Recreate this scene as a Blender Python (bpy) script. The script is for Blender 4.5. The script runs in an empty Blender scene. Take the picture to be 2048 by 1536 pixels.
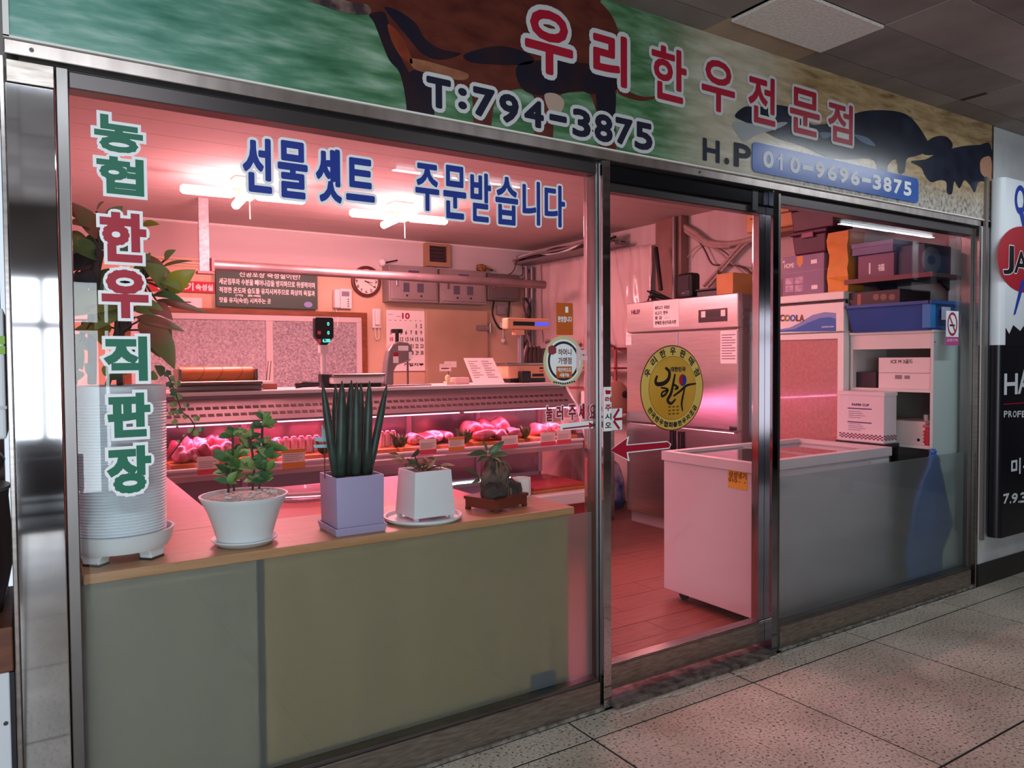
import bpy, bmesh, math, random
from mathutils import Vector, Matrix
random.seed(7)
S = bpy.context.scene
COL = S.collection
# ------------------------------------------------------------------ camera
CF, CYAW, CPITCH, CROLL, CD, CH = 1507.94, 0.571349, 0.031784, -0.0067554, 2.4701, 1.5
_fw = Vector((math.sin(CYAW)*math.cos(CPITCH), math.cos(CYAW)*math.cos(CPITCH), -math.sin(CPITCH)))
_r0 = Vector((math.cos(CYAW), -math.sin(CYAW), 0)); _u0 = _r0.cross(_fw)
_rt = _r0*math.cos(CROLL) + _u0*math.sin(CROLL); _up = _u0*math.cos(CROLL) - _r0*math.sin(CROLL)
CO = Vector((0, -CD, CH))
cam = bpy.data.cameras.new('camera'); camo = bpy.data.objects.new('camera', cam); COL.objects.link(camo)
camo.matrix_world = Matrix(((_rt.x, _up.x, -_fw.x, CO.x), (_rt.y, _up.y, -_fw.y, CO.y), (_rt.z, _up.z, -_fw.z, CO.z), (0, 0, 0, 1)))
cam.sensor_width = 36; cam.lens = CF/2048*36; cam.clip_start = .05; cam.clip_end = 100
S.camera = camo
# measured photo points -> real places on a known plane
def _ray(u, v): return _fw + _rt*((u-1024)/CF) - _up*((v-768)/CF)
def A(u, v, y=0.): d = _ray(u, v); return CO + d*((y-CO.y)/d.y)
def X(u, v, x): d = _ray(u, v); return CO + d*((x-CO.x)/d.x)
def Z(u, v, z): d = _ray(u, v); return CO + d*((z-CO.z)/d.z)
# ------------------------------------------------------------------ world, light, exposure
S.view_settings.view_transform = 'Standard'; S.view_settings.look = 'None'
S.view_settings.gamma = 1; S.view_settings.use_curve_mapping = False
S.view_settings.exposure = 0.0
w = bpy.data.worlds.new('world'); S.world = w; w.use_nodes = True
w.node_tree.nodes['Background'].inputs[0].default_value = (.75, .86, 1, 1)
w.node_tree.nodes['Background'].inputs[1].default_value = 1.0
def area(name, loc, rot, sx, sy, power, col, spread=180):
    l = bpy.data.lights.new(name, 'AREA'); l.shape = 'RECTANGLE'; l.size = sx; l.size_y = sy; l.energy = power; l.color = col
    l.spread = math.radians(spread)
    o = bpy.data.objects.new(name, l); COL.objects.link(o); o.location = loc; o.rotation_euler = rot; return o
# daylight coming in through the glazed side across the passage
area('daylight', (-2.4, -6.05, 1.25), (math.radians(90), 0, 0), 6.2, 2.1, 260, (.86, .94, 1))
# ------------------------------------------------------------------ materials
def lin(h):
    h = h.lstrip('#'); c = [int(h[i:i+2], 16)/255 for i in (0, 2, 4)]
    return tuple(x/12.92 if x <= .04045 else ((x+.055)/1.055)**2.4 for x in c)
MATS = {}
def mat(name, col, rough=.5, metal=0., col2=None, scale=6., stretch=(1, 1, 1), bump=0., bscale=80., contrast=.5, emit=0., spec=.5, alpha=1., trans=0., ior=1.45, coat=0., sss=0., aniso=0.):
    if name in MATS: return MATS[name]
    m = bpy.data.materials.new(name); m.use_nodes = True; nt = m.node_tree; b = nt.nodes['Principled BSDF']
    c = lin(col)+(1,) if isinstance(col, str) else tuple(col)+(1,)
    b.inputs['Base Color'].default_value = c; b.inputs['Roughness'].default_value = rough; b.inputs['Metallic'].default_value = metal
    b.inputs['Specular IOR Level'].default_value = spec; b.inputs['Transmission Weight'].default_value = trans; b.inputs['IOR'].default_value = ior
    b.inputs['Coat Weight'].default_value = coat; b.inputs['Alpha'].default_value = alpha
    if sss: b.inputs['Subsurface Weight'].default_value = sss; b.inputs['Subsurface Radius'].default_value = (.02, .008, .006)
    if emit: b.inputs['Emission Color'].default_value = c; b.inputs['Emission Strength'].default_value = emit
    if col2 or bump:
        tc = nt.nodes.new('ShaderNodeTexCoord'); mp = nt.nodes.new('ShaderNodeMapping'); mp.inputs['Scale'].default_value = stretch
        nt.links.new(tc.outputs['Object'], mp.inputs['Vector'])
    if col2:
        n = nt.nodes.new('ShaderNodeTexNoise'); n.inputs['Scale'].default_value = scale; n.inputs['Detail'].default_value = 6
        nt.links.new(mp.outputs[0], n.inputs['Vector'])
        r = nt.nodes.new('ShaderNodeValToRGB'); h = contrast/2
        r.color_ramp.elements[0].position = .5-h*.5; r.color_ramp.elements[1].position = .5+h*.5
        r.color_ramp.elements[0].color = c; r.color_ramp.elements[1].color = lin(col2)+(1,)
        nt.links.new(n.outputs['Fac'], r.inputs[0]); nt.links.new(r.outputs[0], b.inputs['Base Color'])
    if bump:
        n2 = nt.nodes.new('ShaderNodeTexNoise'); n2.inputs['Scale'].default_value = bscale; n2.inputs['Detail'].default_value = 4
        nt.links.new(mp.outputs[0], n2.inputs['Vector'])
        bp = nt.nodes.new('ShaderNodeBump'); bp.inputs['Strength'].default_value = bump; bp.inputs['Distance'].default_value = .01
        nt.links.new(n2.outputs['Fac'], bp.inputs['Height']); nt.links.new(bp.outputs[0], b.inputs['Normal'])
    if aniso:
        tg = nt.nodes.new('ShaderNodeTangent'); tg.direction_type = 'RADIAL'; tg.axis = 'Z'; nt.links.new(tg.outputs[0], b.inputs['Tangent'])
        b.inputs['Anisotropic'].default_value = abs(aniso); b.inputs['Anisotropic Rotation'].default_value = 0. if aniso > 0 else .25
    MATS[name] = m; return m
def glass_mat(name, tint=(1, 1, 1), ior=1.45, boost=1., rough=0.):
    m = bpy.data.materials.new(name); m.use_nodes = True; nt = m.node_tree; nt.nodes.clear()
    out = nt.nodes.new('ShaderNodeOutputMaterial'); mix = nt.nodes.new('ShaderNodeMixShader'); t = nt.nodes.new('ShaderNodeBsdfTransparent')
    g = nt.nodes.new('ShaderNodeBsdfGlossy'); f = nt.nodes.new('ShaderNodeLayerWeight'); f.inputs[0].default_value = .5
    t.inputs[0].default_value = tuple(tint)+(1,); g.inputs['Roughness'].default_value = rough
    pw = nt.nodes.new('ShaderNodeMath'); pw.operation = 'POWER'; pw.inputs[1].default_value = 5; nt.links.new(f.outputs['Facing'], pw.inputs[0])
    mu = nt.nodes.new('ShaderNodeMath'); mu.operation = 'MULTIPLY_ADD'; mu.inputs[1].default_value = .96*boost; mu.inputs[2].default_value = .035*boost; mu.use_clamp = True
    nt.links.new(pw.outputs[0], mu.inputs[0]); nt.links.new(mu.outputs[0], mix.inputs[0])
    nt.links.new(t.outputs[0], mix.inputs[1]); nt.links.new(g.outputs[0], mix.inputs[2]); nt.links.new(mix.outputs[0], out.inputs[0])
    MATS[name] = m; return m
def film_mat(name):
    m = bpy.data.materials.new(name); m.use_nodes = True; nt = m.node_tree; nt.nodes.clear()
    out = nt.nodes.new('ShaderNodeOutputMaterial'); t = nt.nodes.new('ShaderNodeBsdfTransparent'); t.inputs[0].default_value = (.93, .95, .95, 1)
    rf = nt.nodes.new('ShaderNodeBsdfRefraction'); rf.inputs['IOR'].default_value = 1.12; rf.inputs['Roughness'].default_value = .75; rf.inputs[0].default_value = (.93, .95, .95, 1)
    d = nt.nodes.new('ShaderNodeBsdfDiffuse'); d.inputs[0].default_value = (.43, .45, .44, 1)
    a = nt.nodes.new('ShaderNodeMixShader'); a.inputs[0].default_value = .55
    b = nt.nodes.new('ShaderNodeMixShader'); b.inputs[0].default_value = .12
    nt.links.new(t.outputs[0], a.inputs[1]); nt.links.new(rf.outputs[0], a.inputs[2]); nt.links.new(a.outputs[0], b.inputs[1]); nt.links.new(d.outputs[0], b.inputs[2])
    nt.links.new(b.outputs[0], out.inputs[0]); MATS[name] = m; return m
GLASS = glass_mat('window_glass', (.96, .98, .98))
CASEGLASS = glass_mat('case_glass', (.97, .96, .97), 1.4)
FILM = film_mat('frosted_film')
STEEL = mat('stainless', '#a39c99', .24, 1, col2='#8d8683', scale=5, stretch=(1, 1, 14), contrast=.9)
STEELH = mat('stainless_dirty', '#bbb2ac', .36, 1, col2='#8f847c', scale=7, stretch=(2, 1, 12), contrast=.9)
MIRROR = mat('polished_steel', '#c4c4c8', .045, 1)
DARKFRAME = mat('dark_frame', '#4b4648', .35, .6)
BLACK = mat('black_plastic', '#17161a', .4)
WHITE = mat('white_paint', '#e9e7e2', .45)
WPLAST = mat('white_plastic', '#eeeeec', .35)
PAPER = mat('paper', '#f4f1ee', .8)
INK = mat('ink_dark', '#2a2426', .8)
REDV = mat('red_vinyl', '#a5102e', .45)
GREENV = mat('green_vinyl', '#00684f', .45)
BLUEV = mat('blue_vinyl', '#1d3590', .45)
WHITEV = mat('white_vinyl', '#eceff2', .45)
NAVYV = mat('navy_vinyl', '#14162e', .45)
GREYV = mat('light_grey_vinyl', '#c9cccd', .45)
# ------------------------------------------------------------------ geometry helpers: every one returns (verts, faces)
def gbox(x0, x1, y0, y1, z0, z1):
    if x1 < x0: x0, x1 = x1, x0
    if y1 < y0: y0, y1 = y1, y0
    if z1 < z0: z0, z1 = z1, z0
    v = [(x0, y0, z0), (x1, y0, z0), (x1, y1, z0), (x0, y1, z0), (x0, y0, z1), (x1, y0, z1), (x1, y1, z1), (x0, y1, z1)]
    return v, [(0, 3, 2, 1), (4, 5, 6, 7), (0, 1, 5, 4), (1, 2, 6, 5), (2, 3, 7, 6), (3, 0, 4, 7)]
def gmerge(*gs):
    V, F = [], []
    for v, f in gs:
        n = len(V); V += list(v); F += [tuple(i+n for i in q) for q in f]
    return V, F
def gtube(pts, r, n=8):
    pts = [Vector(q) for q in pts]; rs = r if isinstance(r, (list, tuple)) else [r]*len(pts); V, F = [], []
    t0 = (pts[1]-pts[0]).normalized(); a = t0.orthogonal().normalized()
    for i, q in enumerate(pts):
        t = (pts[min(i+1, len(pts)-1)]-pts[max(i-1, 0)]).normalized(); a = (a - t*a.dot(t))
        a = a.normalized() if a.length > 1e-6 else t.orthogonal().normalized(); b = t.cross(a)
        for k in range(n):
            g = 2*math.pi*k/n; V.append(tuple(q + (a*math.cos(g)+b*math.sin(g))*rs[i]))
    for i in range(len(pts)-1):
        for k in range(n):
            k2 = (k+1) % n; F.append((i*n+k, i*n+k2, (i+1)*n+k2, (i+1)*n+k))
    F.append(tuple(range(n-1, -1, -1))); F.append(tuple(range((len(pts)-1)*n, len(pts)*n)))
    return V, F
def spline(pts, k=6):
    P = [Vector(q) for q in pts]; out = []
    for i in range(len(P)-1):
        a = P[max(i-1, 0)]; b = P[i]; c = P[i+1]; d = P[min(i+2, len(P)-1)]
        for j in range(k):
            t = j/k; out.append(.5*((2*b)+(c-a)*t+(2*a-5*b+4*c-d)*t*t+(3*b-a-3*c+d)*t**3))
    out.append(P[-1]); return out
def glathe(prof, n=32, c=(0, 0, 0), cap=True):
    V, F = [], []; m = len(prof)
    for r, z in prof:
        for k in range(n):
            a = 2*math.pi*k/n; V.append((c[0]+r*math.cos(a), c[1]+r*math.sin(a), c[2]+z))
    for i in range(m-1):
        for k in range(n):
            k2 = (k+1) % n; F.append((i*n+k, i*n+k2, (i+1)*n+k2, (i+1)*n+k))
    if cap: F.append(tuple(range(n-1, -1, -1))); F.append(tuple(range((m-1)*n, m*n)))
    return V, F
def gprism(poly, d0, d1, f):
    """polygon [(a,b)] swept from d0 to d1; f(a,b,d)->xyz"""
    n = len(poly); V = [f(a, b, d0) for a, b in poly]+[f(a, b, d1) for a, b in poly]
    return V, [tuple(range(n)), tuple(range(2*n-1, n-1, -1))]+[(i, i+n, (i+1) % n+n, (i+1) % n) for i in range(n)]
def gcyl(c, r, h, axis='z', n=24):
    d = {'x': (h, 0, 0), 'y': (0, h, 0), 'z': (0, 0, h)}[axis]
    return gtube([c, (c[0]+d[0], c[1]+d[1], c[2]+d[2])], r, n)
def gsph(c, rx, ry, rz, n=12, m=8, jit=0., seed=0):
    rn = random.Random(seed); V = [(c[0], c[1], c[2]-rz)]; F = []
    for i in range(1, m):
        p = -math.pi/2+math.pi*i/m
        for k in range(n):
            a = 2*math.pi*k/n; j = 1+rn.uniform(-jit, jit)
            V.append((c[0]+rx*j*math.cos(p)*math.cos(a), c[1]+ry*j*math.cos(p)*math.sin(a), c[2]+rz*j*math.sin(p)))
    V.append((c[0], c[1], c[2]+rz))
    for k in range(n): F.append((0, 1+(k+1) % n, 1+k))
    for i in range(m-2):
        for k in range(n): F.append((1+i*n+k, 1+i*n+(k+1) % n, 1+(i+1)*n+(k+1) % n, 1+(i+1)*n+k))
    L = len(V)-1
    for k in range(n): F.append((L, 1+(m-2)*n+k, 1+(m-2)*n+(k+1) % n))
    return V, F
def glump(c, rx, ry, rz, seed=0, n=16, m=10, amp=.16):
    """an irregular lump: a sphere pushed in and out by a few smooth waves"""
    rn = random.Random(seed); W = [(Vector((rn.uniform(-3, 3), rn.uniform(-3, 3), rn.uniform(-3, 3))), rn.uniform(0, 6.28)) for _ in range(5)]
    V, F = gsph((0, 0, 0), 1, 1, 1, n, m); a0 = rn.uniform(0, 3.14); ca, sa = math.cos(a0), math.sin(a0); out = []
    for v in V:
        d = Vector(v); k = 1+amp*sum(math.sin(w_.dot(d)*1.3+p_) for w_, p_ in W)/1.6; x, y, z = d.x*k, d.y*k, d.z*k
        x, y = x*ca-y*sa, x*sa+y*ca; out.append((c[0]+x*rx, c[1]+y*ry, c[2]+max(z, -.93)*rz))
    return out, F
def gleaf(base, tip, width, nrm=(0, -1, .3), arch=.12, fold=.15, k=7, shape=1.):
    """a leaf blade with a midrib fold; two columns of quads each side of the midrib"""
    b = Vector(base); t = Vector(tip); ax = t-b; L = ax.length; ax.normalize(); n = Vector(nrm); n = (n-ax*n.dot(ax))
    n = n.normalized() if n.length > 1e-5 else ax.orthogonal().normalized(); s = ax.cross(n); V, F = [], []
    for i in range(k+1):
        f = i/k; wd = width*.5*(math.sin(math.pi*min(1, f**(.75*shape)))**.8 if 0 < f < 1 else .04)
        c = b+ax*(L*f)+n*(arch*L*math.sin(math.pi*f))
        V += [tuple(c+s*wd+n*(fold*wd)), tuple(c-n*.001), tuple(c-s*wd+n*(fold*wd))]
    for i in range(k):
        o = i*3; F += [(o, o+3, o+4, o+1), (o+1, o+4, o+5, o+2)]
    return V, F
# ------------------------------------------------------------------ objects
ROOTLOC = {}
def tag(o, label=None, cat=None, group=None, kind=None):
    if label: o['label'] = label
    if cat: o['category'] = cat
    if group: o['group'] = group
    if kind: o['kind'] = kind
    return o
def thing(name, label=None, cat=None, loc=(0, 0, 0), group=None, kind=None, rz=0., local=False):
    o = bpy.data.objects.new(name, None); COL.objects.link(o); o.location = loc; o.rotation_euler = (0, 0, rz); o.empty_display_size = .1
    ROOTLOC[o.name] = (0, 0, 0) if local else tuple(loc)
    return tag(o, label, cat, group, kind)
def ob(name, geo, m, parent=None, bevel=0., smooth=False, seg=2, label=None, cat=None, group=None, kind=None, solid=0.):
    v, f = geo; off = ROOTLOC.get(parent.name, (0, 0, 0)) if parent else (0, 0, 0)
    if parent is None:       # a thing of one mesh keeps its origin at the middle of its base
        xs = [q[0] for q in v]; ys = [q[1] for q in v]; zs = [q[2] for q in v]
        off = ((min(xs)+max(xs))/2, (min(ys)+max(ys))/2, min(zs))
    v = [(a-off[0], b-off[1], c-off[2]) for a, b, c in v]
    me = bpy.data.meshes.new(name); me.from_pydata(v, [], f)
    bm = bmesh.new(); bm.from_mesh(me); bmesh.ops.recalc_face_normals(bm, faces=bm.faces)
    if bevel > 0:
        ed = [e for e in bm.edges if len(e.link_faces) == 2 and e.calc_face_angle(0) > .5]
        if ed: bmesh.ops.bevel(bm, geom=ed, offset=bevel, segments=seg, affect='EDGES', profile=.5, clamp_overlap=True)
    bm.to_mesh(me); bm.free()
    if smooth:
        for q in me.polygons: q.use_smooth = True
        if bevel > 0 or smooth == 'auto':
            try: me.set_sharp_from_angle(angle=math.radians(40))
            except Exception: pass
    me.materials.append(m)
    o = bpy.data.objects.new(name, me); COL.objects.link(o)
    if parent: o.parent = parent; ROOTLOC[o.name] = ROOTLOC.get(parent.name, (0, 0, 0))
    else: o.location = off; ROOTLOC[o.name] = off
    if solid:
        md = o.modifiers.new('thick', 'SOLIDIFY'); md.thickness = solid; md.offset = 0
    return tag(o, label, cat, group, kind)
def inst(src, parent, dx=0, dy=0, dz=0, name=None):
    o = src.copy(); COL.objects.link(o); o.parent = parent; o.location = Vector(src.location)+Vector((dx, dy, dz)); return o
# ------------------------------------------------------------------ lettering (flat print and cut vinyl)
_GC = {}
_gc = bpy.data.curves.new('glyph_curve', 'FONT'); _gc.size = 1; _gc.resolution_u = 3; _GCUR = bpy.data.objects.new('glyph_curve', _gc)   # never linked: only a source of letter shapes
def glyph(s):
    if s in _GC: return _GC[s]
    c = _GCUR.data; c.body = s; me = bpy.data.meshes.new_from_object(_GCUR)
    V = [(v.co.x, v.co.y) for v in me.vertices]; F = [tuple(q.vertices) for q in me.polygons]; cnt = {}
    for f in F:
        for i in range(len(f)):
            e = tuple(sorted((f[i], f[(i+1) % len(f)]))); cnt[e] = cnt.get(e, 0)+1
    E = [e for e, k in cnt.items() if k == 1]
    bpy.data.meshes.remove(me)
    _GC[s] = (V, F, E); return _GC[s]
def gtext(s, box, f, d=.0006, bold=0., stroke=0., round_=True, square=False):
    """text s stretched into box=(a0,a1,b0,b1); f(a,b,d)->xyz; bold/stroke widen the strokes by that much"""
    if s == '1':      # a bare upright figure keeps its own slender width
        c_ = (box[0]+box[1])/2; w_ = min(box[1]-box[0], (box[3]-box[2])*.13)/2; box = (c_-w_, c_+w_, box[2], box[3])
    V, F, E = glyph(s); xs = [q[0] for q in V]; ys = [q[1] for q in V]; x0, x1, y0, y1 = min(xs), max(xs), min(ys), max(ys)
    sx = (box[1]-box[0])/max(x1-x0, 1e-6); sy = (box[3]-box[2])/max(y1-y0, 1e-6)
    P = [(box[0]+(x-x0)*sx, box[2]+(y-y0)*sy) for x, y in V]
    VV = [f(a, b, d) for a, b in P]; FF = list(F); wd = bold+stroke; rn = random.Random(5)
    if wd > 0:
        for i, j in E:
            a = Vector(P[i]); b = Vector(P[j]); t = b-a
            if t.length < 1e-7: continue
            ln = t.length; t.normalize(); n = Vector((-t.y, t.x))*wd; k = len(VV)
            if square and ln > 1.2*wd: a = a-t*wd; b = b+t*wd
            dd = d+rn.random()*.0006
            for q in (a+n, b+n, b-n, a-n): VV.append(f(q.x, q.y, dd))
            FF.append((k, k+1, k+2, k+3))
        if round_:
            for i in ({i for e in E for i in e} if not square else {i for e in E for i in e if (Vector(P[e[0]])-Vector(P[e[1]])).length <= 1.2*wd}):
                k = len(VV); dd = d+rn.random()*.0006
                for h in range(8):
                    g = math.pi*(h+.5)/4; VV.append(f(P[i][0]+wd*math.cos(g), P[i][1]+wd*math.sin(g), dd))
                FF.append(tuple(range(k, k+8)))
    return VV, FF
def fY(y): return lambda a, b, d: (a, y-d, b)            # a plane facing the passage
def fX(x): return lambda a, b, d: (x-d, -a, b)           # a plane facing left (reads from the back to the front)
def letters(parent, chars, boxes, f, m, mo=None, bold=0., stroke=0., d=.0008, square=False):
    for ch, bx in zip(chars, boxes):
        if mo:
            o = ob('letter_outline', gtext(ch, bx, f, d, bold, stroke, True, square), mo, parent); ob('letter', gtext(ch, bx, f, d+.0008, bold, 0, True, square), m, o)
        else: ob('letter', gtext(ch, bx, f, d, bold), m, parent)
def printed(parent, rows, f, m, d=.0008, bold=0., name='print'):
    """rows of small lettering [(text, a0, a1, b0, b1)] as one flat print"""
    return ob(name, gmerge(*[gtext(t, (a0, a1, b0, b1), f, d, bold, 0, False) for t, a0, a1, b0, b1 in rows]), m, parent, kind='stuff')
def bars(parent, rows, f, m, d=.0008, name='print'):
    g = []
    for a0, a1, b0, b1 in rows: g.append(([f(a0, b0, d), f(a1, b0, d), f(a1, b1, d), f(a0, b1, d)], [(0, 1, 2, 3)]))
    return ob(name, gmerge(*g), m, parent, kind='stuff')
def flat(name, poly, f, m, parent, d=.0008, **k):
    n = len(poly); return ob(name, ([f(a, b, d) for a, b in poly], [tuple(range(n))]), m, parent, **k)
def pxbox(u0, v0, u1, v1, y):
    """(a0,a1,b0,b1) on the plane y for an upright patch whose photo corners are u0,v0 (top left) and u1,v1 (bottom right)"""
    um, vm = (u0+u1)/2, (v0+v1)/2
    return A(u0, vm, y).x, A(u1, vm, y).x, A(um, v1, y).z, A(um, v0, y).z
def pxboxX(u0, v0, u1, v1, x):
    um, vm = (u0+u1)/2, (v0+v1)/2
    return -X(u0, vm, x).y, -X(u1, vm, x).y, X(um, v1, x).z, X(um, v0, x).z
# ------------------------------------------------------------------ the setting
XL, XR, YB, ZC, ZK = 0.03, 5.30, 5.33, 2.85, 3.0
def terrazzo():
    m = bpy.data.materials.new('granite_slab'); m.use_nodes = True; nt = m.node_tree; b = nt.nodes['Principled BSDF']; b.inputs['Roughness'].default_value = .42
    tc = nt.nodes.new('ShaderNodeTexCoord'); oi = nt.nodes.new('ShaderNodeNewGeometry')
    n1 = nt.nodes.new('ShaderNodeTexNoise'); n1.inputs['Scale'].default_value = 80; n1.inputs['Detail'].default_value = 3
    n2 = nt.nodes.new('ShaderNodeTexNoise'); n2.inputs['Scale'].default_value = 2.2; n2.inputs['Detail'].default_value = 5
    for n in (n1, n2): nt.links.new(oi.outputs['Position'], n.inputs['Vector'])
    r1 = nt.nodes.new('ShaderNodeValToRGB'); e = r1.color_ramp.elements
    e[0].position = .34; e[0].color = lin('#4b453f')+(1,); e[1].position = .42; e[1].color = lin('#b3a99b')+(1,)
    x = e.new(.62); x.color = lin('#c0b7a9')+(1,); x = e.new(.7); x.color = lin('#cfc8bd')+(1,)
    r2 = nt.nodes.new('ShaderNodeValToRGB'); e = r2.color_ramp.elements; e[0].position = .3; e[0].color = (.62, .6, .57, 1); e[1].position = .65; e[1].color = (1, 1, 1, 1)
    mx = nt.nodes.new('ShaderNodeMix'); mx.data_type = 'RGBA'; mx.blend_type = 'MULTIPLY'; mx.inputs[0].default_value = 1
    nt.links.new(n1.outputs['Fac'], r1.inputs[0]); nt.links.new(n2.outputs['Fac'], r2.inputs[0])
    nt.links.new(r1.outputs[0], mx.inputs[6]); nt.links.new(r2.outputs[0], mx.inputs[7]); nt.links.new(mx.outputs[2], b.inputs['Base Color'])
    return m
SLAB = terrazzo()
GROUT = mat('grout', '#1a1613', .95)
fl = ob('floor', gbox(-6, 11.5, -6.2, 0.0, -.12, -.0028), GROUT, kind='structure')
xs = [-.985+.945*i for i in range(11)]
rows = [(-.005, -.17), (-.17, -1.03), (-1.03, -1.89), (-1.89, -2.75), (-2.75, -3.61), (-3.61, -4.47), (-4.47, -5.33), (-5.33, -6.19)]
for j, (ya, yb) in enumerate(rows):
    for i in range(10):
        o_ = 0.0
        x0, x1 = xs[i]+o_, xs[i+1]+o_
        dz = random.uniform(-.0006, .0006)
        ob('slab', gbox(x0+.005, x1-.005, yb+.005, ya-.005, -.02, dz), SLAB, fl, bevel=.001, seg=1)
# passage ceiling: panels under a dark void
CT = [mat('ceiling_tile_grey', '#8f8581', .8, col2='#7d736f', scale=3, bump=.15, bscale=150), mat('ceiling_tile_pale', '#9f9590', .8, col2='#8c827d', scale=2.5, bump=.15, bscale=150)]
CTW = mat('ceiling_tile_white', '#efe9e3', .8, col2='#e3dbd4', scale=60, bump=.6, bscale=90)
CTT = mat('ceiling_tile_tan', '#b39c86', .8, col2='#a58d78', scale=3)
ce = ob('ceiling', gbox(-6, 11.5, -6.2, .2, 3.02, 3.1), mat('void', '#1c1917', .9), kind='structure')
cx = [-3.305+.66*i for i in range(20)]
for i in range(4, 19):
    a, b = cx[i], cx[i+1]
    ob('ceiling_tile', gbox(a+.002, b-.002, -.146, -.002, 3.0, 3.014), CTT if abs(a-2.635) < .4 else CT[i % 2], ce)
    for j in range(18):
        y1 = -.15-.33*j; y0 = y1-.33
        white = (abs(a-2.635) < .01 and j == 0)
        g0 = .02 if white else .002
        m = CTW if white else (CT[1] if abs(a-1.975) < .01 and j == 0 else CT[random.random() < .4])
        dz = -.012 if white else random.uniform(-.003, .003)
        ob('ceiling_tile', gbox(a+g0, b-.002, y0+.002, y1-.002, 3.0+dz, 3.014+dz), m, ce, bevel=.002 if white else 0, seg=1)
ob('ceiling_crack', gbox(4.6, 4.64, -.29, -.155, 2.996, 3.0), BLACK, ce)
# walls of the passage
WP = mat('wall_plaster_white', '#cfd2d4', .6, col2='#bfc2c5', scale=4, bump=.1)
WD = mat('wall_dull', '#a39d99', .8, col2='#938c88', scale=2)
wr = ob('wall_front', gmerge(gbox(5.185, 11.5, .0, .2, 0, 3.0)), WP, kind='structure')
ob('baseboard_front', gbox(5.185, 11.5, -.012, .0, 0, .145), mat('black_base', '#1b191c', .35), kind='structure', bevel=.002)
wo = thing('wall_opposite', kind='structure')
for nm, g in (('wall_piece', gbox(-6, -5.5, -6.2, -6.1, 0, 3.0)), ('wall_piece', gbox(.7, 11.5, -6.2, -6.1, 0, 3.0)), ('wall_piece', gbox(-5.5, .7, -6.2, -6.1, 2.3, 3.0)), ('wall_piece', gbox(-5.5, .7, -6.2, -6.1, 0, .2))):
    ob(nm, g, WD, wo)
for xm in (-5.5, -3.9, -2.4, -.9, .1, .6): ob('mullion', gbox(xm, xm+.06, -6.0, -5.95, .2, 2.3), STEEL, wo)
ob('transom', gbox(-5.5, .7, -6.0, -5.95, 1.82, 1.9), STEEL, wo)
ob('wall_end', gbox(11.4, 11.5, -6.2, .2, 0, 3.0), WD, kind='structure')
ob('wall_start', gbox(-6.1, -6.0, -6.2, .2, 0, 3.0), WD, kind='structure')
wn = ob('wall_neighbour', gbox(-6, -.7, .3, .4, 0, 3.0), WD, kind='structure')
# passage lamp fixtures (out of frame, their glow lies on the signboard and the slabs)
def tube_lamp(x, y, L, pw, label):
    t = thing('tube_lamp', label, 'lamp', (x, y, 2.99), group='passage ceiling lamps')
    ob('lamp_body', gbox(x-L/2, x+L/2, y-.06, y+.06, 2.95, 2.986), WHITE, t, bevel=.006)
    ob('lamp_tube', gcyl((x-L/2+.03, y, 2.925), .016, L-.06, 'x', 12), mat('cool_tube', (.82, .92, 1), emit=6), t, smooth=True)
    a = area('lamp_light', (0, 0, -.085), (0, 0, 0), L, .05, pw, (.86, .94, 1)); a.parent = t
tube_lamp(4.9, -.92, 1.45, 15, 'cool white tube lamp under the passage ceiling by the hair salon sign')
tube_lamp(.0, -1.97, 1.2, 30, 'cool white tube lamp over the passage near the left of the shop front')  # unseen lamp, added to lift the ambient light on the left
tube_lamp(2.9, -2.6, 1.2, 8, 'cool white tube lamp over the middle of the passage')  # another unseen lamp, put in for ambient light in the passage
tube_lamp(8.1, -2.25, 1.8, 14, 'long tube lamp at the far right end of the passage')
# ------------------------------------------------------------------ the shop room
PINKW = mat('shop_wall_white', '#d8d2d2', .6, col2='#cfc8c8', scale=2, stretch=(.3, 1, 3))
PEACH = mat('shop_wall_peach', '#ddc0a6', .6, col2='#d3b498', scale=3)
SHOPF = mat('floor_grain', '#8a4f42', .4, col2='#6d3a30', scale=5, stretch=(1.2, 14, 1), contrast=.8)
sf = ob('floor_shop', gbox(-.02, 5.5, .02, 5.5, -.12, -.004), GROUT, kind='structure')
for j in range(20):
    y0 = .12+.2*j
    for i in range(-1, 5):
        x0 = 1.15+.9*i+(.45 if j % 2 else 0)
        if x0 > 5.2 or x0 < .1: continue
        ob('floor_plank', gbox(x0+.0015, min(x0+.9, 5.29)-.0015, y0+.0015, y0+.2-.0015, -.02, random.uniform(-.0008, .0004)), SHOPF, sf)
cs = ob('ceiling_shop', gbox(-.1, 5.5, .1, 5.5, ZC+.012, ZC+.1), mat('ceiling_gap', '#6d5a58', .8), kind='structure')
CB = mat('ceiling_board', '#c4b5b2', .85, col2='#bfb1ad', scale=1.5)
for j in range(18): ob('ceiling_board', gbox(XL, XR, .1+.295*j+.002, .1+.295*(j+1)-.002, ZC, ZC+.02), CB, cs)
wb = ob('wall_back', gbox(-.1, 5.5, YB, YB+.1, 0, 2.86), PEACH, kind='structure')
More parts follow.
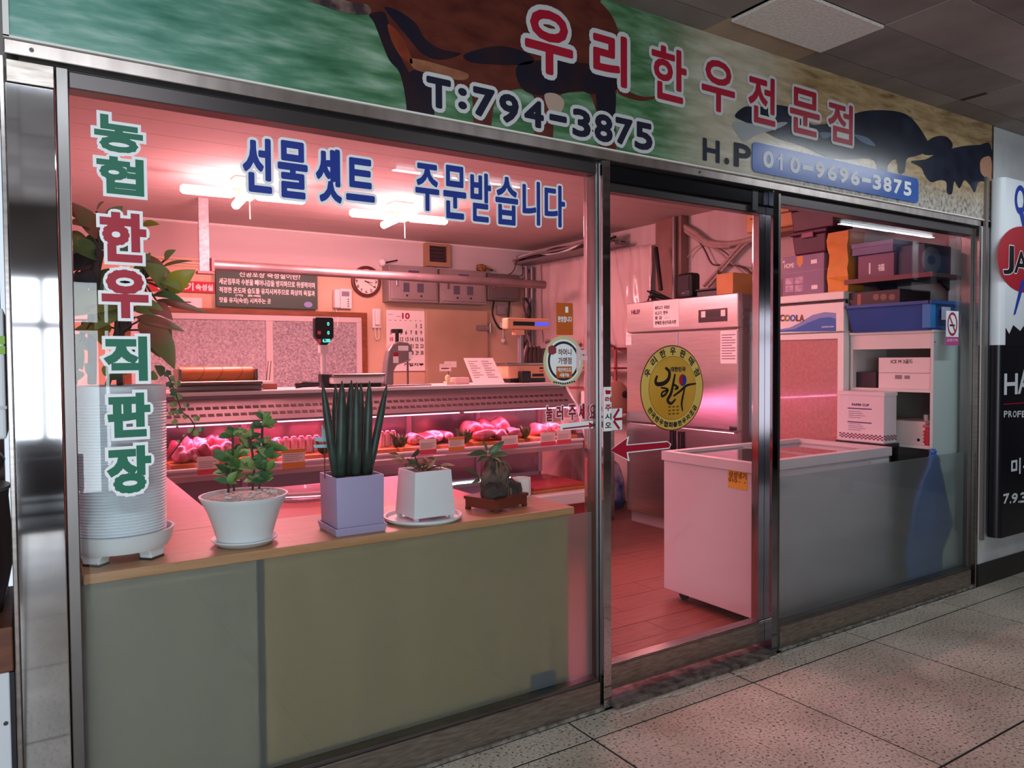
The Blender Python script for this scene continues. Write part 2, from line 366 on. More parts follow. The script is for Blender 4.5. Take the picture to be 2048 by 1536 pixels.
# white cladding above, trims between
xs_ = A(400, 500, YB-.01).x
ob('wall_panel', gbox(XL, xs_-.01, YB-.012, YB, 2.5, ZC-.015), mat('wall_panel_pinkgrey', '#c7b4b2', .6), wb)
ob('wall_panel', gbox(xs_+.03, 5.28, YB-.012, YB, 2.5, ZC-.015), PINKW, wb)
ob('panel_strip', gbox(xs_-.01, xs_+.03, YB-.02, YB, 2.46, ZC-.015), WHITE, wb)
ob('cornice', gbox(XL, XR, YB-.03, YB, ZC-.022, ZC), WHITE, wb)
ob('ledge', gbox(XL, 3.45, YB-.02, YB, 2.478, 2.5), mat('ledge_peach', '#dcc0a0', .5), wb, bevel=.004)
ob('ledge', gbox(XL, 3.45, YB-.016, YB, 2.42, 2.43), mat('ledge_peach', '#dcc0a0', .5), wb)
ob('conduit', gtube([(1.2, YB-.02, 2.452), (3.45, YB-.02, 2.44)], .007, 6), WHITE, wb)
wl = ob('wall_left', gbox(-.02, XL, .13, 5.43, 0, 2.86), mat('wall_left_paint', '#c5b4b6', .7), kind='structure')
wri = ob('wall_right', gbox(XR, 5.45, .2, 5.43, 0, 2.86), mat('wall_right_paint', '#d3c4c4', .65, col2='#c9b9b9', scale=2, stretch=(1, 4, .4)), kind='structure')
ob('wall_header', gbox(-.05, 5.3, .12, .2, 2.34, 3.0), mat('header_paint', '#8d8584', .7), kind='structure')
# lamps of the shop: cross shaped fittings with four bright tubes
PINK = (1, .345, .385)
def cross_lamp(u, v, label, arm=.42, pw=72):
    c = Z(u, v, 2.74)
    t = thing('cross_lamp', label, 'lamp', (c.x, c.y, ZC), group='cross lamps on the shop ceiling')
    ob('ceiling_plate', gbox(c.x-.09, c.x+.09, c.y-.09, c.y+.09, ZC-.03, ZC), WHITE, t, bevel=.008)
    ob('stem', gcyl((c.x, c.y, 2.76), .015, .07), WHITE, t)
    ob('hub', gbox(c.x-.06, c.x+.06, c.y-.05, c.y+.05, 2.70, 2.77), mat('hub_cream', '#e6d9a8', .5), t, bevel=.01)
    for a in (-4, 86, 176, 266):
        dx, dy = math.cos(math.radians(a)), math.sin(math.radians(a))
        ob('tube', gtube([(c.x+dx*.07, c.y+dy*.07, 2.735), (c.x+dx*.1, c.y+dy*.1, 2.735), (c.x+dx*arm, c.y+dy*arm, 2.735), (c.x+dx*(arm+.02), c.y+dy*(arm+.02), 2.735)], [.02, .034, .034, .02], 12),
           mat('shop_tube', (1, .55, .5), emit=10), t, smooth=True)
    ob('pull_cord', gtube([(c.x+.02, c.y-.05, 2.70), (c.x+.022, c.y-.05, 2.55)], .003, 5), WHITE, t)
    l = bpy.data.lights.new('lamp_light', 'POINT'); l.energy = pw; l.color = PINK; l.shadow_soft_size = .16
    lo = bpy.data.objects.new('lamp_light', l); COL.objects.link(lo); lo.parent = t; lo.location = (0, 0, -.3)
    a = area('lamp_light_down', (0, 0, -.2), (0, 0, 0), .8, .8, 45, PINK); a.parent = t
cross_lamp(490, 388, 'glowing cross shaped ceiling lamp above the left end of the meat case')
cross_lamp(800, 433, 'glowing cross shaped ceiling lamp above the weighing scale')
c = Z(1230, 395, 2.78)
t = thing('ceiling_lamp', 'plain batten lamp on the shop ceiling just inside the sliding door', 'lamp', (3.3, 1.2, ZC))
ob('lamp_body', gbox(2.75, 3.85, 1.16, 1.24, ZC-.035, ZC), WHITE, t, bevel=.005)
ob('lamp_tube', gcyl((2.8, 1.2, ZC-.055), .014, 1.0, 'x', 10), mat('shop_tube2', (1, .5, .48), emit=10), t, smooth=True)
a = area('lamp_light', (0, 0, -.09), (0, 0, 0), 1.0, .06, 26, PINK); a.parent = t
c = Z(662, 262, 2.80)
t = thing('spot_lamp', 'small round white spot lamp near the front of the shop ceiling', 'lamp', (c.x, c.y, ZC))
ob('lamp_ring', glathe([(.03, -.03), (.055, -.03), (.06, 0), (.03, 0)], 20, (c.x, c.y, ZC)), WHITE, t, smooth='auto')
ob('lamp_bulb', gsph((c.x, c.y, ZC-.035), .035, .035, .025, 14, 8), mat('spot_glow', (1, .9, .88), emit=8), t, smooth=True)
# ------------------------------------------------------------------ stainless shop front
GY = .05
lintel = ob('trim_1', gbox(-.034, 5.31, 0, .07, 2.338, 2.378), mat('lintel_steel', '#bdb2ae', .33, 1, col2='#a99e9a', scale=4, stretch=(4, 1, 1)), kind='structure', bevel=.003, label='stainless strip under the signboard')
ob('recess', gbox(.0, 5.2, .03, .12, 2.325, 2.339), BLACK, lintel)
for u in (63, 1400): ob('screw', gcyl((A(u, 97, 0).x, -.002, 2.358), .006, .004, 'y', 8), DARKFRAME, lintel)
pil = ob('trim_2', gbox(-.034, .082, .0, .12, 0, 2.262), MIRROR, kind='structure', bevel=.003, label='mirror polished steel jamb at the left of the shop front')
ob('cap_plate', gbox(-.03, .082, .002, .12, 2.264, 2.325), STEELH, pil, bevel=.002)
ob('edge_bead', gbox(-.046, -.034, -.004, .1, 0, 2.33), STEEL, pil, bevel=.002)
FR = mat('frame_grey', '#83807f', .32, 1, col2='#767271', scale=6, stretch=(1, 1, .3))
def window(name, x0, x1, label, rs=.036, ft=.882):
    t = thing(name, label, None, (x0, 0, 0), kind='structure')
    ob('stile', gbox(x0, x0+.032, .012, .09, 0, 2.33), FR, t, bevel=.003)
    ob('stile', gbox(x1-rs, x1, .03, .09, 0, 2.33), FR, t, bevel=.003)
    ob('top_rail', gbox(x0+.032, x1-rs, .02, .09, 2.278, 2.325), mat('rail_top', '#5c5657', .35, .9), t, bevel=.003)
    ob('bottom_rail', gbox(x0+.032, x1-rs, .004, .1, .012, .122), STEELH, t, bevel=.003)
    ob('glazing_bead', gbox(x0+.032, x1-rs, .012, .08, .122, .138), FR, t, bevel=.003)
    ob('sealant', gbox(x0+.03, x1, -.006, .1, 0, .012), mat('sealant', '#5b534c', .7, col2='#8f8a84', scale=30), t)
    ob('pane', gbox(x0+.03, x1-rs-.002, GY, GY+.006, .13, 2.29), GLASS, t)
    ob('frosted_film', gbox(x0+.033, x1-rs-.002, GY+.0075, GY+.0085, .14, ft), FILM, t)
    return t
window('window_1', .085, 2.045, 'wide fixed glazing at the left with frosted lower film', .016, .846)
window('window_2', 3.184, 5.16, 'fixed glazing at the right with frosted lower film')
ob('trim_3', gbox(2.046, 2.088, .0, .13, 0, 2.336), MIRROR, kind='structure', bevel=.002, label='polished post between the left glazing and the door')
ob('trim_4', gbox(3.142, 3.183, .0, .13, 0, 2.336), mat('post_dark_mirror', '#8d929c', .06, 1), kind='structure', bevel=.002, label='polished post between the door and the right glazing')
ob('trim_5', gbox(5.161, 5.186, -.004, .1, 0, 2.336), STEEL, kind='structure', bevel=.002)
d = thing('door_1', 'clear automatic sliding glass door with a stainless bottom rail', None, (2.09, .06, 0), kind='structure')
ob('operator_cover', gbox(2.09, 3.142, .03, .14, 2.262, 2.336), mat('operator_cover', '#3a3a40', .18, .9), d, bevel=.004)
ob('top_rail', gbox(2.09, 3.142, .045, .1, 2.222, 2.262), mat('rail_top', '#5c5657'), d, bevel=.004)
ob('hanger', gbox(3.02, 3.06, .028, .05, 2.23, 2.33), BLACK, d)
ob('bottom_rail', gbox(2.09, 3.142, .045, .095, .05, .155), STEELH, d, bevel=.003)
ob('rail_cap', gbox(2.09, 3.142, .04, .1, .155, .166), STEEL, d, bevel=.003)
ob('door_stile', gbox(3.098, 3.142, .05, .09, .16, 2.23), mat('stile_mirror', '#a79a9a', .1, 1), d, bevel=.002)
ob('threshold', gbox(2.09, 3.142, -.03, .12, 0, .02), mat('threshold_grime', '#4a423c', .6, .5, col2='#7d7670', scale=20), d)
ob('pane', gbox(2.09, 3.10, .068, .074, .16, 2.23), GLASS, d)
# caulk crumbs along the foot of the front
ck = thing('caulk_line', 'ragged whitish caulk line along the foot of the shop front', 'caulk', (2.6, -.03, 0))
for k in range(34):
    x = 2.1+k*.09+random.uniform(-.03, .03)
    L = random.uniform(.02, .06)
    ob('caulk_crumb', gsph((x, -.035+random.uniform(-.012, .01)-(.03 if x < 3.1 else 0), .003), L, .006, .005, 7, 5, .3, k), mat('caulk', '#a59f97', .8), ck, kind='stuff')
# ------------------------------------------------------------------ signboard
def sign_print():
    m = bpy.data.materials.new('sign_print'); m.use_nodes = True; nt = m.node_tree; b = nt.nodes['Principled BSDF']; b.inputs['Roughness'].default_value = .22
    g = nt.nodes.new('ShaderNodeNewGeometry'); sp = nt.nodes.new('ShaderNodeSeparateXYZ'); nt.links.new(g.outputs['Position'], sp.inputs[0])
    mp = nt.nodes.new('ShaderNodeMapping'); mp.inputs['Scale'].default_value = (2.6, 1, 13); mp.inputs['Rotation'].default_value = (0, .18, 0); nt.links.new(g.outputs['Position'], mp.inputs[0])
    n = nt.nodes.new('ShaderNodeTexNoise'); n.inputs['Scale'].default_value = 1.7; n.inputs['Detail'].default_value = 7; nt.links.new(mp.outputs[0], n.inputs['Vector'])
    def ramp(cs, src):
        r = nt.nodes.new('ShaderNodeValToRGB'); e = r.color_ramp.elements
        while len(e) < len(cs): e.new(.5)
        for q, (p_, c_) in zip(e, cs): q.position = p_; q.color = lin(c_)+(1,)
        nt.links.new(src, r.inputs[0]); return r.outputs[0]
    grass = ramp([(.28, '#2a5430'), (.44, '#45704a'), (.56, '#648a69'), (.74, '#8fae97')], n.outputs['Fac'])
    teal_sheen = ramp([(.3, '#3f7f70'), (.5, '#6aa396'), (.72, '#b4d0ca')], n.outputs['Fac'])  # pale teal: daylight reflected off the sign, put into the print colour
    soft = ramp([(.3, '#a39c86'), (.7, '#c9c2b2')], n.outputs['Fac'])
    straw = ramp([(.3, '#7d6446'), (.45, '#a58a62'), (.6, '#c0a67c'), (.75, '#6b5440')], n.outputs['Fac'])
    n3 = nt.nodes.new('ShaderNodeTexNoise'); n3.inputs['Scale'].default_value = 38; n3.inputs['Detail'].default_value = 4; nt.links.new(g.outputs['Position'], n3.inputs['Vector'])
    ground = ramp([(.34, '#6a625c'), (.45, '#a39b90'), (.7, '#c3bbb0')], n3.outputs['Fac'])
    def mr(a, b_, src):
        q = nt.nodes.new('ShaderNodeMapRange'); q.interpolation_type = 'SMOOTHSTEP'; q.inputs[1].default_value = a; q.inputs[2].default_value = b_; nt.links.new(src, q.inputs[0]); return q.outputs[0]
    def mix(f, a, b_):
        q = nt.nodes.new('ShaderNodeMix'); q.data_type = 'RGBA'; nt.links.new(f, q.inputs[0]); nt.links.new(a, q.inputs[6]); nt.links.new(b_, q.inputs[7]); return q.outputs[2]
    lowr = mix(mr(2.62, 2.42, sp.outputs['Z']), straw, ground)
    right = mix(mr(2.95, 3.45, sp.outputs['X']), soft, lowr)
    grass_daylit = mix(mr(-.2, 1.35, sp.outputs['X']), teal_sheen, grass)  # grass fades into the painted daylight sheen towards the left end
    allc = mix(mr(2.3, 2.75, sp.outputs['X']), grass_daylit, right)
    nt.links.new(allc, b.inputs['Base Color']); return m
sg = thing('signboard', 'long printed butcher signboard with a brown cow and black pigs over the shop front', 'signboard', (2.6, 0, 2.38))
SY = -.004
ob('panel', gbox(-.02, 5.30, SY, .05, 2.384, 3.0), sign_print(), sg)
ob('frame_edge', gbox(-.034, -.02, SY-.006, .06, 2.38, 3.0), WHITE, sg); ob('frame_edge', gbox(5.30, 5.312, SY-.006, .06, 2.38, 3.0), STEEL, sg)
ob('frame_edge', gbox(-.034, 5.312, SY-.006, .06, 2.378, 2.384), WHITE, sg)
fs = fY(SY)
def smoothed(pts, k=4):
    P = [Vector((u, v, 0)) for u, v in pts]; n = len(P); out = []
    for i in range(n):
        a, b, c, e = P[i-1], P[i], P[(i+1) % n], P[(i+2) % n]
        for j in range(k):
            t = j/k; q = .5*((2*b)+(c-a)*t+(2*a-5*b+4*c-e)*t*t+(3*b-a-3*c+e)*t**3); out.append((q.x, q.y))
    return out
def pxpoly(name, pts, m, parent, d, **k):
    pts = smoothed(pts)
    return flat(name, [(A(u, v, SY).x, max(2.3845, min(2.9995, A(u, v, SY).z))) for u, v in pts], fs, m, parent, d, **k)
PB = mat('print_brown', '#6b3327', .22, col2='#4a1f1c', scale=9, stretch=(1, 1, 2.5), contrast=.9); PBL = mat('print_tan', '#9c6a4e', .22, col2='#84513c', scale=12); PBD = mat('print_dark', '#191a2b', .22, col2='#2a1c22', scale=8)
PK = mat('print_pig', '#20283c', .22, col2='#151b2a', scale=9); PKL = mat('print_pig_light', '#5d6f88', .22)
cow = pxpoly('printed_cow', [(560, -40), (604, -4), (640, 10), (690, 26), (738, 29), (748, 44), (763, 84), (778, 120), (797, 142), (806, 170), (812, 205), (818, 236), (864, 246), (868, 212), (880, 190), (905, 176), (940, 178), (946, 236), (950, 262), (978, 268), (984, 236), (990, 205), (1010, 186), (1045, 178), (1068, 196), (1072, 240), (1068, 280), (1102, 288), (1108, 232), (1118, 192), (1160, 184), (1180, 190), (1196, 240), (1200, 302), (1230, 308), (1229, 250), (1232, 190), (1240, 150), (1241, 90), (1228, 40), (1200, 4), (1160, -30)], PB, sg, .0012, kind='stuff')
pxpoly('printed_muzzle', [(604, -4), (640, 10), (690, 26), (738, 29), (735, 10), (700, 4), (660, -8)], mat('print_muzzle', '#3d3136', .22, col2='#8d7368', scale=14), cow, .0018)
pxpoly('printed_neck_fold', [(738, 29), (748, 46), (763, 84), (778, 120), (797, 142), (806, 170), (812, 205), (818, 234), (840, 238), (836, 190), (820, 150), (800, 112), (785, 75), (775, 40), (766, 24)], PBD, cow, .0018)
pxpoly('printed_neck_fold', [(768, 14), (800, 24), (832, 48), (850, 78), (880, 98), (922, 108), (880, 120), (842, 106), (812, 70), (788, 42)], PBD, cow, .0017)
pxpoly('printed_foreleg', [(812, 158), (818, 236), (864, 246), (866, 200), (858, 165), (835, 140)], PBD, cow, .0020)
pxpoly('printed_chest', [(820, 118), (850, 122), (900, 136), (935, 148), (930, 160), (900, 158), (860, 148), (828, 138)], PBL, cow, .0022)
pxpoly('printed_chest', [(775, 48), (800, 70), (818, 105), (824, 128), (800, 112), (782, 80)], mat('print_rust', '#8d4027', .22, col2='#6f2e20', scale=10), cow, .0022)
pxpoly('printed_belly', [(930, 108), (1000, 92), (1060, 110), (1060, 128), (1000, 130), (940, 124)], PBD, cow, .0022)
pxpoly('printed_belly', [(1035, 130), (1100, 120), (1180, 128), (1236, 130), (1238, 170), (1220, 186), (1180, 188), (1160, 182), (1118, 188), (1070, 190), (1040, 172)], PBD, cow, .0022)
pxpoly('printed_hock', [(1088, 190), (1112, 188), (1128, 205), (1118, 228), (1100, 225)], mat('print_pale', '#b39d8e', .22), cow, .0024)
pxpoly('printed_hind_leg', [(1192, 178), (1228, 182), (1230, 230), (1228, 268), (1204, 262)], PBD, cow, .0024)
pxpoly('printed_tail', [(1238, 172), (1258, 184), (1290, 194), (1330, 190), (1290, 202), (1255, 196), (1236, 186)], PB, sg, .0014)
# pigs at the right
def px3(pts): return [(1200+a/2.415, b/2.415) for a, b in pts]
pg = pxpoly('printed_pig', px3([(650, 560), (700, 515), (760, 520), (830, 505), (920, 520), (990, 560), (1020, 600), (1075, 600), (1130, 590), (1200, 560), (1270, 538), (1360, 532), (1440, 540), (1490, 560), (1530, 600), (1570, 660), (1585, 700), (1560, 740), (1520, 755), (1480, 770), (1470, 830), (1440, 835), (1430, 770), (1390, 800), (1385, 860), (1345, 850), (1330, 780), (1280, 765), (1200, 770), (1100, 760), (1010, 720), (930, 690), (860, 670), (780, 630), (700, 590)]), PK, sg, .0012, kind='stuff')
pxpoly('printed_pig', px3([(1575, 690), (1620, 660), (1670, 660), (1700, 690), (1695, 720), (1640, 745), (1560, 745)]), PK, sg, .0013)
pxpoly('printed_pig', px3([(1500, 780), (1570, 770), (1620, 745), (1690, 720), (1760, 705), (1830, 700), (1886, 700), (1886, 860), (1830, 880), (1810, 930), (1790, 900), (1760, 870), (1735, 910), (1710, 875), (1700, 935), (1675, 930), (1672, 880), (1640, 870), (1600, 880), (1570, 850), (1550, 810)]), PK, sg, .0014)
pxpoly('printed_pig', px3([(1840, 770), (1886, 760), (1886, 860), (1850, 850), (1835, 820)]), mat('print_flesh', '#b98a72', .22), sg, .0018)
pxpoly('printed_ear', px3([(1225, 650), (1290, 665), (1330, 705), (1270, 690)]), PKL, pg, .0018); pxpoly('printed_ear', px3([(1060, 640), (1130, 645), (1080, 670)]), PKL, pg, .0018)
pxpoly('printed_back', px3([(640, 590), (760, 600), (900, 590), (860, 620), (760, 650), (690, 680)]), mat('print_mist', '#9aa0a3', .22), pg, .0018)
# lettering on the signboard
def pb(*q): return pxbox(*q, SY)
big = thing('sign_lettering', 'red brush lettering 우리 한우전문점 across the signboard', 'lettering', (3, 0, 2.6))
letters(big, '우리', [pb(1052, 26, 1142, 146), pb(1188, 70, 1250, 166)], fs, REDV, GREYV, .008, .02, .003)
letters(big, '한우전문점', [pb(1304, 98, 1370, 200), pb(1404, 124, 1467, 222), pb(1497, 154, 1548, 246), pb(1580, 182, 1637, 268), pb(1656, 208, 1703, 284)], fs, REDV, GREYV, .006, .015, .003)
tel = thing('sign_lettering', 'navy telephone number T:794-3875 under the cow on the signboard', 'lettering', (2, 0, 2.5))
letters(tel, 'T:794-3875', [pb(855, 160, 898, 214), pb(918, 180, 930, 216), pb(948, 180, 986, 232), pb(1000, 192, 1034, 244), pb(1050, 204, 1084, 252), pb(1100, 234, 1130, 241), pb(1146, 222, 1178, 272), pb(1190, 232, 1222, 282), pb(1232, 240, 1262, 288), pb(1270, 248, 1302, 298)], fs, NAVYV, GREYV, .006, .015, .003)
hp = thing('sign_lettering', 'navy letters H.P in front of the blue number plate', 'lettering', (2.7, 0, 2.45))
letters(hp, 'H.P', [pb(1406, 281, 1437, 322), pb(1449, 318, 1456, 327), pb(1468, 290, 1500, 334)], fs, NAVYV, None, .005, 0, .003)
x0, x1, z0, z1 = A(1503, 300, SY).x, A(1835, 380, SY).x, 2.405, 2.548
pl = thing('number_plate', 'blue plate with white mobile number 010-9696-3875 on the signboard', 'plate', (x0, SY, z0))
r_ = .025; poly = []
for cx_, cz_, a0 in ((x1-r_, z0+r_, -90), (x1-r_, z1-r_, 0), (x0+r_, z1-r_, 90), (x0+r_, z0+r_, 180)):
    poly += [(cx_+r_*math.cos(math.radians(a0+q)), cz_+r_*math.sin(math.radians(a0+q))) for q in (0, 30, 60, 90)]
ob('plate', gprism(poly, .003, .006, fs), mat('plate_blue', '#1f58b0', .25), pl)
n = len('010-9696-3875'); wch = (x1-x0-.13)/n
for i, ch in enumerate('010-9696-3875'):
    xa = x0+.065+i*wch; bx = (xa+wch*.15, xa+wch*.85, z0+.035, z1-.035)
    if ch == '-': bx = (xa+wch*.12, xa+wch*.88, (z0+z1)/2-.008, (z0+z1)/2+.006)
    if ch == '1': bx = (xa+wch*.24, xa+wch*.66, z0+.035, z1-.035)
    g_ = gtext(ch, bx, fs, .0068, .0045)
    if ch == '1': xm_ = (bx[0]+bx[1])/2; g_ = gmerge(g_, ([fs(a_, b_, .0076) for a_, b_ in ((xm_-.028, bx[3]-.022), (xm_-.028, bx[3]-.034), (xm_, bx[3]-.018), (xm_, bx[3])) ], [(0, 1, 2, 3)]))
    ob('letter', g_, WHITEV, pl)
# ------------------------------------------------------------------ cut vinyl on the glass
fg = fY(GY-.0005)
def pg_(*q): return pxbox(*q, GY)
v1 = thing('window_lettering', 'green and red vertical lettering 농협 한우 직판장 on the left glass', 'lettering', (.2, GY, 1))
letters(v1, '농협', [pg_(192, 236, 282, 302), pg_(197, 318, 284, 386)], fg, GREENV, WHITEV, .0048, .009, square=True)
letters(v1, '한우', [pg_(205, 430, 288, 520), pg_(208, 544, 292, 632)], fg, REDV, WHITEV, .0065, .009, square=True)
letters(v1, '직판장', [pg_(214, 677, 290, 758), pg_(220, 790, 296, 870), pg_(220, 896, 298, 982)], fg, GREENV, WHITEV, .0065, .009, square=True)
v2 = thing('window_lettering', 'blue brush lettering 선물셋트 주문받습니다 across the upper left glass', 'lettering', (1, GY, 2))
letters(v2, '선물셋트', [pg_(488, 278, 540, 382), pg_(558, 286, 612, 394), pg_(634, 300, 680, 402), pg_(694, 320, 746, 400)], fg, BLUEV, WHITEV, .005, .009)
letters(v2, '주문받습니다', [pg_(832, 330, 876, 420), pg_(888, 334, 930, 436), pg_(942, 348, 980, 442), pg_(992, 356, 1034, 448), pg_(1046, 364, 1078, 448), pg_(1090, 372, 1128, 452)], fg, BLUEV, WHITEV, .004, .008)
v3 = thing('window_lettering', 'small red lettering 눌러주세요 beside the door post', 'lettering', (1.9, GY, 1.2))
letters(v3, '눌러주세요', [pg_(1092, 812, 1104, 842), pg_(1113, 812, 1125, 840), pg_(1137, 810, 1151, 840), pg_(1158, 808, 1168, 838), pg_(1179, 810, 1192, 836)], fg, REDV, WHITEV, .0022, .003)
def arrow(name, label, pts, y, cat='sticker', grow=None, plate=None):
    f = fY(y); t = thing(name, label, cat, (A(pts[0][0], pts[0][1], y).x, y, 1))
    P = [(A(u, v, y).x, A(u, v, y).z) for u, v in pts]
    if plate: flat('backing', [(A(u, v, y).x, A(u, v, y).z) for u, v in plate], f, WHITEV, t, .0006)
    if grow: flat('backing', [(A(u, v, y).x, A(u, v, y).z) for u, v in grow], f, WHITEV, t, .0006)
    flat('arrow', P, f, REDV, t, .0014); return t
arrow('arrow_sticker', 'thin red arrow on a white strip pointing at the door post', [(1125, 856), (1178, 850), (1177, 844), (1190, 850), (1178, 857), (1178, 853), (1125, 859)], GY-.0005, plate=[(1120, 848), (1194, 840), (1194, 856), (1120, 861)])
arrow('arrow_sticker', 'large red arrow with white edge on the sliding door pointing left', [(1220, 901), (1254, 876), (1252, 891), (1335, 884), (1340, 889), (1338, 895), (1253, 904), (1255, 919)], .0675, grow=[(1219, 901), (1258, 872), (1255, 889), (1334, 882), (1342, 888), (1339, 897), (1256, 906), (1259, 923)])
t = thing('door_button_label', 'white label 눌러주시오 with red letters on the polished door post', 'label', (2.066, 0, 1.2))
P0 = A(1206, 774, 0); P1 = A(1219, 862, 0)
ob('label_plate', gbox(P0.x, 2.087, -.006, 0, P1.z, P0.z), WPLAST, t, bevel=.002)
zz = [P0.z-(P0.z-P1.z)*q for q in (.04, .2, .38, .58, .78, .96)]
for i, ch in enumerate('눌러주시오'):
    ob('letter', gtext(ch, (P0.x+.006, 2.083, zz[i+1]+.008, zz[i]-.004), fY(-.006), .0008, .001), REDV if i < 3 else INK, t)
t = thing('push_sticker', 'white sticker with red rays at the edge of the sliding door', 'sticker', A(1232, 838, .067))
q = pxbox(1221, 817, 1244, 860, .0675); flat('backing', [(q[0], q[2]), (q[1], q[2]), (q[1], q[3]), (q[0], q[3])], fY(.0675), WHITEV, t, .0006)
for a in (-50, 0, 50):
    ca, sa = math.cos(math.radians(a)), math.sin(math.radians(a)); bx0, bz0 = q[0]+.012, (q[2]+q[3])/2
    fl_ = [(r*ca-s_*sa, r*sa+s_*ca) for r, s_ in ((.008, -.006), (.058, -.005), (.058, .007), (.008, .006))]
    flat('ray', [(bx0+x_, bz0+z_) for x_, z_ in fl_], fY(.0675), REDV, t, .0014)
# round gold sticker on the door
GOLD = mat('gold_print', '#e0ab46', .3, .15, col2='#cc9433', scale=3); GOLDL = mat('gold_light', '#ecc86e', .3, .15, col2='#deb456', scale=2)
y = .0675; f = fY(y); c0 = A(1345, 776, y); rx = (A(1408, 776, y).x-A(1282, 776, y).x)/2; rz = (A(1345, 690, y).z-A(1345, 861, y).z)/2
t = thing('gold_sticker', 'round gold hanwoo beef seal sticker on the sliding door', 'sticker', c0)
def ell(k, n=48): return [(c0.x+rx*k*math.cos(2*math.pi*i/n), c0.z+rz*k*math.sin(2*math.pi*i/n)) for i in range(n)]
flat('rim', ell(1), f, mat('gold_rim', '#5d2a16', .4), t, .0006); flat('disc', ell(.975), f, GOLDL, t, .0010); flat('ring_line', ell(.745), f, mat('gold_line', '#6d4a14', .4), t, .0014); flat('disc', ell(.735), f, GOLD, t, .0018)
def arc_text(s, a0, a1, k, flip, sz):
    for i, ch in enumerate(s):
        a = math.radians(a0+(a1-a0)*i/(len(s)-1)); px_, pz_ = c0.x+rx*k*math.cos(a), c0.z+rz*k*math.sin(a)
        rot = a-math.pi/2 if not flip else a+math.pi/2
        g = gtext(ch, (-sz, sz, -sz, sz), lambda A_, B_, D_: (px_+A_*math.cos(rot)-B_*math.sin(rot), y-D_, pz_+A_*math.sin(rot)+B_*math.cos(rot)), .0024, .0012)
        ob('letter', g, INK, t)
arc_text('우리한우판매점', 155, 25, .86, False, .017)
arc_text('전국한우협회·한우자조금', 215, 325, .86, True, .012)
ob('letter_row', gtext('대한민국', pxbox(1341, 734, 1370, 743, y), f, .0024, .0012), INK, t, kind='stuff')
def brush(pts, r, m, d): 
    pts = [(A(1200+a/4.388, 700+b/4.388, y).x, A(1200+a/4.388, 700+b/4.388, y).z) for a, b in pts]
    P = spline([(a, 0, b) for a, b in pts], 5); V, F = [], []
    for i, q_ in enumerate(P):
        tn = (P[min(i+1, len(P)-1)]-P[max(i-1, 0)]).normalized(); w_ = r*(.55+.45*math.sin(math.pi*min(1, (i+1)/(len(P)))))
        V += [(q_.x-tn.z*w_, y-d, q_.z+tn.x*w_), (q_.x+tn.z*w_, y-d, q_.z-tn.x*w_)]
    for i in range(len(P)-1): F.append((2*i, 2*i+1, 2*i+3, 2*i+2))
    return ob('brush_stroke', (V, F), m, t)
BK = mat('brush_black', '#17120f', .5)
brush([(570, 155), (605, 190), (600, 250), (560, 290), (500, 300), (485, 270), (500, 225)], .010, BK, .0024)
brush([(530, 330), (590, 345), (570, 390), (540, 405), (545, 370), (600, 350)], .006, BK, .0026)
brush([(655, 210), (640, 290), (620, 380), (590, 440), (620, 470), (660, 430)], .008, BK, .0028)
brush([(640, 300), (680, 330), (650, 345)], .006, BK, .003)
brush([(640, 405), (700, 360), (760, 310), (840, 295)], .006, BK, .0032)
brush([(740, 330), (720, 420), (712, 480), (722, 535)], .006, BK, .0034)
tx, tz = A(1364.5, 760, y).x, A(1364.5, 760, y).z; tr = .024
def half(a0, n=14): return [(tx+tr*math.cos(math.radians(a0+180*i/n)), tz+tr*1.15*math.sin(math.radians(a0+180*i/n))) for i in range(n+1)]
flat('taeguk_red', half(30), f, REDV, t, .0036); flat('taeguk_blue', half(210), f, BLUEV, t, .0036)
h1 = math.radians(30)
for sgn, m_ in ((1, REDV), (-1, BLUEV)):
    flat('taeguk_lobe', [(tx+sgn*-1*tr/2*math.cos(h1)+tr/2*math.cos(2*math.pi*i/16), tz+sgn*-1*tr/2*1.15*math.sin(h1)+tr/2*1.15*math.sin(2*math.pi*i/16)) for i in range(16)], f, m_, t, .0040)
bars(t, [(A(1336+8*j, 815, y).x, A(1341+8*j, 815, y).x, A(1345, v_+3, y).z, A(1345, v_, y).z) for v_ in (812, 819, 826) for j in range(3)], f, mat('gold_line', '#6d4a14'), .0024)
# welcome stickers on the left glass by the post
y = GY-.0005; f = fY(y)
t = thing('round_sticker', 'round cream and white cow shop sticker on the left glass near the door post', 'sticker', A(1128, 722, y))
c0 = A(1127, 722, y); rx = (A(1167, 722, y).x-A(1087, 722, y).x)/2; rz = (A(1127, 672, y).z-A(1127, 773, y).z)/2
flat('cream_ring', ell(1), f, mat('cream_print', '#cfc79a', .5), t, .0006); flat('white_disc', ell(.86), f, WHITEV, t, .0010); flat('dark_ring', ell(.78), f, INK, t, .0014); flat('white_disc', ell(.68), f, WHITEV, t, .0018)
for q in (pxbox(1158, 700, 1171, 708, y), pxbox(1158, 712, 1174, 720, y), pxbox(1152, 692, 1158, 742, y)): flat('fork_mark', [(q[0], q[2]), (q[1], q[2]), (q[1], q[3]), (q[0], q[3])], f, mat('pale_pink', '#e3c3c6', .5), t, .0022)
flat('cow_mark', [(A(u, v, y).x, A(u, v, y).z) for u, v in ((1096, 694), (1104, 690), (1112, 696), (1112, 706), (1104, 710), (1096, 706))], f, mat('cow_red', '#8d3640', .5), t, .0022)
bars(t, [(A(1106+4.5*j, 769, y).x, A(1109+4.5*j, 769, y).x, A(1127, 766+abs(j-4.5)*-.9+3.5, y).z, A(1127, 766+abs(j-4.5)*-.9, y).z) for j in range(10)], f, INK, .0022)
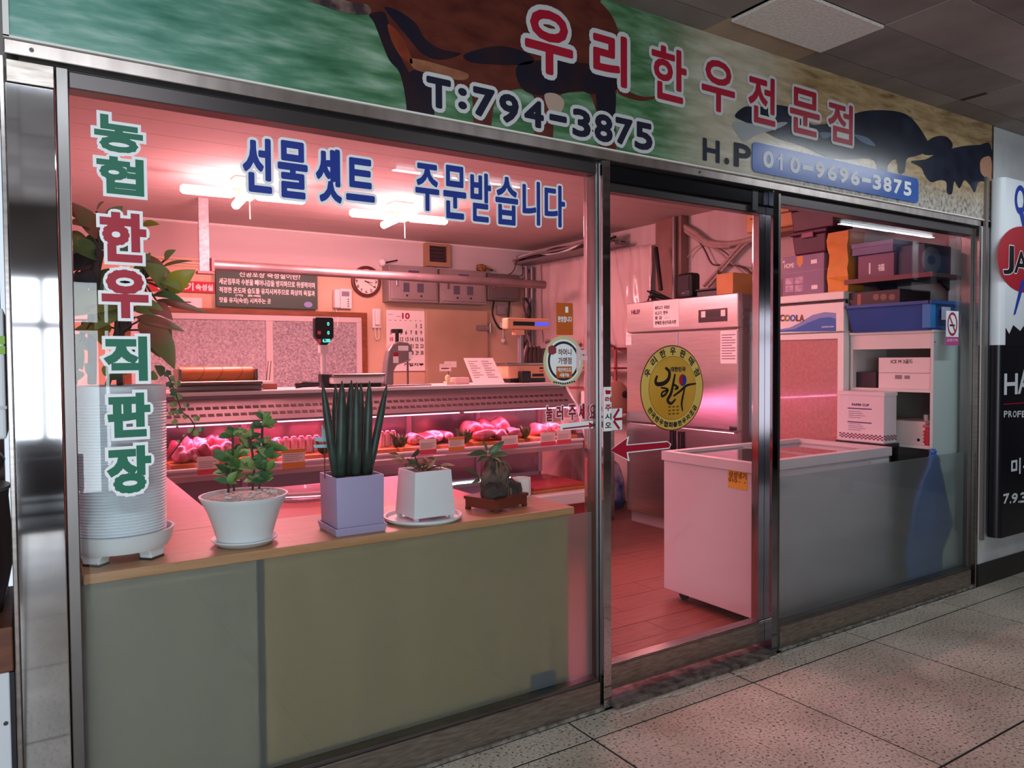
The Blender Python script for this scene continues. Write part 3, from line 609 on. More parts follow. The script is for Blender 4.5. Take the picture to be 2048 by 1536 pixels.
def sticker(name, label, q, y, m, rows, mi, cat='sticker', extra=None):
    f = fY(y); q = pxbox(*q, y); t = thing(name, label, cat, ((q[0]+q[1])/2, y, q[2]))
    flat('backing', [(q[0], q[2]), (q[1], q[2]), (q[1], q[3]), (q[0], q[3])], f, m, t, .0030)
    if rows: printed(t, [(s, q[0]+(q[1]-q[0])*a, q[0]+(q[1]-q[0])*b, q[3]-(q[3]-q[2])*d, q[3]-(q[3]-q[2])*c) for s, a, b, c, d in rows], f, mi, .0038, .0006)
    return t, q, f
OR = mat('orange_print', '#c2591a', .5)
t, q, f = sticker('notice_sticker', 'orange sticker 환영합니다 above the round sticker', (1112, 606, 1145, 670), GY-.0005, OR, [('환영합니다', .08, .92, .42, .6)], WHITEV)
bars(t, [(q[0]+.045, q[0]+.06, q[3]-.04, q[3]-.015)], f, WHITEV, .004)
sticker('member_sticker', 'white card 하머니 가맹점 with orange foot stuck over the round sticker', (1113, 694, 1144, 732), GY-.0005, WHITEV, [('하머니', .08, .92, .1, .44), ('가맹점', .08, .92, .55, .9)], mat('brown_ink', '#6b3a2a', .6))
sticker('member_sticker', 'small orange card 개인카드도 사용가능 below the member card', (1112, 733, 1143, 756), GY-.0005, OR, [('개인카드도', .05, .95, .12, .46), ('사용가능', .2, .8, .58, .9)], WHITEV)
t, q, f = sticker('no_smoking_sticker', 'white and pink no smoking sticker on the right glass', (1891, 622, 1916, 691), GY-.0005, WHITEV, None, None)
PKV = mat('pink_print', '#b8468c', .5); flat('pink_foot', [(q[0], q[2]), (q[1], q[2]), (q[1], q[2]+(q[3]-q[2])*.25), (q[0], q[2]+(q[3]-q[2])*.25)], f, PKV, t, .0036)
cx_, cz_, r1 = (q[0]+q[1])/2, q[2]+(q[3]-q[2])*.62, (q[1]-q[0])*.40
V = []; F = []
for i in range(32):
    a = 2*math.pi*i/32; V += [(cx_+r1*math.cos(a), y-.0038, cz_+r1*1.25*math.sin(a)), (cx_+r1*.78*math.cos(a), y-.0038, cz_+r1*1.25*.78*math.sin(a))]
for i in range(32): j = (i+1) % 32; F.append((2*i, 2*j, 2*j+1, 2*i+1))
ob('ban_ring', (V, F), mat('ban_red', '#a02048', .5), t)
bars(t, [(cx_-r1*.55, cx_+r1*.5, cz_-.014, cz_-.002)], f, INK, .0040, 'cigarette')
flat('ban_bar', [(cx_-r1*.62, cz_+r1*.72), (cx_-r1*.48, cz_+r1*.86), (cx_+r1*.62, cz_-r1*.72), (cx_+r1*.48, cz_-r1*.86)], f, mat('ban_red', '#a02048'), t, .0044)
printed(t, [('금연구역', q[0]+.012, q[1]-.012, q[2]+.025, q[2]+.042)], f, WHITEV, .0044)
# ------------------------------------------------------------------ back wall of the shop
WOODB = mat('frame_wood', '#8e5432', .45, col2='#77421f', scale=6, stretch=(1, 1, 8))
PANE = mat('frosted_pane', '#d9d4d6', .35, col2='#7d7480', scale=55, contrast=1.2, bump=.5, bscale=140)
PANE2 = mat('frosted_pane_dark', '#d2cfd2', .35, col2='#675f6c', scale=55, contrast=1.1, bump=.5, bscale=140)
ALU = mat('alu_frame', '#d6cdcd', .4)
yw = YB-.01
xl = .75; xr = A(733, 690, yw).x; zt = A(600, 622, yw).z; zb = 1.02
wt = thing('window_3', 'frosted sliding window with a brown wooden surround in the back wall', None, (xl, yw, zb), kind='structure')
ob('surround', gmerge(gbox(xl, xr, yw-.03, yw, zt-.05, zt), gbox(xr-.06, xr, yw-.03, yw, zb, zt-.05), gbox(xl, xl+.06, yw-.03, yw, zb, zt-.05)), WOODB, wt)
xm = A(538, 700, yw).x
ob('rail', gbox(xl+.06, xr-.06, yw-.022, yw, zt-.11, zt-.05), ALU, wt, bevel=.004)
ob('rail', gbox(xl+.06, xr-.06, yw-.022, yw, zb, zb+.1), ALU, wt, bevel=.004)
for xa, xb in ((xl+.06, xl+.12), (xm-.035, xm+.035), (xr-.12, xr-.06)): ob('stile', gbox(xa, xb, yw-.026, yw, zb+.1, zt-.11), ALU, wt, bevel=.004)
ob('pane', gbox(xl+.12, xm-.035, yw-.01, yw-.004, zb+.1, zt-.11), PANE, wt); ob('pane', gbox(xm+.035, xr-.12, yw-.012, yw-.006, zb+.1, zt-.11), PANE2, wt)
# green notice board
yb = YB-.05
q = pxbox(432, 542, 635, 616, yb); f = fY(yb)
t = thing('notice_board', 'green notice board with white lettering about ageing meat above the window', 'notice', ((q[0]+q[1])/2, yb, q[2]))
ob('board', gbox(q[0], q[1], yb, YB-.012, q[2], q[3]), mat('board_green', '#39564a', .5), t, bevel=.003)
W_, H_ = q[1]-q[0], q[3]-q[2]
def row(s, a, b, c, d): return (s, q[0]+W_*a, q[0]+W_*b, q[3]-H_*d, q[3]-H_*c)
printed(t, [row('진공포장 숙성실이란?', .22, .82, .04, .19), row('세균침투와 수분을 빼어나감을 방지하므로 위생적이며', .03, .97, .25, .41), row('적정한 온도와 습도를 유지시켜주므로 최상의 육질과', .03, .97, .48, .63), row('(1℃)     (85~90%)', .18, .42, .66, .72), row('맛을 유지(숙성) 시켜주는 곳', .03, .52, .75, .91)], f, PAPER, .001, .0015)
flat('emblem', [(q[0]+W_*.9+.045*math.cos(a_*.3927), q[2]+H_*.13+.03*math.sin(a_*.3927)) for a_ in range(16)], f, mat('emblem_blue', '#8b9ad0', .5), t, .001)
# red banner and the paper under it
q = pxbox(300, 561, 430, 583, yb); t = thing('red_banner', 'red strip banner with white lettering 생고기숙성실 beside the green board', 'banner', ((q[0]+q[1])/2, yb, q[2])); f = fY(yb)
ob('strip', gbox(q[0], q[1], yb+.02, YB-.012, q[2], q[3]), mat('banner_red', '#c0283c', .6), t)
W_ = q[1]-q[0]; printed(t, [('냉장생고기', q[0]+W_*.1, q[0]+W_*.66, q[2]+.015, q[3]-.015), ('숙성실', q[0]+W_*.7, q[0]+W_*.97, q[2]+.02, q[3]-.025)], fY(yb+.02), PAPER, .001, .003)
q2 = pxbox(300, 594, 404, 616, yb+.02); t = thing('paper_notice', 'white paper notice pinned below the red banner', 'paper', ((q2[0]+q2[1])/2, yb, q2[2]-.08))
ob('sheet', gbox(q2[0], q2[1], yb+.025, YB-.012, q2[2]-.04, q2[3]-.0), PAPER, t)
bars(t, [(q2[0]+.05+.12*(k % 3), q2[0]+.12+.12*(k % 3), q2[3]-.05-.04*(k//3), q2[3]-.04-.04*(k//3)) for k in range(9)], fY(yb+.025), INK, .001)
# wall clock
c = A(733, 563, YB-.03); t = thing('wall_clock', 'round wall clock with a dark red wooden rim', 'clock', (c.x, YB, c.z)); R_ = .168
def ydisc(r0, r1, y0, y1, n=40):
    g = glathe([(r0, y0), (r1, y0), (r1, y1), (r0, y1), (r0, y0)], n, cap=False); return [(c.x+a, YB-b_, c.z+d_) for a, d_, b_ in g[0]], g[1]
ob('rim', ydisc(R_*.8, R_, .0, .045), mat('clock_rim', '#5a2b26', .35), t, bevel=.006, smooth='auto')
ob('face', ydisc(0.001, R_*.82, .0, .022), mat('clock_face', '#efe9dc', .5), t)
fc = fY(YB-.0225)
for k in range(1, 13):
    a = math.radians(90-30*k); px_, pz_ = c.x+R_*.66*math.cos(a), c.z+R_*.66*math.sin(a); w_ = .012 if k < 10 else .018
    ob('numeral', gtext(str(k), (px_-w_, px_+w_, pz_-.015, pz_+.015), fc, .001, .001), INK, t)
for ang, L, w_ in ((-10, .075, .006), (-32, .12, .004)):
    a = math.radians(ang); ca, sa = math.cos(a), math.sin(a)
    flat('clock_hand', [(c.x+r*ca-s_*sa, c.z+r*sa+s_*ca) for r, s_ in ((-.02, -w_), (L, -w_*.5), (L, w_*.5), (-.02, w_))], fc, BLACK, t, .003)
# door phone with a screen, handset phone
q = pxbox(668, 577, 704, 617, YB-.06); t = thing('door_phone', 'white video door phone with a grey screen between board and clock', 'phone', ((q[0]+q[1])/2, YB-.03, q[2]))
ob('body', gbox(q[0]+.07, q[1], YB-.06, YB-.012, q[2], q[3]), WPLAST, t, bevel=.008); ob('handset', gbox(q[0], q[0]+.065, YB-.085, YB-.012, q[2], q[3]-.01), WPLAST, t, bevel=.015)
ob('screen', gbox(q[0]+.085, q[1]-.03, YB-.063, YB-.06, q[2]+.13, q[3]-.03), mat('screen_grey', '#8f8a96', .2), t); bars(t, [(q[1]-.05, q[1]-.035, q[2]+.02+.025*k, q[2]+.032+.025*k) for k in range(4)], fY(YB-.06), INK, .001, 'buttons')
ob('cord', gtube(spline([(q[0]+.03, YB-.03, q[2]), (q[0]+.05, YB-.03, q[2]-.12), (q[0]+.04, YB-.03, q[2]-.2)]), .006, 6), WPLAST, t, smooth=True)
q = pxbox(746, 617, 763, 656, YB-.05); t = thing('wall_phone', 'slim white intercom handset with a coiled cord below the clock', 'phone', ((q[0]+q[1])/2, YB-.03, q[2]-.1))
ob('cradle', gbox(q[0], q[1], YB-.04, YB-.012, q[2], q[3]), WPLAST, t, bevel=.008); ob('handset', gbox(q[0]+.02, q[1]-.02, YB-.07, YB-.04, q[2]+.03, q[3]-.02), WPLAST, t, bevel=.012)
ob('cord', gtube(spline([(q[0]+.03, YB-.03, q[2]), (q[0]+.035, YB-.03, q[2]-.1), (q[0]+.055, YB-.03, q[2]-.125), (q[0]+.075, YB-.03, q[2]-.1), (q[0]+.075, YB-.03, q[2])]), .006, 6), WPLAST, t, smooth=True)
# electric cabinets
EG = mat('cabinet_grey', '#98908f', .45, .1, col2='#8a8281', scale=3); EGD = mat('cabinet_dark', '#6b6664', .5, .1, col2='#5e5957', scale=3)
def cabinet(q, m, label, wins=True):
    yf = YB-.2; b = pxbox(*q, yf); t = thing('electric_cabinet', label, 'cabinet', ((b[0]+b[1])/2, yf+.1, b[2]), group='electric cabinets on the back wall')
    ob('body', gbox(b[0], b[1], yf, YB-.012, b[2], b[3]), m, t, bevel=.006)
    dr = ob('door', gbox(b[0]+.025, b[1]-.025, yf-.012, yf, b[2]+.025, b[3]-.025), m, t, bevel=.004); ff = fY(yf-.012); w_ = b[1]-b[0]; h_ = b[3]-b[2]
    if wins:
        for k in (.33, .62):
            xc = b[0]+w_*k; ob('meter_window', gbox(xc-.04, xc+.04, yf-.018, yf-.012, b[2]+h_*.27, b[2]+h_*.52), mat('meter_window', '#565563', .2), dr, bevel=.004)
            ob('knob', gcyl((xc+.01, yf-.02, b[2]+h_*.17), .011, .01, 'y', 10), INK, dr)
        ob('name_plate', gbox(b[0]+w_*.38, b[0]+w_*.6, yf-.015, yf-.012, b[3]-h_*.2, b[3]-h_*.13), mat('plate_navy', '#4b4f77', .4), dr)
    ob('latch', gbox(b[0]+w_*.13, b[0]+w_*.16, yf-.03, yf-.012, b[2]+h_*.42, b[2]+h_*.62), STEEL, dr, bevel=.003)
    return t, b
cabinet((778, 532, 876, 604), EG, 'grey electric cabinet with two meter windows next to the clock')
cabinet((881, 540, 973, 608), EG, 'grey electric cabinet with two meter windows, the middle one of three')
_, bdk = cabinet((976, 548, 1040, 601), EGD, 'small dark grey electric cabinet at the right of the row', False)
# odds on the cabinets
P = A(968, 534, YB-.12); ob('tool_bundle', gmerge(gsph((P.x-.04, YB-.12, P.z-.015), .07, .05, .045, 10, 7, .25, 1), gtube([(P.x, YB-.12, P.z), (P.x+.13, YB-.1, P.z-.03)], .012, 6)), mat('yellow_cloth', '#b9832f', .7, col2='#4a3c2c', scale=25), label='small yellow and black bundle on top of the middle cabinet', cat='bundle', smooth=True)
P = A(768, 524, YB-.1); t = thing('wall_bracket', 'little white bracket with a black rod beside the first cabinet', 'bracket', (P.x, YB, P.z))
ob('body', gsph((P.x, YB-.05, P.z), .045, .05, .045, 10, 8), WPLAST, t, smooth=True); ob('rod', gtube([(P.x, YB-.08, P.z-.01), (P.x+.16, YB-.1, P.z+.03)], .008, 6), BLACK, t)
# framed dark vent
q = pxbox(853, 487, 901, 533, YB-.1); t = thing('wall_vent', 'square dark vent in a tan frame high on the back wall', 'vent', ((q[0]+q[1])/2, YB-.05, q[2]))
ob('frame', gmerge(gbox(q[0], q[0]+.04, YB-.1, YB-.012, q[2], q[3]), gbox(q[1]-.04, q[1], YB-.1, YB-.012, q[2], q[3]), gbox(q[0]+.04, q[1]-.04, YB-.1, YB-.012, q[3]-.03, q[3]), gbox(q[0]+.04, q[1]-.04, YB-.1, YB-.012, q[2], q[2]+.05)), mat('tan_wood', '#a98a6a', .5), t)
for k in range(5): ob('louvre', gbox(q[0]+.04, q[1]-.04, YB-.075, YB-.06, q[2]+.06+.04*k, q[2]+.092+.04*k), mat('vent_dark', '#3b2f33', .5), t)
ob('vent_back', gbox(q[0]+.04, q[1]-.04, YB-.05, YB-.04, q[2]+.05, q[3]-.03), mat('vent_dark', '#3b2f33'), t)
# calendar
q = pxbox(773, 621, 852, 742, YB-.02); f = fY(YB-.02); t = thing('wall_calendar', 'large paper wall calendar showing month 10', 'calendar', ((q[0]+q[1])/2, YB-.02, q[2]))
ob('sheet', gbox(q[0], q[1], YB-.02, YB-.014, q[2], q[3]), PAPER, t); W_, H_ = q[1]-q[0], q[3]-q[2]
printed(t, [('10', q[0]+W_*.40, q[0]+W_*.58, q[3]-H_*.135, q[3]-H_*.045)], f, REDV, .001, .004, 'month')
red, blk = [], []
for d_ in range(1, 32):
    k = d_+4; cx_, r_ = k % 7, k//7; a = q[0]+W_*(.07+.128*cx_); z_ = q[3]-H_*(.19+.112*(r_+.55)); w_ = .02 if d_ < 10 else .036
    (red if cx_ == 0 or d_ in (4, 9, 11) else blk).append((str(d_), a+.008, a+.008+w_, z_-.022, z_+.022))
printed(t, red, f, REDV, .001, .0015, 'days'); printed(t, blk, f, INK, .001, .0015, 'days')
printed(t, [('기업지부', q[0]+W_*.42, q[0]+W_*.93, q[2]+H_*.08, q[2]+H_*.13)], f, INK, .001, .002)
bars(t, [(q[0]+.02+.1*k, q[0]+.08+.1*k, q[3]-.05-.02*(k % 3), q[3]-.045-.02*(k % 3)) for k in range(2)]+[(q[0]+W_*.07+W_*.128*k, q[0]+W_*.12+W_*.128*k, q[3]-H_*.17, q[3]-H_*.16) for k in range(7)], f, mat('ink_grey', '#8d8084', .8), .001)
# cold room door
q = pxbox(853, 620, 976, 745, YB-.07); t = thing('cold_room_door', 'beige insulated cold room door with a heavy hinge on the back wall', 'door', ((q[0]+q[1])/2, YB-.04, 0))
ob('leaf', gbox(q[0], q[1], YB-.075, YB-.013, .1, q[3]), mat('door_beige', '#bda488', .5, col2='#b0967a', scale=2), t, bevel=.01)
z_ = A(965, 656, YB-.08).z; x_ = q[1]
ob('hinge', gmerge(gbox(x_-.16, x_+.02, YB-.1, YB-.075, z_-.03, z_+.03), gcyl((x_+.02, YB-.095, z_-.06), .025, .12, 'z', 10)), STEEL, t, bevel=.004)
ob('latch', gbox(q[0]+.22, q[0]+.38, YB-.078, YB-.0755, 1.42, 1.49), PAPER, t)
# meter, switch, plug on the wall right of the door
P = A(1002, 620, YB-.06); t = thing('power_meter', 'small grey power meter with looping black cable under the dark cabinet', 'meter', (P.x, YB, P.z-.08))
ob('case', gbox(P.x-.05, P.x+.06, YB-.08, YB-.012, P.z-.06, P.z+.06), EG, t, bevel=.008); ob('dial', gbox(P.x-.03, P.x+.04, YB-.084, YB-.08, P.z-.02, P.z+.03), mat('screen_grey', '#8f8a96'), t)
ob('cable', gtube(spline([(P.x-.08, YB-.03, P.z+.1), (P.x-.1, YB-.03, P.z-.06), (P.x+.0, YB-.03, P.z-.22), (P.x+.1, YB-.03, P.z-.16), (P.x+.14, YB-.03, P.z+.1)]), .011, 6), BLACK, t, smooth=True)
P = A(1005, 652, YB-.03); t = thing('wall_socket', 'white wall switch with a cord and hanging plug near the scale', 'socket', (P.x, YB, P.z-.2))
ob('plate', gbox(P.x-.03, P.x+.03, YB-.03, YB-.012, P.z-.04, P.z+.04), WPLAST, t, bevel=.005); ob('cord', gtube(spline([(P.x, YB-.03, P.z-.04), (P.x+.01, YB-.03, P.z-.1), (P.x, YB-.03, P.z-.16)]), .006, 6), WPLAST, t); ob('plug', gsph((P.x, YB-.04, P.z-.18), .03, .025, .03, 10, 7), WPLAST, t, smooth=True)
# hanging rail with its ceiling bar
bt = Z(406, 396, ZC); yr = bt.y; zr = A(430, 531, yr).z; xe = A(1078, 568, yr).x
t = thing('hanging_rail', 'thick horizontal steel rail hung from a white flat bar across the shop', 'rail', (bt.x, yr, zr))
ob('ceiling_bar', gbox(bt.x-.04, bt.x+.04, yr-.012, yr+.012, zr-.06, ZC), mat('speckled_white', '#b9adae', .7, col2='#a39799', scale=40, contrast=.3), t, bevel=.004)
ob('bar_bracket', gmerge(gbox(bt.x-.06, bt.x+.07, yr-.05, yr+.05, zr-.075, zr-.055), gbox(bt.x+.05, bt.x+.07, yr-.05, yr+.05, zr-.06, zr+.06)), mat('bracket_red', '#9c5254', .5), t)
ob('rail_pipe', gcyl((bt.x+.07, yr, zr), .042, xe-bt.x, 'x', 20), mat('rail_steel', '#a69a9a', .35, .7, col2='#95898a', scale=6), t, smooth='auto')
# corner pipes and cables
P = A(1068, 560, 5.2); P.x = min(P.x, 5.2); t = thing('pipe_bundle', 'vertical grey pipes wrapped with tangled cables in the back right corner', 'pipes', (P.x, 5.2, 1.3))
for dx in (-.05, .03): ob('pipe', gcyl((P.x+dx, 5.2, 1.3), .028, 1.34, 'z', 12), mat('pipe_grey', '#8b8284', .4, .4), t, smooth='auto')
for k in range(5):
    pts = [(P.x-.1+.06*math.sin(k*2+j*1.3), 5.13+.02*math.cos(j+k), 2.25-.13*j) for j in range(7)]
    ob('cable', gtube(spline(pts, 4), .011, 6), [BLACK, mat('cable_grey', '#8f8587', .5), mat('cable_brown', '#54373a', .5)][k % 3], t, smooth=True)
P0 = A(1035, 512, 5.2)
t = thing('cable_tray', 'overhead tray of cables along the right wall below the ceiling', 'cables', (5.1, 4.5, 2.6))
ob('tray', gbox(5.02, 5.2, 3.4, 5.28, 2.66, 2.69), mat('pipe_grey', '#8b8284'), t)
for k in range(7):
    x_ = 5.02+.03*k; pts = [(x_+random.uniform(-.02, .02), 5.28-.36*j, 2.72+random.uniform(-.02, .05)) for j in range(6)]; pts = [(min(a_, 5.23), b_, c_) for a_, b_, c_ in pts]
    ob('cable', gtube(spline(pts, 4), .013, 6), [mat('cable_grey', '#8f8587'), WPLAST, mat('cable_brown', '#54373a'), BLACK][k % 4], t, smooth=True)
for k, (u0, v0, u1, v1, u2, v2) in enumerate(((1034, 515, 1028, 540, 1016, 550), (1043, 518, 1046, 545, 1041, 552), (1045, 535, 1060, 545, 1072, 540))):
    ob('cable', gtube(spline([(min(q_.x, 5.24), q_.y, q_.z) for q_ in (A(u0, v0, 5.2), A(u1, v1, 5.24), A(u2, v2, 5.28))]), .008, 6), mat('cable_brown', '#54373a'), t, smooth=True)
# clear plastic curtain over the right wall
CURT = mat('plastic_sheet', '#d9c5c5', .22, col2='#cdb6b6', scale=3, coat=.5, bump=.25, bscale=6)
def sheet(name, y0, y1, z0, z1, x, amp, seed, wav=.05):
    rn = random.Random(seed); nx, nz = 26, 22; ph = [(rn.uniform(2, 14), rn.uniform(-4, 4), rn.uniform(0, 6)) for _ in range(6)]; V, F = [], []
    for j in range(nz+1):
        for i in range(nx+1):
            fy, fz = i/nx, j/nz; d = sum(abs(math.sin(a*fy*2+b*fz*2+c_)) for a, b, c_ in ph)/6*amp
            V.append((x-d, y0+(y1-y0)*fy, z0+(z1-z0)*fz+(wav*math.sin(fy*9) if j == 0 else 0)))
    for j in range(nz):
        for i in range(nx): k = j*(nx+1)+i; F.append((k, k+1, k+nx+2, k+nx+1))
    return V, F
ya = X(1082, 560, 5.26).y; yb_ = X(1208, 560, 5.26).y; yc = X(1309, 560, 5.26).y
ob('plastic_curtain', sheet('s', yb_, min(ya, 5.0), 1.68, 2.64, 5.27, .06, 3), CURT, smooth=True, solid=.002, label='taut plastic sheet on the right wall behind the left glass', cat='plastic sheet')
ob('plastic_curtain', sheet('s', yc, yb_-.01, 1.62, 2.64, 5.27, .08, 9), CURT, smooth=True, solid=.002, label='crinkled plastic sheet on the right wall left of the steel fridge', cat='plastic sheet')
# column beside the sheet
y0c, y1c = X(1362, 560, 5.2).y, X(1311, 560, 5.2).y
col_ = ob('wall_column', gbox(5.2, 5.3, y0c, y1c, 0, ZC), mat('column_brown', '#94736c', .6, col2='#836159', scale=3), kind='structure', bevel=.004)
ob('conduit', gcyl((5.17, y0c+.06, 1.9), .02, .94, 'z', 10), mat('pipe_grey', '#8b8284'), col_, smooth='auto')
# air conditioner high on the right wall
xa = 5.06; ya0, ya1 = .62, X(1491, 440, xa).y; zb_ = X(1492, 467, xa).z
t = thing('air_conditioner', 'cream wall mounted air conditioner with louvres above the fridge end', 'air conditioner', (5.2, (ya0+ya1)/2, zb_))
CREAM = mat('ac_cream', '#d9a86b', .4, col2='#cf9c60', scale=3)
ob('body', gbox(xa, 5.3, ya0, ya1, zb_, 2.8), CREAM, t, bevel=.015)
for k in range(10): ob('louvre', gbox(xa-.012, xa+.004, ya0+.03, ya1-.03, zb_+.15+.022*k, zb_+.163+.022*k), CREAM, t)
ob('air_outlet', gbox(xa-.006, xa+.002, ya0+.05, ya1-.05, zb_+.105, zb_+.115), mat('outlet_dark', '#6d4630', .6), t)
ob('drip_tray', gbox(xa+.03, 5.3, ya0+.02, ya1-.05, zb_-.035, zb_), mat('tray_tan', '#9c7d66', .6), t, bevel=.01)
# pipes and cables on the right wall above the fridge
t = thing('wall_piping', 'wrapped air conditioner pipes crossing on the pink wall above the fridge', 'pipes', (5.25, 2, 2.1))
def wp(pts, r, m, x=5.25): return ob('pipe', gtube(spline([X(u, v, x) for u, v in pts], 5), r, 8), m, t, smooth=True)
PW = mat('pipe_wrap', '#b79d98', .6, col2='#a98d88', scale=20); CB_ = mat('cable_brown', '#54373a')
wp([(1360, 448), (1390, 465), (1415, 484), (1450, 488), (1484, 484), (1535, 470)], .026, PW); wp([(1362, 455), (1395, 478), (1425, 492), (1462, 492)], .02, PW)
wp([(1408, 572), (1450, 525), (1490, 482), (1535, 470)], .016, PW); wp([(1416, 574), (1458, 525), (1498, 484), (1535, 474)], .014, PW)
wp([(1375, 515), (1385, 500), (1400, 491), (1415, 490)], .006, PW); wp([(1380, 468), (1400, 485), (1412, 505), (1420, 522), (1430, 530), (1460, 530), (1490, 536), (1503, 548), (1503, 560), (1500, 570)], .008, CB_)
wp([(1415, 490), (1440, 505), (1452, 516), (1470, 532), (1490, 548)], .008, PW); wp([(1425, 492), (1448, 502), (1462, 516)], .005, CB_)
# ------------------------------------------------------------------ refrigerated meat case
CX0, CX1 = .62, 3.90
ZT = A(1000, 768, 2.75).z
CASEW = mat('case_white', '#d5cdcd', .35); CASEP = mat('case_inside', '#cfb9bd', .3, col2='#c2a9ae', scale=3)
cz = thing('meat_case', 'long refrigerated meat display case with slotted canopy and pink light', 'display case', ((CX0+CX1)/2, 2.7, 0))
ob('worktop', gbox(CX0, CX1+.02, 2.73, 3.28, ZT-.028, ZT), CASEW, cz, bevel=.006)
ob('back_body', gbox(CX0, CX1, 3.12, 3.25, .06, ZT-.028), CASEW, cz)
ob('back_mirror', gbox(CX0+.03, CX1-.03, 3.105, 3.12, .5, ZT-.15), mat('case_mirror', '#b3a0a6', .18, .7), cz)
for k in range(6): xk = CX0+.03+(CX1-CX0-.06)*k/5; ob('back_post', gbox(xk-.02, xk+.02, 3.085, 3.105, .5, ZT-.14), mat('post_pink', '#d9a3b4', .4), cz)
ob('canopy', gprism([(2.74, ZT-.03), (2.74, ZT-.045), (2.58, ZT-.185), (2.58, ZT-.2), (2.6, ZT-.2), (2.78, ZT-.05), (2.78, ZT-.03)], CX0, CX1, lambda a, b, d: (d, a, b)), mat('canopy_grey', '#827175', .35, .3), cz)
# slots in the canopy: two rows of dark openings
dirc = Vector((0, 2.58-2.74, -.14)).normalized(); nrm = Vector((0, -.14, .16)).normalized()
slot = None
SLM = mat('slot_dark', '#3a2127', .7)
for r_ in (.42, .72):
    for k in range(62):
        xk = CX0+.1+(CX1-CX0-.2)*k/61+(.012 if r_ > .5 else 0); b = Vector((0, 2.74, ZT-.045))+dirc*(.213*r_)
        if slot is None or r_ != lastr:
            g = gbox(-.019, .019, -.012, .012, -.0015, .0015); R = Matrix((Vector((1, 0, 0)), dirc, -nrm)).transposed()
            slot = ob('slot', ([tuple(R @ Vector(p_)+Vector((xk, b.y, b.z))-nrm*0.0) for p_ in g[0]], g[1]), SLM, cz); x0s = xk; lastr = r_
        else: inst(slot, cz, dx=xk-x0s)
ob('lamp_housing', gbox(CX0+.05, CX1-.05, 2.66, 2.74, ZT-.19, ZT-.165), CASEW, cz)
PKT = mat('case_tube', (1, .32, .62), emit=7)
for k in range(3):
    xa_ = CX0+.1+k*1.08; ob('lamp_tube', gcyl((xa_, 2.70, ZT-.205), .013, 1.03, 'x', 10), PKT, cz, smooth=True)
    a = area('case_light', (xa_+.54-(CX0+CX1)/2, 0, ZT-.225), (math.radians(-20), 0, 0), 1.05, .04, 9, (1, .22, .46)); a.parent = cz
ob('upper_shelf', gbox(CX0+.03, CX1-.03, 2.50, 3.09, .80, .825), CASEP, cz, bevel=.004)
ob('price_rail', gprism([(2.47, .765), (2.50, .765), (2.50, .83), (2.485, .835), (2.46, .80)], CX0+.03, CX1-.03, lambda a, b, d: (d, a, b)), mat('rail_cream', '#d8c2c2', .3, .2), cz)
ob('rail_lip', gcyl((CX0+.03, 2.462, .838), .012, CX1-CX0-.06, 'x', 10), CASEW, cz, smooth='auto')
ob('under_tube', gcyl((CX0+.1, 2.53, .775), .011, CX1-CX0-.25, 'x', 8), mat('under_tube', (1, .5, .85), emit=4), cz, smooth=True)
ob('lower_deck', gbox(CX0+.03, CX1-.03, 2.32, 3.1, .40, .425), CASEP, cz, bevel=.004)
ob('front_ledge', gbox(CX0, CX1, 2.24, 2.34, .36, .455), CASEW, cz, bevel=.012)
ob('front_panel', gbox(CX0, CX1, 2.27, 2.31, .08, .36), mat('case_red', '#8e2026', .4), cz)
ob('kick', gbox(CX0+.03, CX1-.03, 2.33, 3.1, 0, .08), BLACK, cz)
ob('front_glass', gprism([(2.585, ZT-.2), (2.591, ZT-.2), (2.316, .45), (2.31, .45)], CX0+.01, CX1-.01, lambda a, b, d: (d, a, b)), CASEGLASS, cz)
for xk in (CX0+.02, CX1-.005):
    ob('end_wall', gprism([(3.12, .06), (3.12, ZT-.03), (2.76, ZT-.03), (2.58, ZT-.2), (2.29, .45), (2.29, .06)], xk-.012, xk+.012, lambda a, b, d: (d, a, b)), glass_mat('end_glass', (.93, .86, .88)) if xk > 2 else CASEW, cz)
ob('end_rail', gtube([(CX1, 2.75, ZT-.02), (CX1, 2.58, ZT-.2), (CX1, 2.29, .46)], .014, 8), CASEW, cz, smooth=True)
# ---- boards with meat on the upper shelf
BOARD = mat('board_orange', '#c9822d', .45, col2='#b97425', scale=4)
MEAT = mat('meat_red', '#a02a38', .4, col2='#d28484', scale=26, contrast=.8, coat=.3)
MEATD = mat('meat_dark', '#7d2a33', .4, col2='#a8454c', scale=16, contrast=.7, coat=.3)
FAT = mat('meat_marbled', '#b03a4c', .4, col2='#ecc9c6', scale=38, contrast=.5, coat=.3)
SLICE = mat('meat_slices', '#d6808a', .4, col2='#f0d0cc', scale=26, stretch=(6, 1, .6), contrast=.6)
GRN = mat('plastic_parsley', '#3c4a22', .6, col2='#5d6a33', scale=30)
SH = .826
def bx_(u0, u1, y): return A(u0, 880, y).x, A(u1, 880, y).x
labs = ['leftmost', 'second', 'third', 'fourth', 'fifth', 'sixth']
boards = [(338, 470), (480, 640), (655, 790), (800, 922), (942, 1044), (1056, 1160)]
for k, (u0, u1) in enumerate(boards):
    a, b = bx_(u0, u1, 2.56); b = min(b, CX1-.04); a = max(a, CX0+.05)
    ob('meat_board', gbox(a, b, 2.52, 2.98, SH, SH+.045), BOARD, bevel=.006, label=labs[k]+' orange meat board from the left on the upper shelf of the case', cat='board', group='orange boards in the meat case')
ZB = SH+.046
def lump(name, x, y, rx, ry, rz, m, seed, label, cat, group=None): return ob(name, glump((x, y, ZB+rz*.93), rx, ry, rz, seed), m, smooth=True, label=label, cat=cat, group=group)
a, b = bx_(345, 470, 2.6)
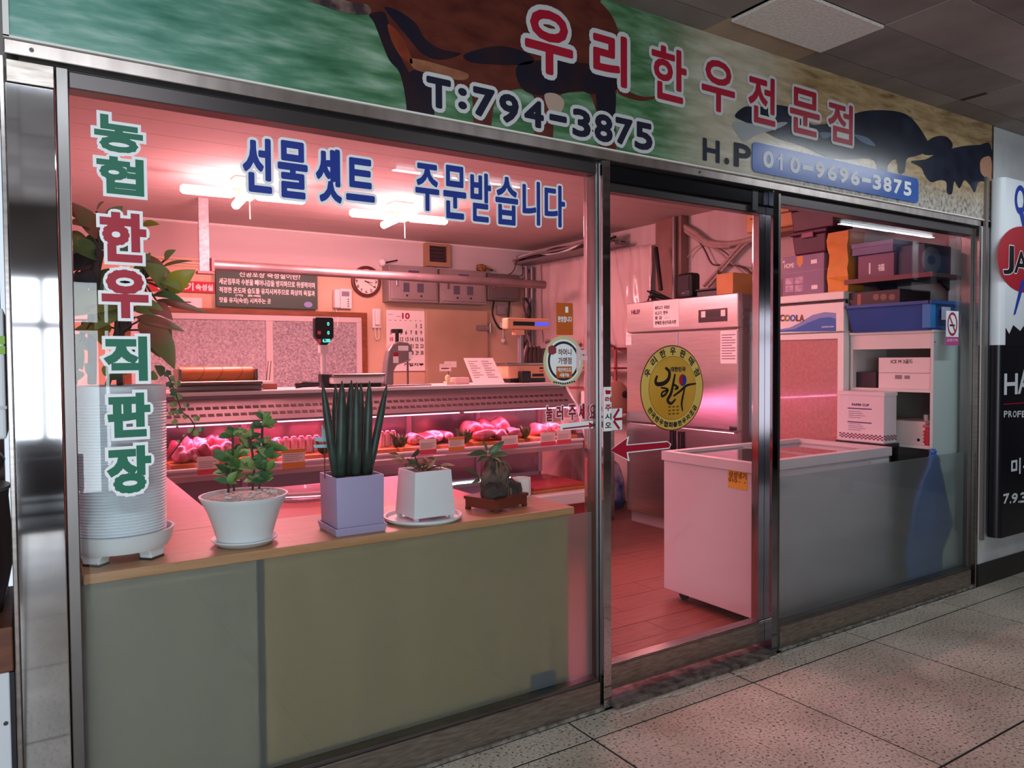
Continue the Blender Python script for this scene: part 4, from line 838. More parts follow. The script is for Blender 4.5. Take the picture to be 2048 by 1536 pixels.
for k in range(10):
    x_ = a+.05+(b-a-.1)*((k % 5)/4); y_ = 2.62+.14*(k//5)
    lump('meat_chunk', x_, y_, random.uniform(.045, .052), .062, random.uniform(.045, .06)+.02*(k//5), [MEAT, FAT, MEATD][k % 3], k, ['first', 'second', 'third', 'fourth', 'fifth'][k % 5]+' raw meat chunk from the left in the '+('front' if k < 5 else 'back')+' row of the leftmost board', 'meat', 'meat chunks on the left board')
ORD = ['first ', 'second ', 'third ', 'fourth ', 'fifth ', 'sixth ']
def rolls(u0, u1, n, label, grp):
    a, b = bx_(u0, u1, 2.66); r = (b-a)/n/2
    for k in range(n):
        x_ = a+r*(2*k+1)
        g = glathe([(.01, 0), (r*.9, .002), (r*1.0, .02), (r*1.0, .085), (r*.88, .105), (r*.3, .112), (.005, .11)], 16, (x_, 2.66, ZB))
        o = thing('meat_roll', ORD[k]+label, 'meat', (x_, 2.66, ZB), group=grp)
        ob('slice_stack', g, SLICE, o, smooth='auto'); ob('meat_face', glathe([(.004, .112), (r*.5, .118), (r*.82, .108), (r*.6, .100)], 12, (x_, 2.66, ZB)), MEAT, o, smooth=True)
rolls(548, 640, 6, 'coiled stack of sliced meat from the left behind the white pot', 'sliced meat coils behind the white pot')
rolls(655, 720, 4, 'coiled stack of sliced meat from the left behind the snake plant', 'sliced meat coils behind the snake plant')
rolls(757, 792, 3, 'coiled stack of sliced meat counting right from the snake plant', 'sliced meat coils right of the snake plant')
a, b = bx_(485, 545, 2.66)
for k in range(3): lump('meat_chunk', a+.05+.085*k, 2.68, .04, .08, .055, FAT, 30+k, ORD[k]+'marbled meat lump at the left end of the second board', 'meat', 'marbled lumps on the second board')
a, b = bx_(815, 910, 2.66)
for k in range(4): lump('meat_slab', a+.07+(b-a-.1)*k/3.6, 2.70, .058, .13, .045, [FAT, MEATD][k % 2], 40+k, ORD[k]+'flat marbled meat slab on the fourth board of the case', 'meat', 'meat slabs on the fourth board')
a, b = bx_(946, 1030, 2.66)
for k in range(6): lump('meat_slab', a+.06+(b-a-.12)*(k % 3)/2, 2.60+.2*(k//3), .075, .095, .045+.035*(k//3), [MEAT, MEATD, MEAT][k % 3], 50+k, ORD[k % 3]+'bright red meat slab in the '+('front' if k < 3 else 'back')+' row of the fifth board', 'meat', 'meat slabs on the fifth board')
a, b = bx_(1066, 1150, 2.66)
for k in range(3): lump('meat_slab', a+.07+(b-a-.1)*k/2.4, 2.68, .06, .12, .05, [MEAT, FAT, MEATD][k], 60+k, ORD[k]+'red meat slab on the rightmost board of the case', 'meat', 'meat slabs on the rightmost board')
def parsley(u, label, sc=1.):
    c = A(u, 860, 2.6); t = ob('garnish', gmerge(*[gleaf((c.x, 2.62, SH+.03), (c.x+.07*sc*math.cos(k*2.4)*(.4+k % 3*.3), 2.62+.06*math.sin(k*2.4), SH+.06+.085*sc*(.4+(k*37 % 10)/14)), .035, (math.cos(k), -1, .5)) for k in range(26)]), GRN, label=label, cat='garnish', group='dark green garnish in the meat case')
for u, s_, l_ in ((800, 1, 'dark green plastic garnish tuft after the sliced coils'), (930, 1.1, 'dark green garnish tuft between the fourth and fifth boards'), (1012, .9, 'dark green garnish tuft behind the red slabs'), (1048, 1.0, 'dark green garnish tuft between the two rightmost boards'), (648, .8, 'dark green garnish tuft left of the snake plant')): parsley(u, l_, s_)
# price cards on the rail
TAGP = mat('tag_pink', '#d9475a', .5); TAGO = mat('tag_orange', '#d98a3a', .5); TAGW = mat('tag_paper', '#ecd5cf', .6)
tags = [(416, 931, 44, 36, 'p'), (587, 917, 46, 38, 'o'), (856, 893, 34, 30, 'p'), (913, 888, 32, 28, 'o'), (1020, 884, 32, 26, 'p'), (1096, 878, 30, 26, 'p'), (1128, 874, 28, 26, 'p')]
for k, (u, v, w_, h_, kind) in enumerate(tags):
    yt = 2.44; q = pxbox(u-w_/2, v-h_/2, u+w_/2, v+h_/2, yt); f = fY(yt)
    lb = ['left of the white pot plant', 'right of the white pot plant', 'above the withered plant', 'right above the withered plant', 'behind the orchid', 'second from the right end of the rail', 'at the right end of the rail'][k]
    t = thing('price_card', 'pink and white price card '+lb, 'price card', ((q[0]+q[1])/2, yt, q[2]), group='price cards on the case rail')
    ob('card', gbox(q[0], q[1], yt, yt+.002, q[2], q[3]), TAGW, t); h = q[3]-q[2]
    flat('card_foot', [(q[0], q[2]), (q[1], q[2]), (q[1], q[2]+h*.3), (q[0], q[2]+h*.3)], f, TAGP if kind == 'p' else TAGO, t, .001)
    if kind == 'o': flat('card_head', [(q[0], q[3]-h*.2), (q[1], q[3]-h*.2), (q[1], q[3]), (q[0], q[3])], f, TAGO, t, .001)
    bars(t, [(q[0]+.01, q[1]-.015-.02*(r_ % 2), q[3]-h*(.3+.1*r_), q[3]-h*(.27+.1*r_)) for r_ in range(4)], f, mat('ink_grey', '#8d8084'), .001)
    ob('clip', gbox((q[0]+q[1])/2-.012, (q[0]+q[1])/2+.012, yt+.002, 2.46, q[3]-.03, q[3]-.015), CASEW, t)
# lower deck
a0, b0 = A(1064, 960, 2.38).x, CX1-.06
ob('meat_board', gbox(a0, b0, 2.36, 2.95, .426, .475), BOARD, bevel=.006, label='yellow edged board on the lower deck behind the white cup', cat='board')
ob('meat_sheet', gbox(a0+.01, b0-.02, 2.37, 2.93, .4755, .50), mat('red_sheet', '#d6443c', .5, col2='#c23a3a', scale=8), bevel=.008, label='flat red tray of meat on the lower board', cat='meat')
a1, b1 = A(912, 985, 2.38).x, A(941, 985, 2.38).x
ob('meat_board', gbox(a1-.25, b1, 2.36, 2.9, .426, .47), BOARD, bevel=.006, label='yellow edged board on the lower deck behind the withered plant', cat='board')
ob('meat_slab', glump(((a1+b1)/2-.1, 2.55, .50), .16, .12, .03, 5), MEAT, smooth=True, label='red meat slab on the lower board behind the withered plant', cat='meat')
c = A(1045, 950, 2.4)
ob('garnish', gmerge(*[gleaf((c.x, 2.5, .43), (c.x+.09*math.cos(k*2.4)*(.4+k % 3*.3), 2.5+.06*math.sin(k*2.4), .46+.1*(.4+(k*37 % 10)/14)), .035, (math.cos(k), -1, .5)) for k in range(22)]), GRN, label='dark green garnish tuft on the lower deck beside the white cup', cat='garnish')
# ------------------------------------------------------------------ on the case worktop
TY = 2.95
# wrapping paper roll
q = pxbox(358, 733, 503, 767, TY); t = thing('wrap_dispenser', 'film wrapping machine with a big orange roll on the case top', 'wrapping machine', ((q[0]+q[1])/2, TY, ZT)); zc_ = (q[2]+q[3])/2; rr = (q[3]-q[2])/2
ob('roll', gcyl((q[0], TY, zc_), rr, q[1]-q[0], 'x', 28), mat('wrap_orange', '#cf8047', .35, col2='#c4723c', scale=3), t, smooth='auto')
for k in (.22, .47, .75): ob('roll_line', gtube([(q[0]+(q[1]-q[0])*k+.05*math.sin(a_*.4), TY-(rr+.0005)*math.cos(a_*.4-.7), zc_+(rr+.0005)*math.sin(a_*.4-.7)) for a_ in range(0, 7)], .0022, 5), mat('roll_line', '#7d4024', .5), t)
for xk in (q[0]-.02, q[1]+.0): ob('side_plate', gbox(xk, xk+.02, TY-.1, TY+.1, ZT, q[2]+.1), STEEL, t, bevel=.004)
ob('base_tray', gbox(q[0]-.05, q[1]+.03, TY-.2, TY+.12, ZT, ZT+.05), STEEL, t, bevel=.015)
ob('cutter_bar', gcyl((q[0]-.04, TY-.2, ZT+.055), .014, q[1]-q[0]+.06, 'x', 10), STEEL, t, smooth='auto')
P = A(524, 755, TY); t = thing('card_holder', 'small wire card holder on a brown box beside the wrapping roll', 'holder', (P.x, TY, ZT))
ob('box', gbox(P.x-.04, P.x+.09, TY-.06, TY+.05, ZT, ZT+.04), mat('box_brown', '#8d5040', .6), t, bevel=.004); ob('pad', gbox(P.x-.04, P.x+.06, TY-.05, TY+.03, ZT+.04, ZT+.06), PAPER, t)
for dx in (.03, .05): ob('wire', gtube([(P.x+dx, TY, ZT+.06), (P.x+dx+.015, TY, ZT+.2)], .003, 5), STEEL, t)
# first scale: flat base, pole, dark display
q = pxbox(627, 635, 665, 690, TY); t = thing('weighing_scale', 'scale with a dark upright display on a thin pole above the snake plant', 'scale', ((q[0]+q[1])/2, TY, ZT)); f = fY(TY-.03); xm = (q[0]+q[1])/2
pts = [(q[0], q[3]-.01), (q[0]+.01, q[3]), (q[1]-.01, q[3]), (q[1], q[3]-.01), (q[1], q[2]+.06), (q[1]-.05, q[2]), (q[0]+.05, q[2]), (q[0], q[2]+.06)]
hd = ob('display_head', gprism(pts, 0, .05, lambda a, b, d: (a, TY-.03+d, b)), BLACK, t, bevel=.006)
printed(t, [('0', q[1]-.05, q[1]-.035, q[3]-.06, q[3]-.035), ('0', q[1]-.05, q[1]-.035, q[3]-.125, q[3]-.1), ('6,280', q[1]-.085, q[1]-.03, q[3]-.185, q[3]-.158)], f, mat('led_teal', (.1, .9, .8), emit=1.2), .001, .001, 'digits')
bars(t, [(q[0]+.02, q[0]+.045, q[3]-.125-.06*k, q[3]-.10-.06*k) for k in range(2)], f, TAGP, .001, 'keys')
ob('pole', gcyl((xm, TY, ZT+.05), .022, q[2]-ZT-.05, 'z', 14), CASEW, t, smooth='auto'); ob('pole_collar', gbox(xm-.032, xm+.032, TY-.03, TY+.03, q[2]-.06, q[2]), CASEW, t, bevel=.006)
ob('pole_foot', gbox(xm-.03, xm+.03, TY-.04, TY+.04, ZT, ZT+.1), BLACK, t, bevel=.006)
q = pxbox(652, 747, 757, 762, TY); ob('weighing_plate', gbox(q[0], q[1], TY-.14, TY+.18, q[3]-.02, q[3]), STEEL, t, bevel=.006); ob('scale_body', gbox(q[0]+.01, q[1]-.005, TY-.12, TY+.16, ZT+.03, q[3]-.022), CASEW, t, bevel=.008); ob('scale_base', gbox(q[0]+.02, q[1]-.02, TY-.1, TY+.14, ZT, ZT+.03), BLACK, t)
P = A(588, 764, TY-.05); P2 = A(640, 762, TY-.05); ob('knife_sharpener', gtube([(P.x, TY-.08, ZT+.02), (P.x+.05, TY-.08, ZT+.032), (P2.x-.02, TY-.08, ZT+.03)], [.018, .024, .02], 10), BLACK, smooth=True, label='black rounded tool lying left of the scale', cat='tool')
# bone saw
t = thing('bone_saw', 'small grey meat band saw with a hooked arm in front of the calendar', 'band saw', (A(795, 768, TY).x, TY, ZT))
SG = mat('saw_grey', '#9c8f8f', .4, .5, col2='#8b7e7e', scale=5)
def sp(pts): return [(A(750+a/4.096, 450+b/4.096, TY).x, A(750+a/4.096, 450+b/4.096, TY).z) for a, b in pts]
ob('saw_arm', gprism(sp([(60, 1310), (78, 1120), (95, 1030), (130, 975), (190, 950), (250, 960), (285, 990), (296, 1050), (280, 1110), (210, 1135), (165, 1150), (140, 1200), (140, 1310)]), -.04, .04, lambda a, b, d: (a, TY+d, b)), SG, t, bevel=.012)
q = sp([(180, 885), (200, 960)]); ob('saw_knob', gmerge(gcyl((q[0][0], TY, q[1][1]), .014, q[0][1]-q[1][1], 'z', 10), gcyl((q[0][0], TY, q[0][1]), .045, .03, 'z', 14)), BLACK, t, smooth='auto')
q = sp([(266, 1110), (268, 1310)]); ob('saw_blade', gbox(q[0][0]-.004, q[0][0]+.004, TY-.01, TY+.01, q[1][1], q[0][1]), STEEL, t)
q = sp([(130, 1045), (175, 1130)]); ob('warning_label', gbox(q[0][0], q[1][0], TY-.042, TY-.0405, q[1][1], q[0][1]), PAPER, t); bars(t, [(q[0][0], q[1][0], q[0][1]-.03, q[0][1])], fY(TY-.042), REDV, .001)
q = sp([(258, 1040), (285, 1100)]); ob('warning_label', gbox(q[0][0], q[1][0], TY-.042, TY-.0405, q[1][1], q[0][1]), PAPER, t)
q = sp([(172, 990), (255, 1030)]); ob('maker_label', gbox(q[0][0], q[1][0], TY-.042, TY-.0405, q[1][1], q[0][1]), PAPER, t)
ob('saw_table', gbox(A(762, 768, TY).x, A(852, 768, TY).x, TY-.1, TY+.12, ZT, ZT+.012), STEEL, t, bevel=.003)
# price board, small things
t = thing('price_easel', 'white price list on a tilted stand on the case top', 'price list', (A(970, 765, TY).x, TY, ZT)); q = pxbox(936, 716, 1000, 764, TY)
V = [(q[0], TY+.07, q[3]), (q[1]-.03, TY+.07, q[3]), (q[1]+.02, TY-.04, ZT+.002), (q[0]+.03, TY-.04, ZT+.002)]
ob('list_sheet', (V, [(0, 1, 2, 3)]), PAPER, t, solid=.004)
fe = lambda a, b, d: tuple((Vector(V[0])*(1-a)+Vector(V[1])*a)*b+(Vector(V[3])*(1-a)+Vector(V[2])*a)*(1-b)+Vector((0, -.004, .002)))
bars(t, [(.08+.45*(k % 2), .42+.45*(k % 2)-.08*(k % 3), .85-.09*(k//2), .87-.09*(k//2)) for k in range(16)], fe, mat('ink_brown', '#8d5a52', .8))
ob('stand_leg', gbox((q[0]+q[1])/2-.02, (q[0]+q[1])/2+.02, TY+.06, TY+.1, ZT, q[3]-.03), WPLAST, t)
t = thing('name_card_stand', 'tiny pink card on a wire stand next to the price list', 'card', (A(897, 766, TY).x, TY, ZT)); P = A(890, 735, TY)
ob('card', gbox(P.x-.05, P.x+.055, TY-.002, TY, P.z-.03, P.z+.03), TAGW, t); bars(t, [(P.x-.035, P.x+.035, P.z-.012, P.z-.004)], fY(TY-.002), INK); ob('wire', gtube([(P.x+.03, TY, P.z-.03), (P.x+.03, TY, ZT+.04)], .003, 5), STEEL, t)
ob('figure_base', gmerge(gbox(P.x-.0, P.x+.07, TY-.03, TY+.03, ZT, ZT+.025), gsph((P.x+.025, TY, ZT+.05), .025, .02, .03, 10, 7)), mat('cream_toy', '#dccaa8', .5), t)
P = A(918, 762, TY); ob('note_box', gbox(P.x-.06, P.x+.07, TY-.05, TY+.05, ZT, ZT+.055), mat('pale_pink_box', '#d9b3b0', .6), bevel=.006, label='low pale pink box left of the price list', cat='box')
# second scale
q = pxbox(1009, 637, 1095, 659, TY); t = thing('weighing_scale', 'beige scale with wide display bar and blue screen at the right of the case top', 'scale', ((q[0]+q[1])/2, TY, ZT)); f = fY(TY-.045)
BEI = mat('scale_beige', '#d7a27f', .4)
ob('display_bar', gbox(q[0], q[1], TY-.045, TY+.045, q[2], q[3]), BEI, t, bevel=.012)
w_ = q[1]-q[0]; ob('display_dark', gbox(q[0]+w_*.13, q[0]+w_*.62, TY-.048, TY-.0455, q[2]+.03, q[3]-.03), BLACK, t); ob('display_blue', gbox(q[0]+w_*.63, q[0]+w_*.96, TY-.048, TY-.0455, q[2]+.03, q[3]-.03), mat('lcd_blue', (.08, .1, .75), emit=.9), t)
ob('display_neck', gbox(q[0]+w_*.2, q[0]+w_*.42, TY-.03, TY+.03, q[2]-.05, q[2]), BEI, t, bevel=.008)
xm = A(1041, 700, TY).x; ob('pole', gcyl((xm, TY, ZT+.05), .026, q[2]-.05-ZT-.05, 'z', 14), mat('pole_grey', '#8a7f84', .35, .6), t, smooth='auto'); ob('pole_foot', gbox(xm-.05, xm+.05, TY-.09, TY-.03, ZT, ZT+.1), BLACK, t, bevel=.01)
b = pxbox(1012, 727, 1088, 764, TY); ob('scale_body', gbox(b[0], b[1], TY-.03, TY+.2, ZT+.035, ZT+.15), BEI, t, bevel=.015); ob('weighing_plate', gbox(b[0]-.01, b[1]+.01, TY-.03, TY+.21, ZT+.15, ZT+.17), STEEL, t, bevel=.004); ob('scale_base', gbox(b[0]+.03, b[1]-.0, TY-.02, TY+.2, ZT, ZT+.035), BLACK, t)
bars(t, [(b[0]+.25, b[0]+.37, ZT+.05, ZT+.075), (b[1]-.07, b[1]-.03, ZT+.115, ZT+.13)], fY(TY-.03), INK, .001, 'buttons'); bars(t, [(b[1]-.07, b[1]-.03, ZT+.09, ZT+.1)], fY(TY-.03), REDV, .001, 'buttons')
# hanging hose and wire whisk bundle behind the scale
P = A(1068, 690, 3.2); P.z = ZT+.18; t = thing('hose_bundle', 'dark coiled hose hanging behind the beige scale', 'hose', (P.x, 3.22, ZT))
for k in range(4): ob('hose', gtube(spline([(P.x-.06+.04*k, 3.22, P.z+.14), (P.x-.10+.05*k, 3.21, P.z), (P.x-.02+.03*k, 3.22, ZT+.021), (P.x+.06+.02*k, 3.22, P.z-.02), (P.x+.05+.03*k, 3.22, P.z+.12)]), .02, 8), mat('hose_brown', '#4b3436', .5), t, smooth=True)
# ------------------------------------------------------------------ wooden counter behind the left glass
CT_Z = .874
OAK = mat('oak_top', '#b98a63', .4, col2='#a67851', scale=4, stretch=(1.5, 16, 16), contrast=.8)
cx1 = 1.946
ct = thing('front_counter', 'wood topped counter with two veneer front panels behind the frosted glass', 'counter', (1.0, .3, 0))
ob('counter_top', gbox(.125, cx1, .072, .55, CT_Z-.032, CT_Z), OAK, ct, bevel=.003)
xs_ = A(523, 1250, .1).x; xe_ = A(1136, 1200, .1).x
ob('front_panel', gbox(.13, xs_-.012, .10, .12, .02, CT_Z-.033), mat('panel_greybeige', '#a08f74', .5, col2='#94846a', scale=4, stretch=(9, 1, .4)), ct, bevel=.002)
ob('front_panel', gbox(xs_+.012, xe_, .098, .12, .02, CT_Z-.033), mat('panel_tan', '#b3935a', .5, col2='#9c7c48', scale=3, stretch=(8, 1, .35), contrast=.9), ct, bevel=.002)
ob('panel_joint', gbox(xs_-.012, xs_+.012, .108, .12, .02, CT_Z-.033), mat('joint_dark', '#211e18', .8), ct)
ob('end_panel', gbox(xe_-.02, xe_, .12, .53, .02, CT_Z-.033), mat('panel_tan', '#a78e5c'), ct)
t = thing('side_counter', 'wood topped side counter running back along the left wall', 'counter', (.35, 1.2, 0))
ob('counter_top', gbox(.06, .63, .552, 2.1, CT_Z-.032, CT_Z), OAK, t, bevel=.003); ob('counter_body', gbox(.06, .58, .57, 2.08, 0, CT_Z-.033), mat('panel_greybeige', '#8f8a78'), t)
P = A(1086, 1383, .085); t = thing('floor_box', 'small dark blue box on the floor behind the frosted glass', 'box', (P.x, .085, 0))
ob('box_body', gbox(P.x-.055, P.x+.055, .068, .096, 0, .175), mat('box_navy', '#2b3a55', .5), t, bevel=.004); ob('box_lid', gbox(P.x-.058, P.x+.058, .066, .097, .175, .187), mat('box_navy', '#2b3a55'), t, bevel=.003)
# low table with a red cloth behind the counter
t = thing('red_table', 'work table covered with a glossy red orange cloth behind the plants', 'table', (1.2, 1.0, 0))
CLO = mat('red_cloth', '#cf3f2a', .35, col2='#c23520', scale=3)
ob('cloth', gbox(.80, 1.78, .57, 1.40, .852, .86), CLO, t, bevel=.003); ob('cloth_hem', gmerge(gbox(.80, .804, .57, 1.40, .76, .852), gbox(.80, 1.78, 1.396, 1.40, .76, .852), gbox(1.776, 1.78, .57, 1.40, .76, .852)), CLO, t)
ob('table_top', gbox(.81, 1.77, .58, 1.39, .825, .851), mat('table_wood', '#8d6a4c', .6), t)
for x_ in (.86, 1.72):
    for y_ in (.63, 1.34): ob('leg', gbox(x_-.02, x_+.02, y_-.02, y_+.02, 0, .825), STEEL, t)
P = Z(606, 992, .87); g = glathe([(.002, .004), (.15, .004), (.2, .016), (.205, .03), (.2, .03), (.15, .012), (.002, .01)], 40, (P.x, P.y, .86))
ob('glass_platter', g, glass_mat('platter_glass', (.9, .82, .88), boost=2.2, rough=.05), smooth='auto', label='clear round glass platter on the red cloth beside the white pot', cat='platter')
# ------------------------------------------------------------------ potted plants
SOIL = mat('soil', '#3a2a22', .9, col2='#59453a', scale=40, bump=.6, bscale=60)
POTW = mat('pot_white', '#dcdfe2', .4); RIBW = mat('pot_ribbed_white', '#d3dbe2', .4)
LEAFS = [mat('leaf_dark', '#42553a', .35, col2='#566b3c', scale=6), mat('leaf_olive', '#7a7d48', .35, col2='#8b8f50', scale=6), mat('leaf_red', '#a85550', .4, col2='#6b6638', scale=9, contrast=.6), mat('leaf_yellow', '#a18f30', .4, col2='#8f7f28', scale=5), mat('leaf_black', '#232b36', .3, col2='#2e3a42', scale=6)]
BARK = mat('bark', '#3d2a28', .8, col2='#54403a', scale=14, bump=.4)
# big rubber plant in the ribbed pot on a footed saucer
py = .255; c = A(241, 1000, py); px_ = c.x; zt_ = A(241, 771, py).z; rz_ = A(241, 1078, py).z
R1 = (A(338, 900, py).x-A(142, 900, py).x)/2
t = thing('potted_rubber_plant', 'tall variegated rubber plant in a ribbed white pot on a footed saucer', 'potted plant', (px_, py, CT_Z))
prof = [(.01, rz_+.01), (R1*.93, rz_+.01)]; n_ = 46
for k in range(n_):
    z0 = rz_+.02+(zt_-.05-rz_-.02)*k/n_; z1 = rz_+.02+(zt_-.05-rz_-.02)*(k+1)/n_; r_ = R1*(.93+.06*k/n_)
    prof += [(r_, z0+.0005), (r_+.0035, (z0+z1)/2), (r_, z1-.0008)]
prof += [(R1*1.0, zt_-.048), (R1*1.0, zt_), (R1*.95, zt_), (R1*.94, zt_-.05), (.01, zt_-.05)]
ob('pot', glathe([(a, b-CT_Z) for a, b in prof], 64, (px_, py, CT_Z)), RIBW, t, smooth='auto')
ob('soil', glathe([(.002, 0), (R1*.93, 0), (R1*.9, .012), (.002, .02)], 32, (px_, py, zt_-.05)), SOIL, t)
RS = (A(357, 1068, py).x-A(143, 1068, py).x)/2
st = ob('saucer', glathe([(.01, -.02), (RS*.9, -.02), (RS*.97, .0), (RS, .028), (RS*1.02, .036), (RS*.97, .036), (RS*.93, .008), (.01, .004)], 56, (px_, py, rz_-.002)), POTW, t, smooth='auto')
zl = rz_-.02
for a in (40, 140, 225, 315):
    ca, sa = math.cos(math.radians(a)), math.sin(math.radians(a)); lx, ly = px_+RS*.72*ca, py+RS*.72*sa
    ob('saucer_foot', gprism([(-.042, zl), (.042, zl), (.03, zl-.02), (.03, CT_Z+.006), (-.03, CT_Z+.006), (-.03, zl-.02)], -.022, .022, lambda A_, B_, D_: (lx-sa*A_+ca*D_, ly+ca*A_+sa*D_, B_)), POTW, st, bevel=.004)
    ob('foot_pad', gprism([(-.03, CT_Z), (.03, CT_Z), (.03, CT_Z+.006), (-.03, CT_Z+.006)], -.022, .022, lambda A_, B_, D_: (lx-sa*A_+ca*D_, ly+ca*A_+sa*D_, B_)), BLACK, st)
for pts, r_ in (([(184, 768), (185, 700), (184, 640), (190, 560), (200, 500)], .013), ([(240, 770), (238, 720), (244, 660), (262, 600), (285, 560)], .010), ([(215, 770), (225, 735), (232, 690), (236, 600)], .008), ([(150, 770), (158, 700), (168, 640)], .006)):
    ob('stem', gtube(spline([A(u, v, py+.02*math.sin(k)) for k, (u, v) in enumerate(pts)]), r_, 8), BARK, t, smooth=True)
LV = [(206, 478, 138, 403, 30, 2, 0), (193, 423, 208, 403, 12, 1, 0), (284, 449, 319, 449, 14, 3, .05), (180, 486, 130, 470, 26, 1, 0), (200, 512, 128, 491, 34, 0, -.02), (198, 515, 130, 546, 34, 4, .03), (150, 546, 184, 577, 34, 4, -.05),
      (289, 512, 340, 562, 20, 2, .02), (336, 580, 391, 540, 34, 3, -.04), (338, 582, 281, 526, 40, 1, 0), (325, 533, 385, 522, 8, 2, .03), (305, 590, 372, 606, 16, 0, -.03), (312, 600, 414, 626, 14, 2, .02), (236, 603, 126, 634, 54, 1, -.06),
      (271, 613, 331, 629, 30, 1, -.04), (271, 634, 370, 663, 18, 2, -.02), (281, 640, 349, 738, 42, 2, -.05), (292, 634, 342, 690, 34, 1, .02), (224, 655, 148, 660, 26, 3, .03), (182, 700, 130, 672, 26, 1, .02), (260, 640, 226, 672, 20, 4, .04),
      (230, 560, 282, 590, 44, 4, .05), (205, 480, 168, 500, 30, 0, .04), (215, 520, 262, 470, 36, 0, .06), (240, 540, 200, 600, 40, 0, .05), (165, 600, 128, 572, 24, 0, .04), (180, 640, 215, 700, 26, 3, .05), (268, 560, 300, 505, 26, 1, .05),
      (160, 430, 128, 420, 20, 1, .02), (175, 455, 140, 448, 22, 2, -.03), (215, 440, 245, 412, 20, 1, .04), (250, 470, 300, 478, 20, 2, .06), (130, 510, 150, 470, 22, 1, -.04), (300, 540, 260, 500, 26, 2, .03), (320, 560, 362, 582, 22, 1, -.03), (300, 610, 345, 640, 26, 2, -.06), (240, 620, 190, 660, 34, 1, -.05), (170, 560, 128, 600, 30, 1, -.03), (290, 660, 320, 715, 26, 1, .03), (140, 720, 170, 690, 22, 1, -.02), (205, 640, 168, 615, 26, 2, -.07), (330, 520, 352, 500, 16, 1, .02),
      (150, 690, 165, 740, 26, 1, .03), (190, 470, 160, 440, 22, 0, .05), (140, 640, 126, 680, 18, 1, .04), (250, 690, 290, 720, 22, 0, .06), (200, 560, 150, 520, 26, 2, .07)]
rnd = random.Random(3)
for k, (u0, v0, u1, v1, wpx, mi, dy) in enumerate(LV):
    w_ = wpx/CF*2.55*1.22; b = A(u0, v0, py+dy*.5+.02); e = A(u1, v1, max(.09, py+dy-.03))
    ob('leaf', gleaf(b, e, w_, (rnd.uniform(-.5, .5), -1, rnd.uniform(.1, .8)), rnd.uniform(.03, .14), .25, 8), LEAFS[mi], t, smooth=True)
    j = [(184, 640), (244, 660), (200, 500), (285, 560)]; s_ = min(j, key=lambda q: (q[0]-u0)**2+(q[1]-v0)**2)
    ob('leaf_stalk', gtube([A(s_[0], s_[1], py), b], .0032, 5), BARK, t)
# ivy hanging over the pot's right side
t = thing('ivy_vine', 'thin ivy vine trailing down the right side of the ribbed pot', 'vine', A(345, 770, py))
def c1(a, b): return 320+a/4.042, 720+b/4.042
ob('vine_stem', gtube(spline([A(*c1(a, b), py+.06) for a, b in ((60, 120), (110, 230), (150, 340), (180, 420), (240, 470), (280, 540), (250, 590), (200, 620), (150, 690), (80, 780))]), .0022, 5), BARK, t, smooth=True)
for k, (a, b, w_, an) in enumerate(((60, 110, 60, 40), (100, 150, 50, 100), (140, 190, 60, 0), (110, 260, 70, 90), (150, 300, 60, 30), (110, 360, 60, 200), (150, 420, 60, 20), (120, 500, 50, 220), (205, 460, 40, 250), (215, 365, 46, 0), (295, 475, 56, 10), (255, 570, 60, 200), (335, 560, 50, 0), (290, 590, 60, 270), (200, 612, 30, 180), (140, 545, 26, 90), (150, 660, 30, 120), (95, 430, 50, 180), (80, 200, 60, 150))):
    u, v = c1(a, b); s_ = w_/4.042/CF*2.6; ca, sa = math.cos(math.radians(an)), math.sin(math.radians(an)); cc = A(u, v, py+.05+.01*(k % 3))
    ob('leaf', ([tuple(cc+Vector(((x_*ca-z_*sa)*s_, .25*s_*abs(x_), (x_*sa+z_*ca)*s_))) for x_, z_ in ((-.5, 0), (-.3, .42), (0, .3), (.25, .45), (.55, 0), (.25, -.45), (0, -.3), (-.3, -.42))], [(0, 1, 2, 3, 4, 5, 6, 7)]), LEAFS[1 if k % 3 else 0], t, solid=.001)
for k in range(9):
    cc = A(135+k*24, 752+8*math.sin(k*2), py-.12+.03*(k % 3)); 
    ob('leaf', gleaf(cc, cc+Vector((.03*math.cos(k*2), -.02, .03)), .035, (0, -1, .5)), LEAFS[k % 2], t, smooth=True)
# white tapering round pot with two gold edged shrubs
py = .205; c = A(489, 1040, py); zr_ = A(489, 988, py).z; ra = (A(577, 985, py).x-A(400, 985, py).x)/2*.99; rb = (A(548, 1080, py).x-A(437, 1080, py).x)/2
t = thing('potted_shrub', 'white flared round pot with two small leafy shrubs and white pebbles', 'potted plant', (c.x, py, CT_Z))
rs = (A(556, 1082, py).x-A(426, 1082, py).x)/2
ob('saucer', glathe([(.01, 0), (rs*.8, 0), (rs, .018), (rs, .022), (rs*.94, .02), (rs*.78, .007), (.01, .007)], 40, (c.x, py, CT_Z+.001)), POTW, t, smooth='auto')
hh = zr_-CT_Z
ob('pot', glathe([(.01, .01), (rb*.96, .01), (rb*1.0, .03), (rb+(ra-rb)*.2, hh*.4), (rb+(ra-rb)*.5, hh*.68), (rb+(ra-rb)*.85, hh*.9), (ra, hh*.985), (ra, hh), (ra*.95, hh), (ra*.9, hh-.02), (.01, hh-.022)], 56, (c.x, py, CT_Z)), POTW, t, smooth='auto')
PEB = mat('pebbles', '#e3e0dc', .6, col2='#a9a49d', scale=120, contrast=.5, bump=.8, bscale=150)
ob('pebble_bed', glathe([(.002, .012), (ra*.4, .014), (ra*.75, .004), (ra*.9, -.01)], 36, (c.x, py, zr_-.012), cap=False), PEB, t, kind='stuff', smooth=True)
rnp = random.Random(5)
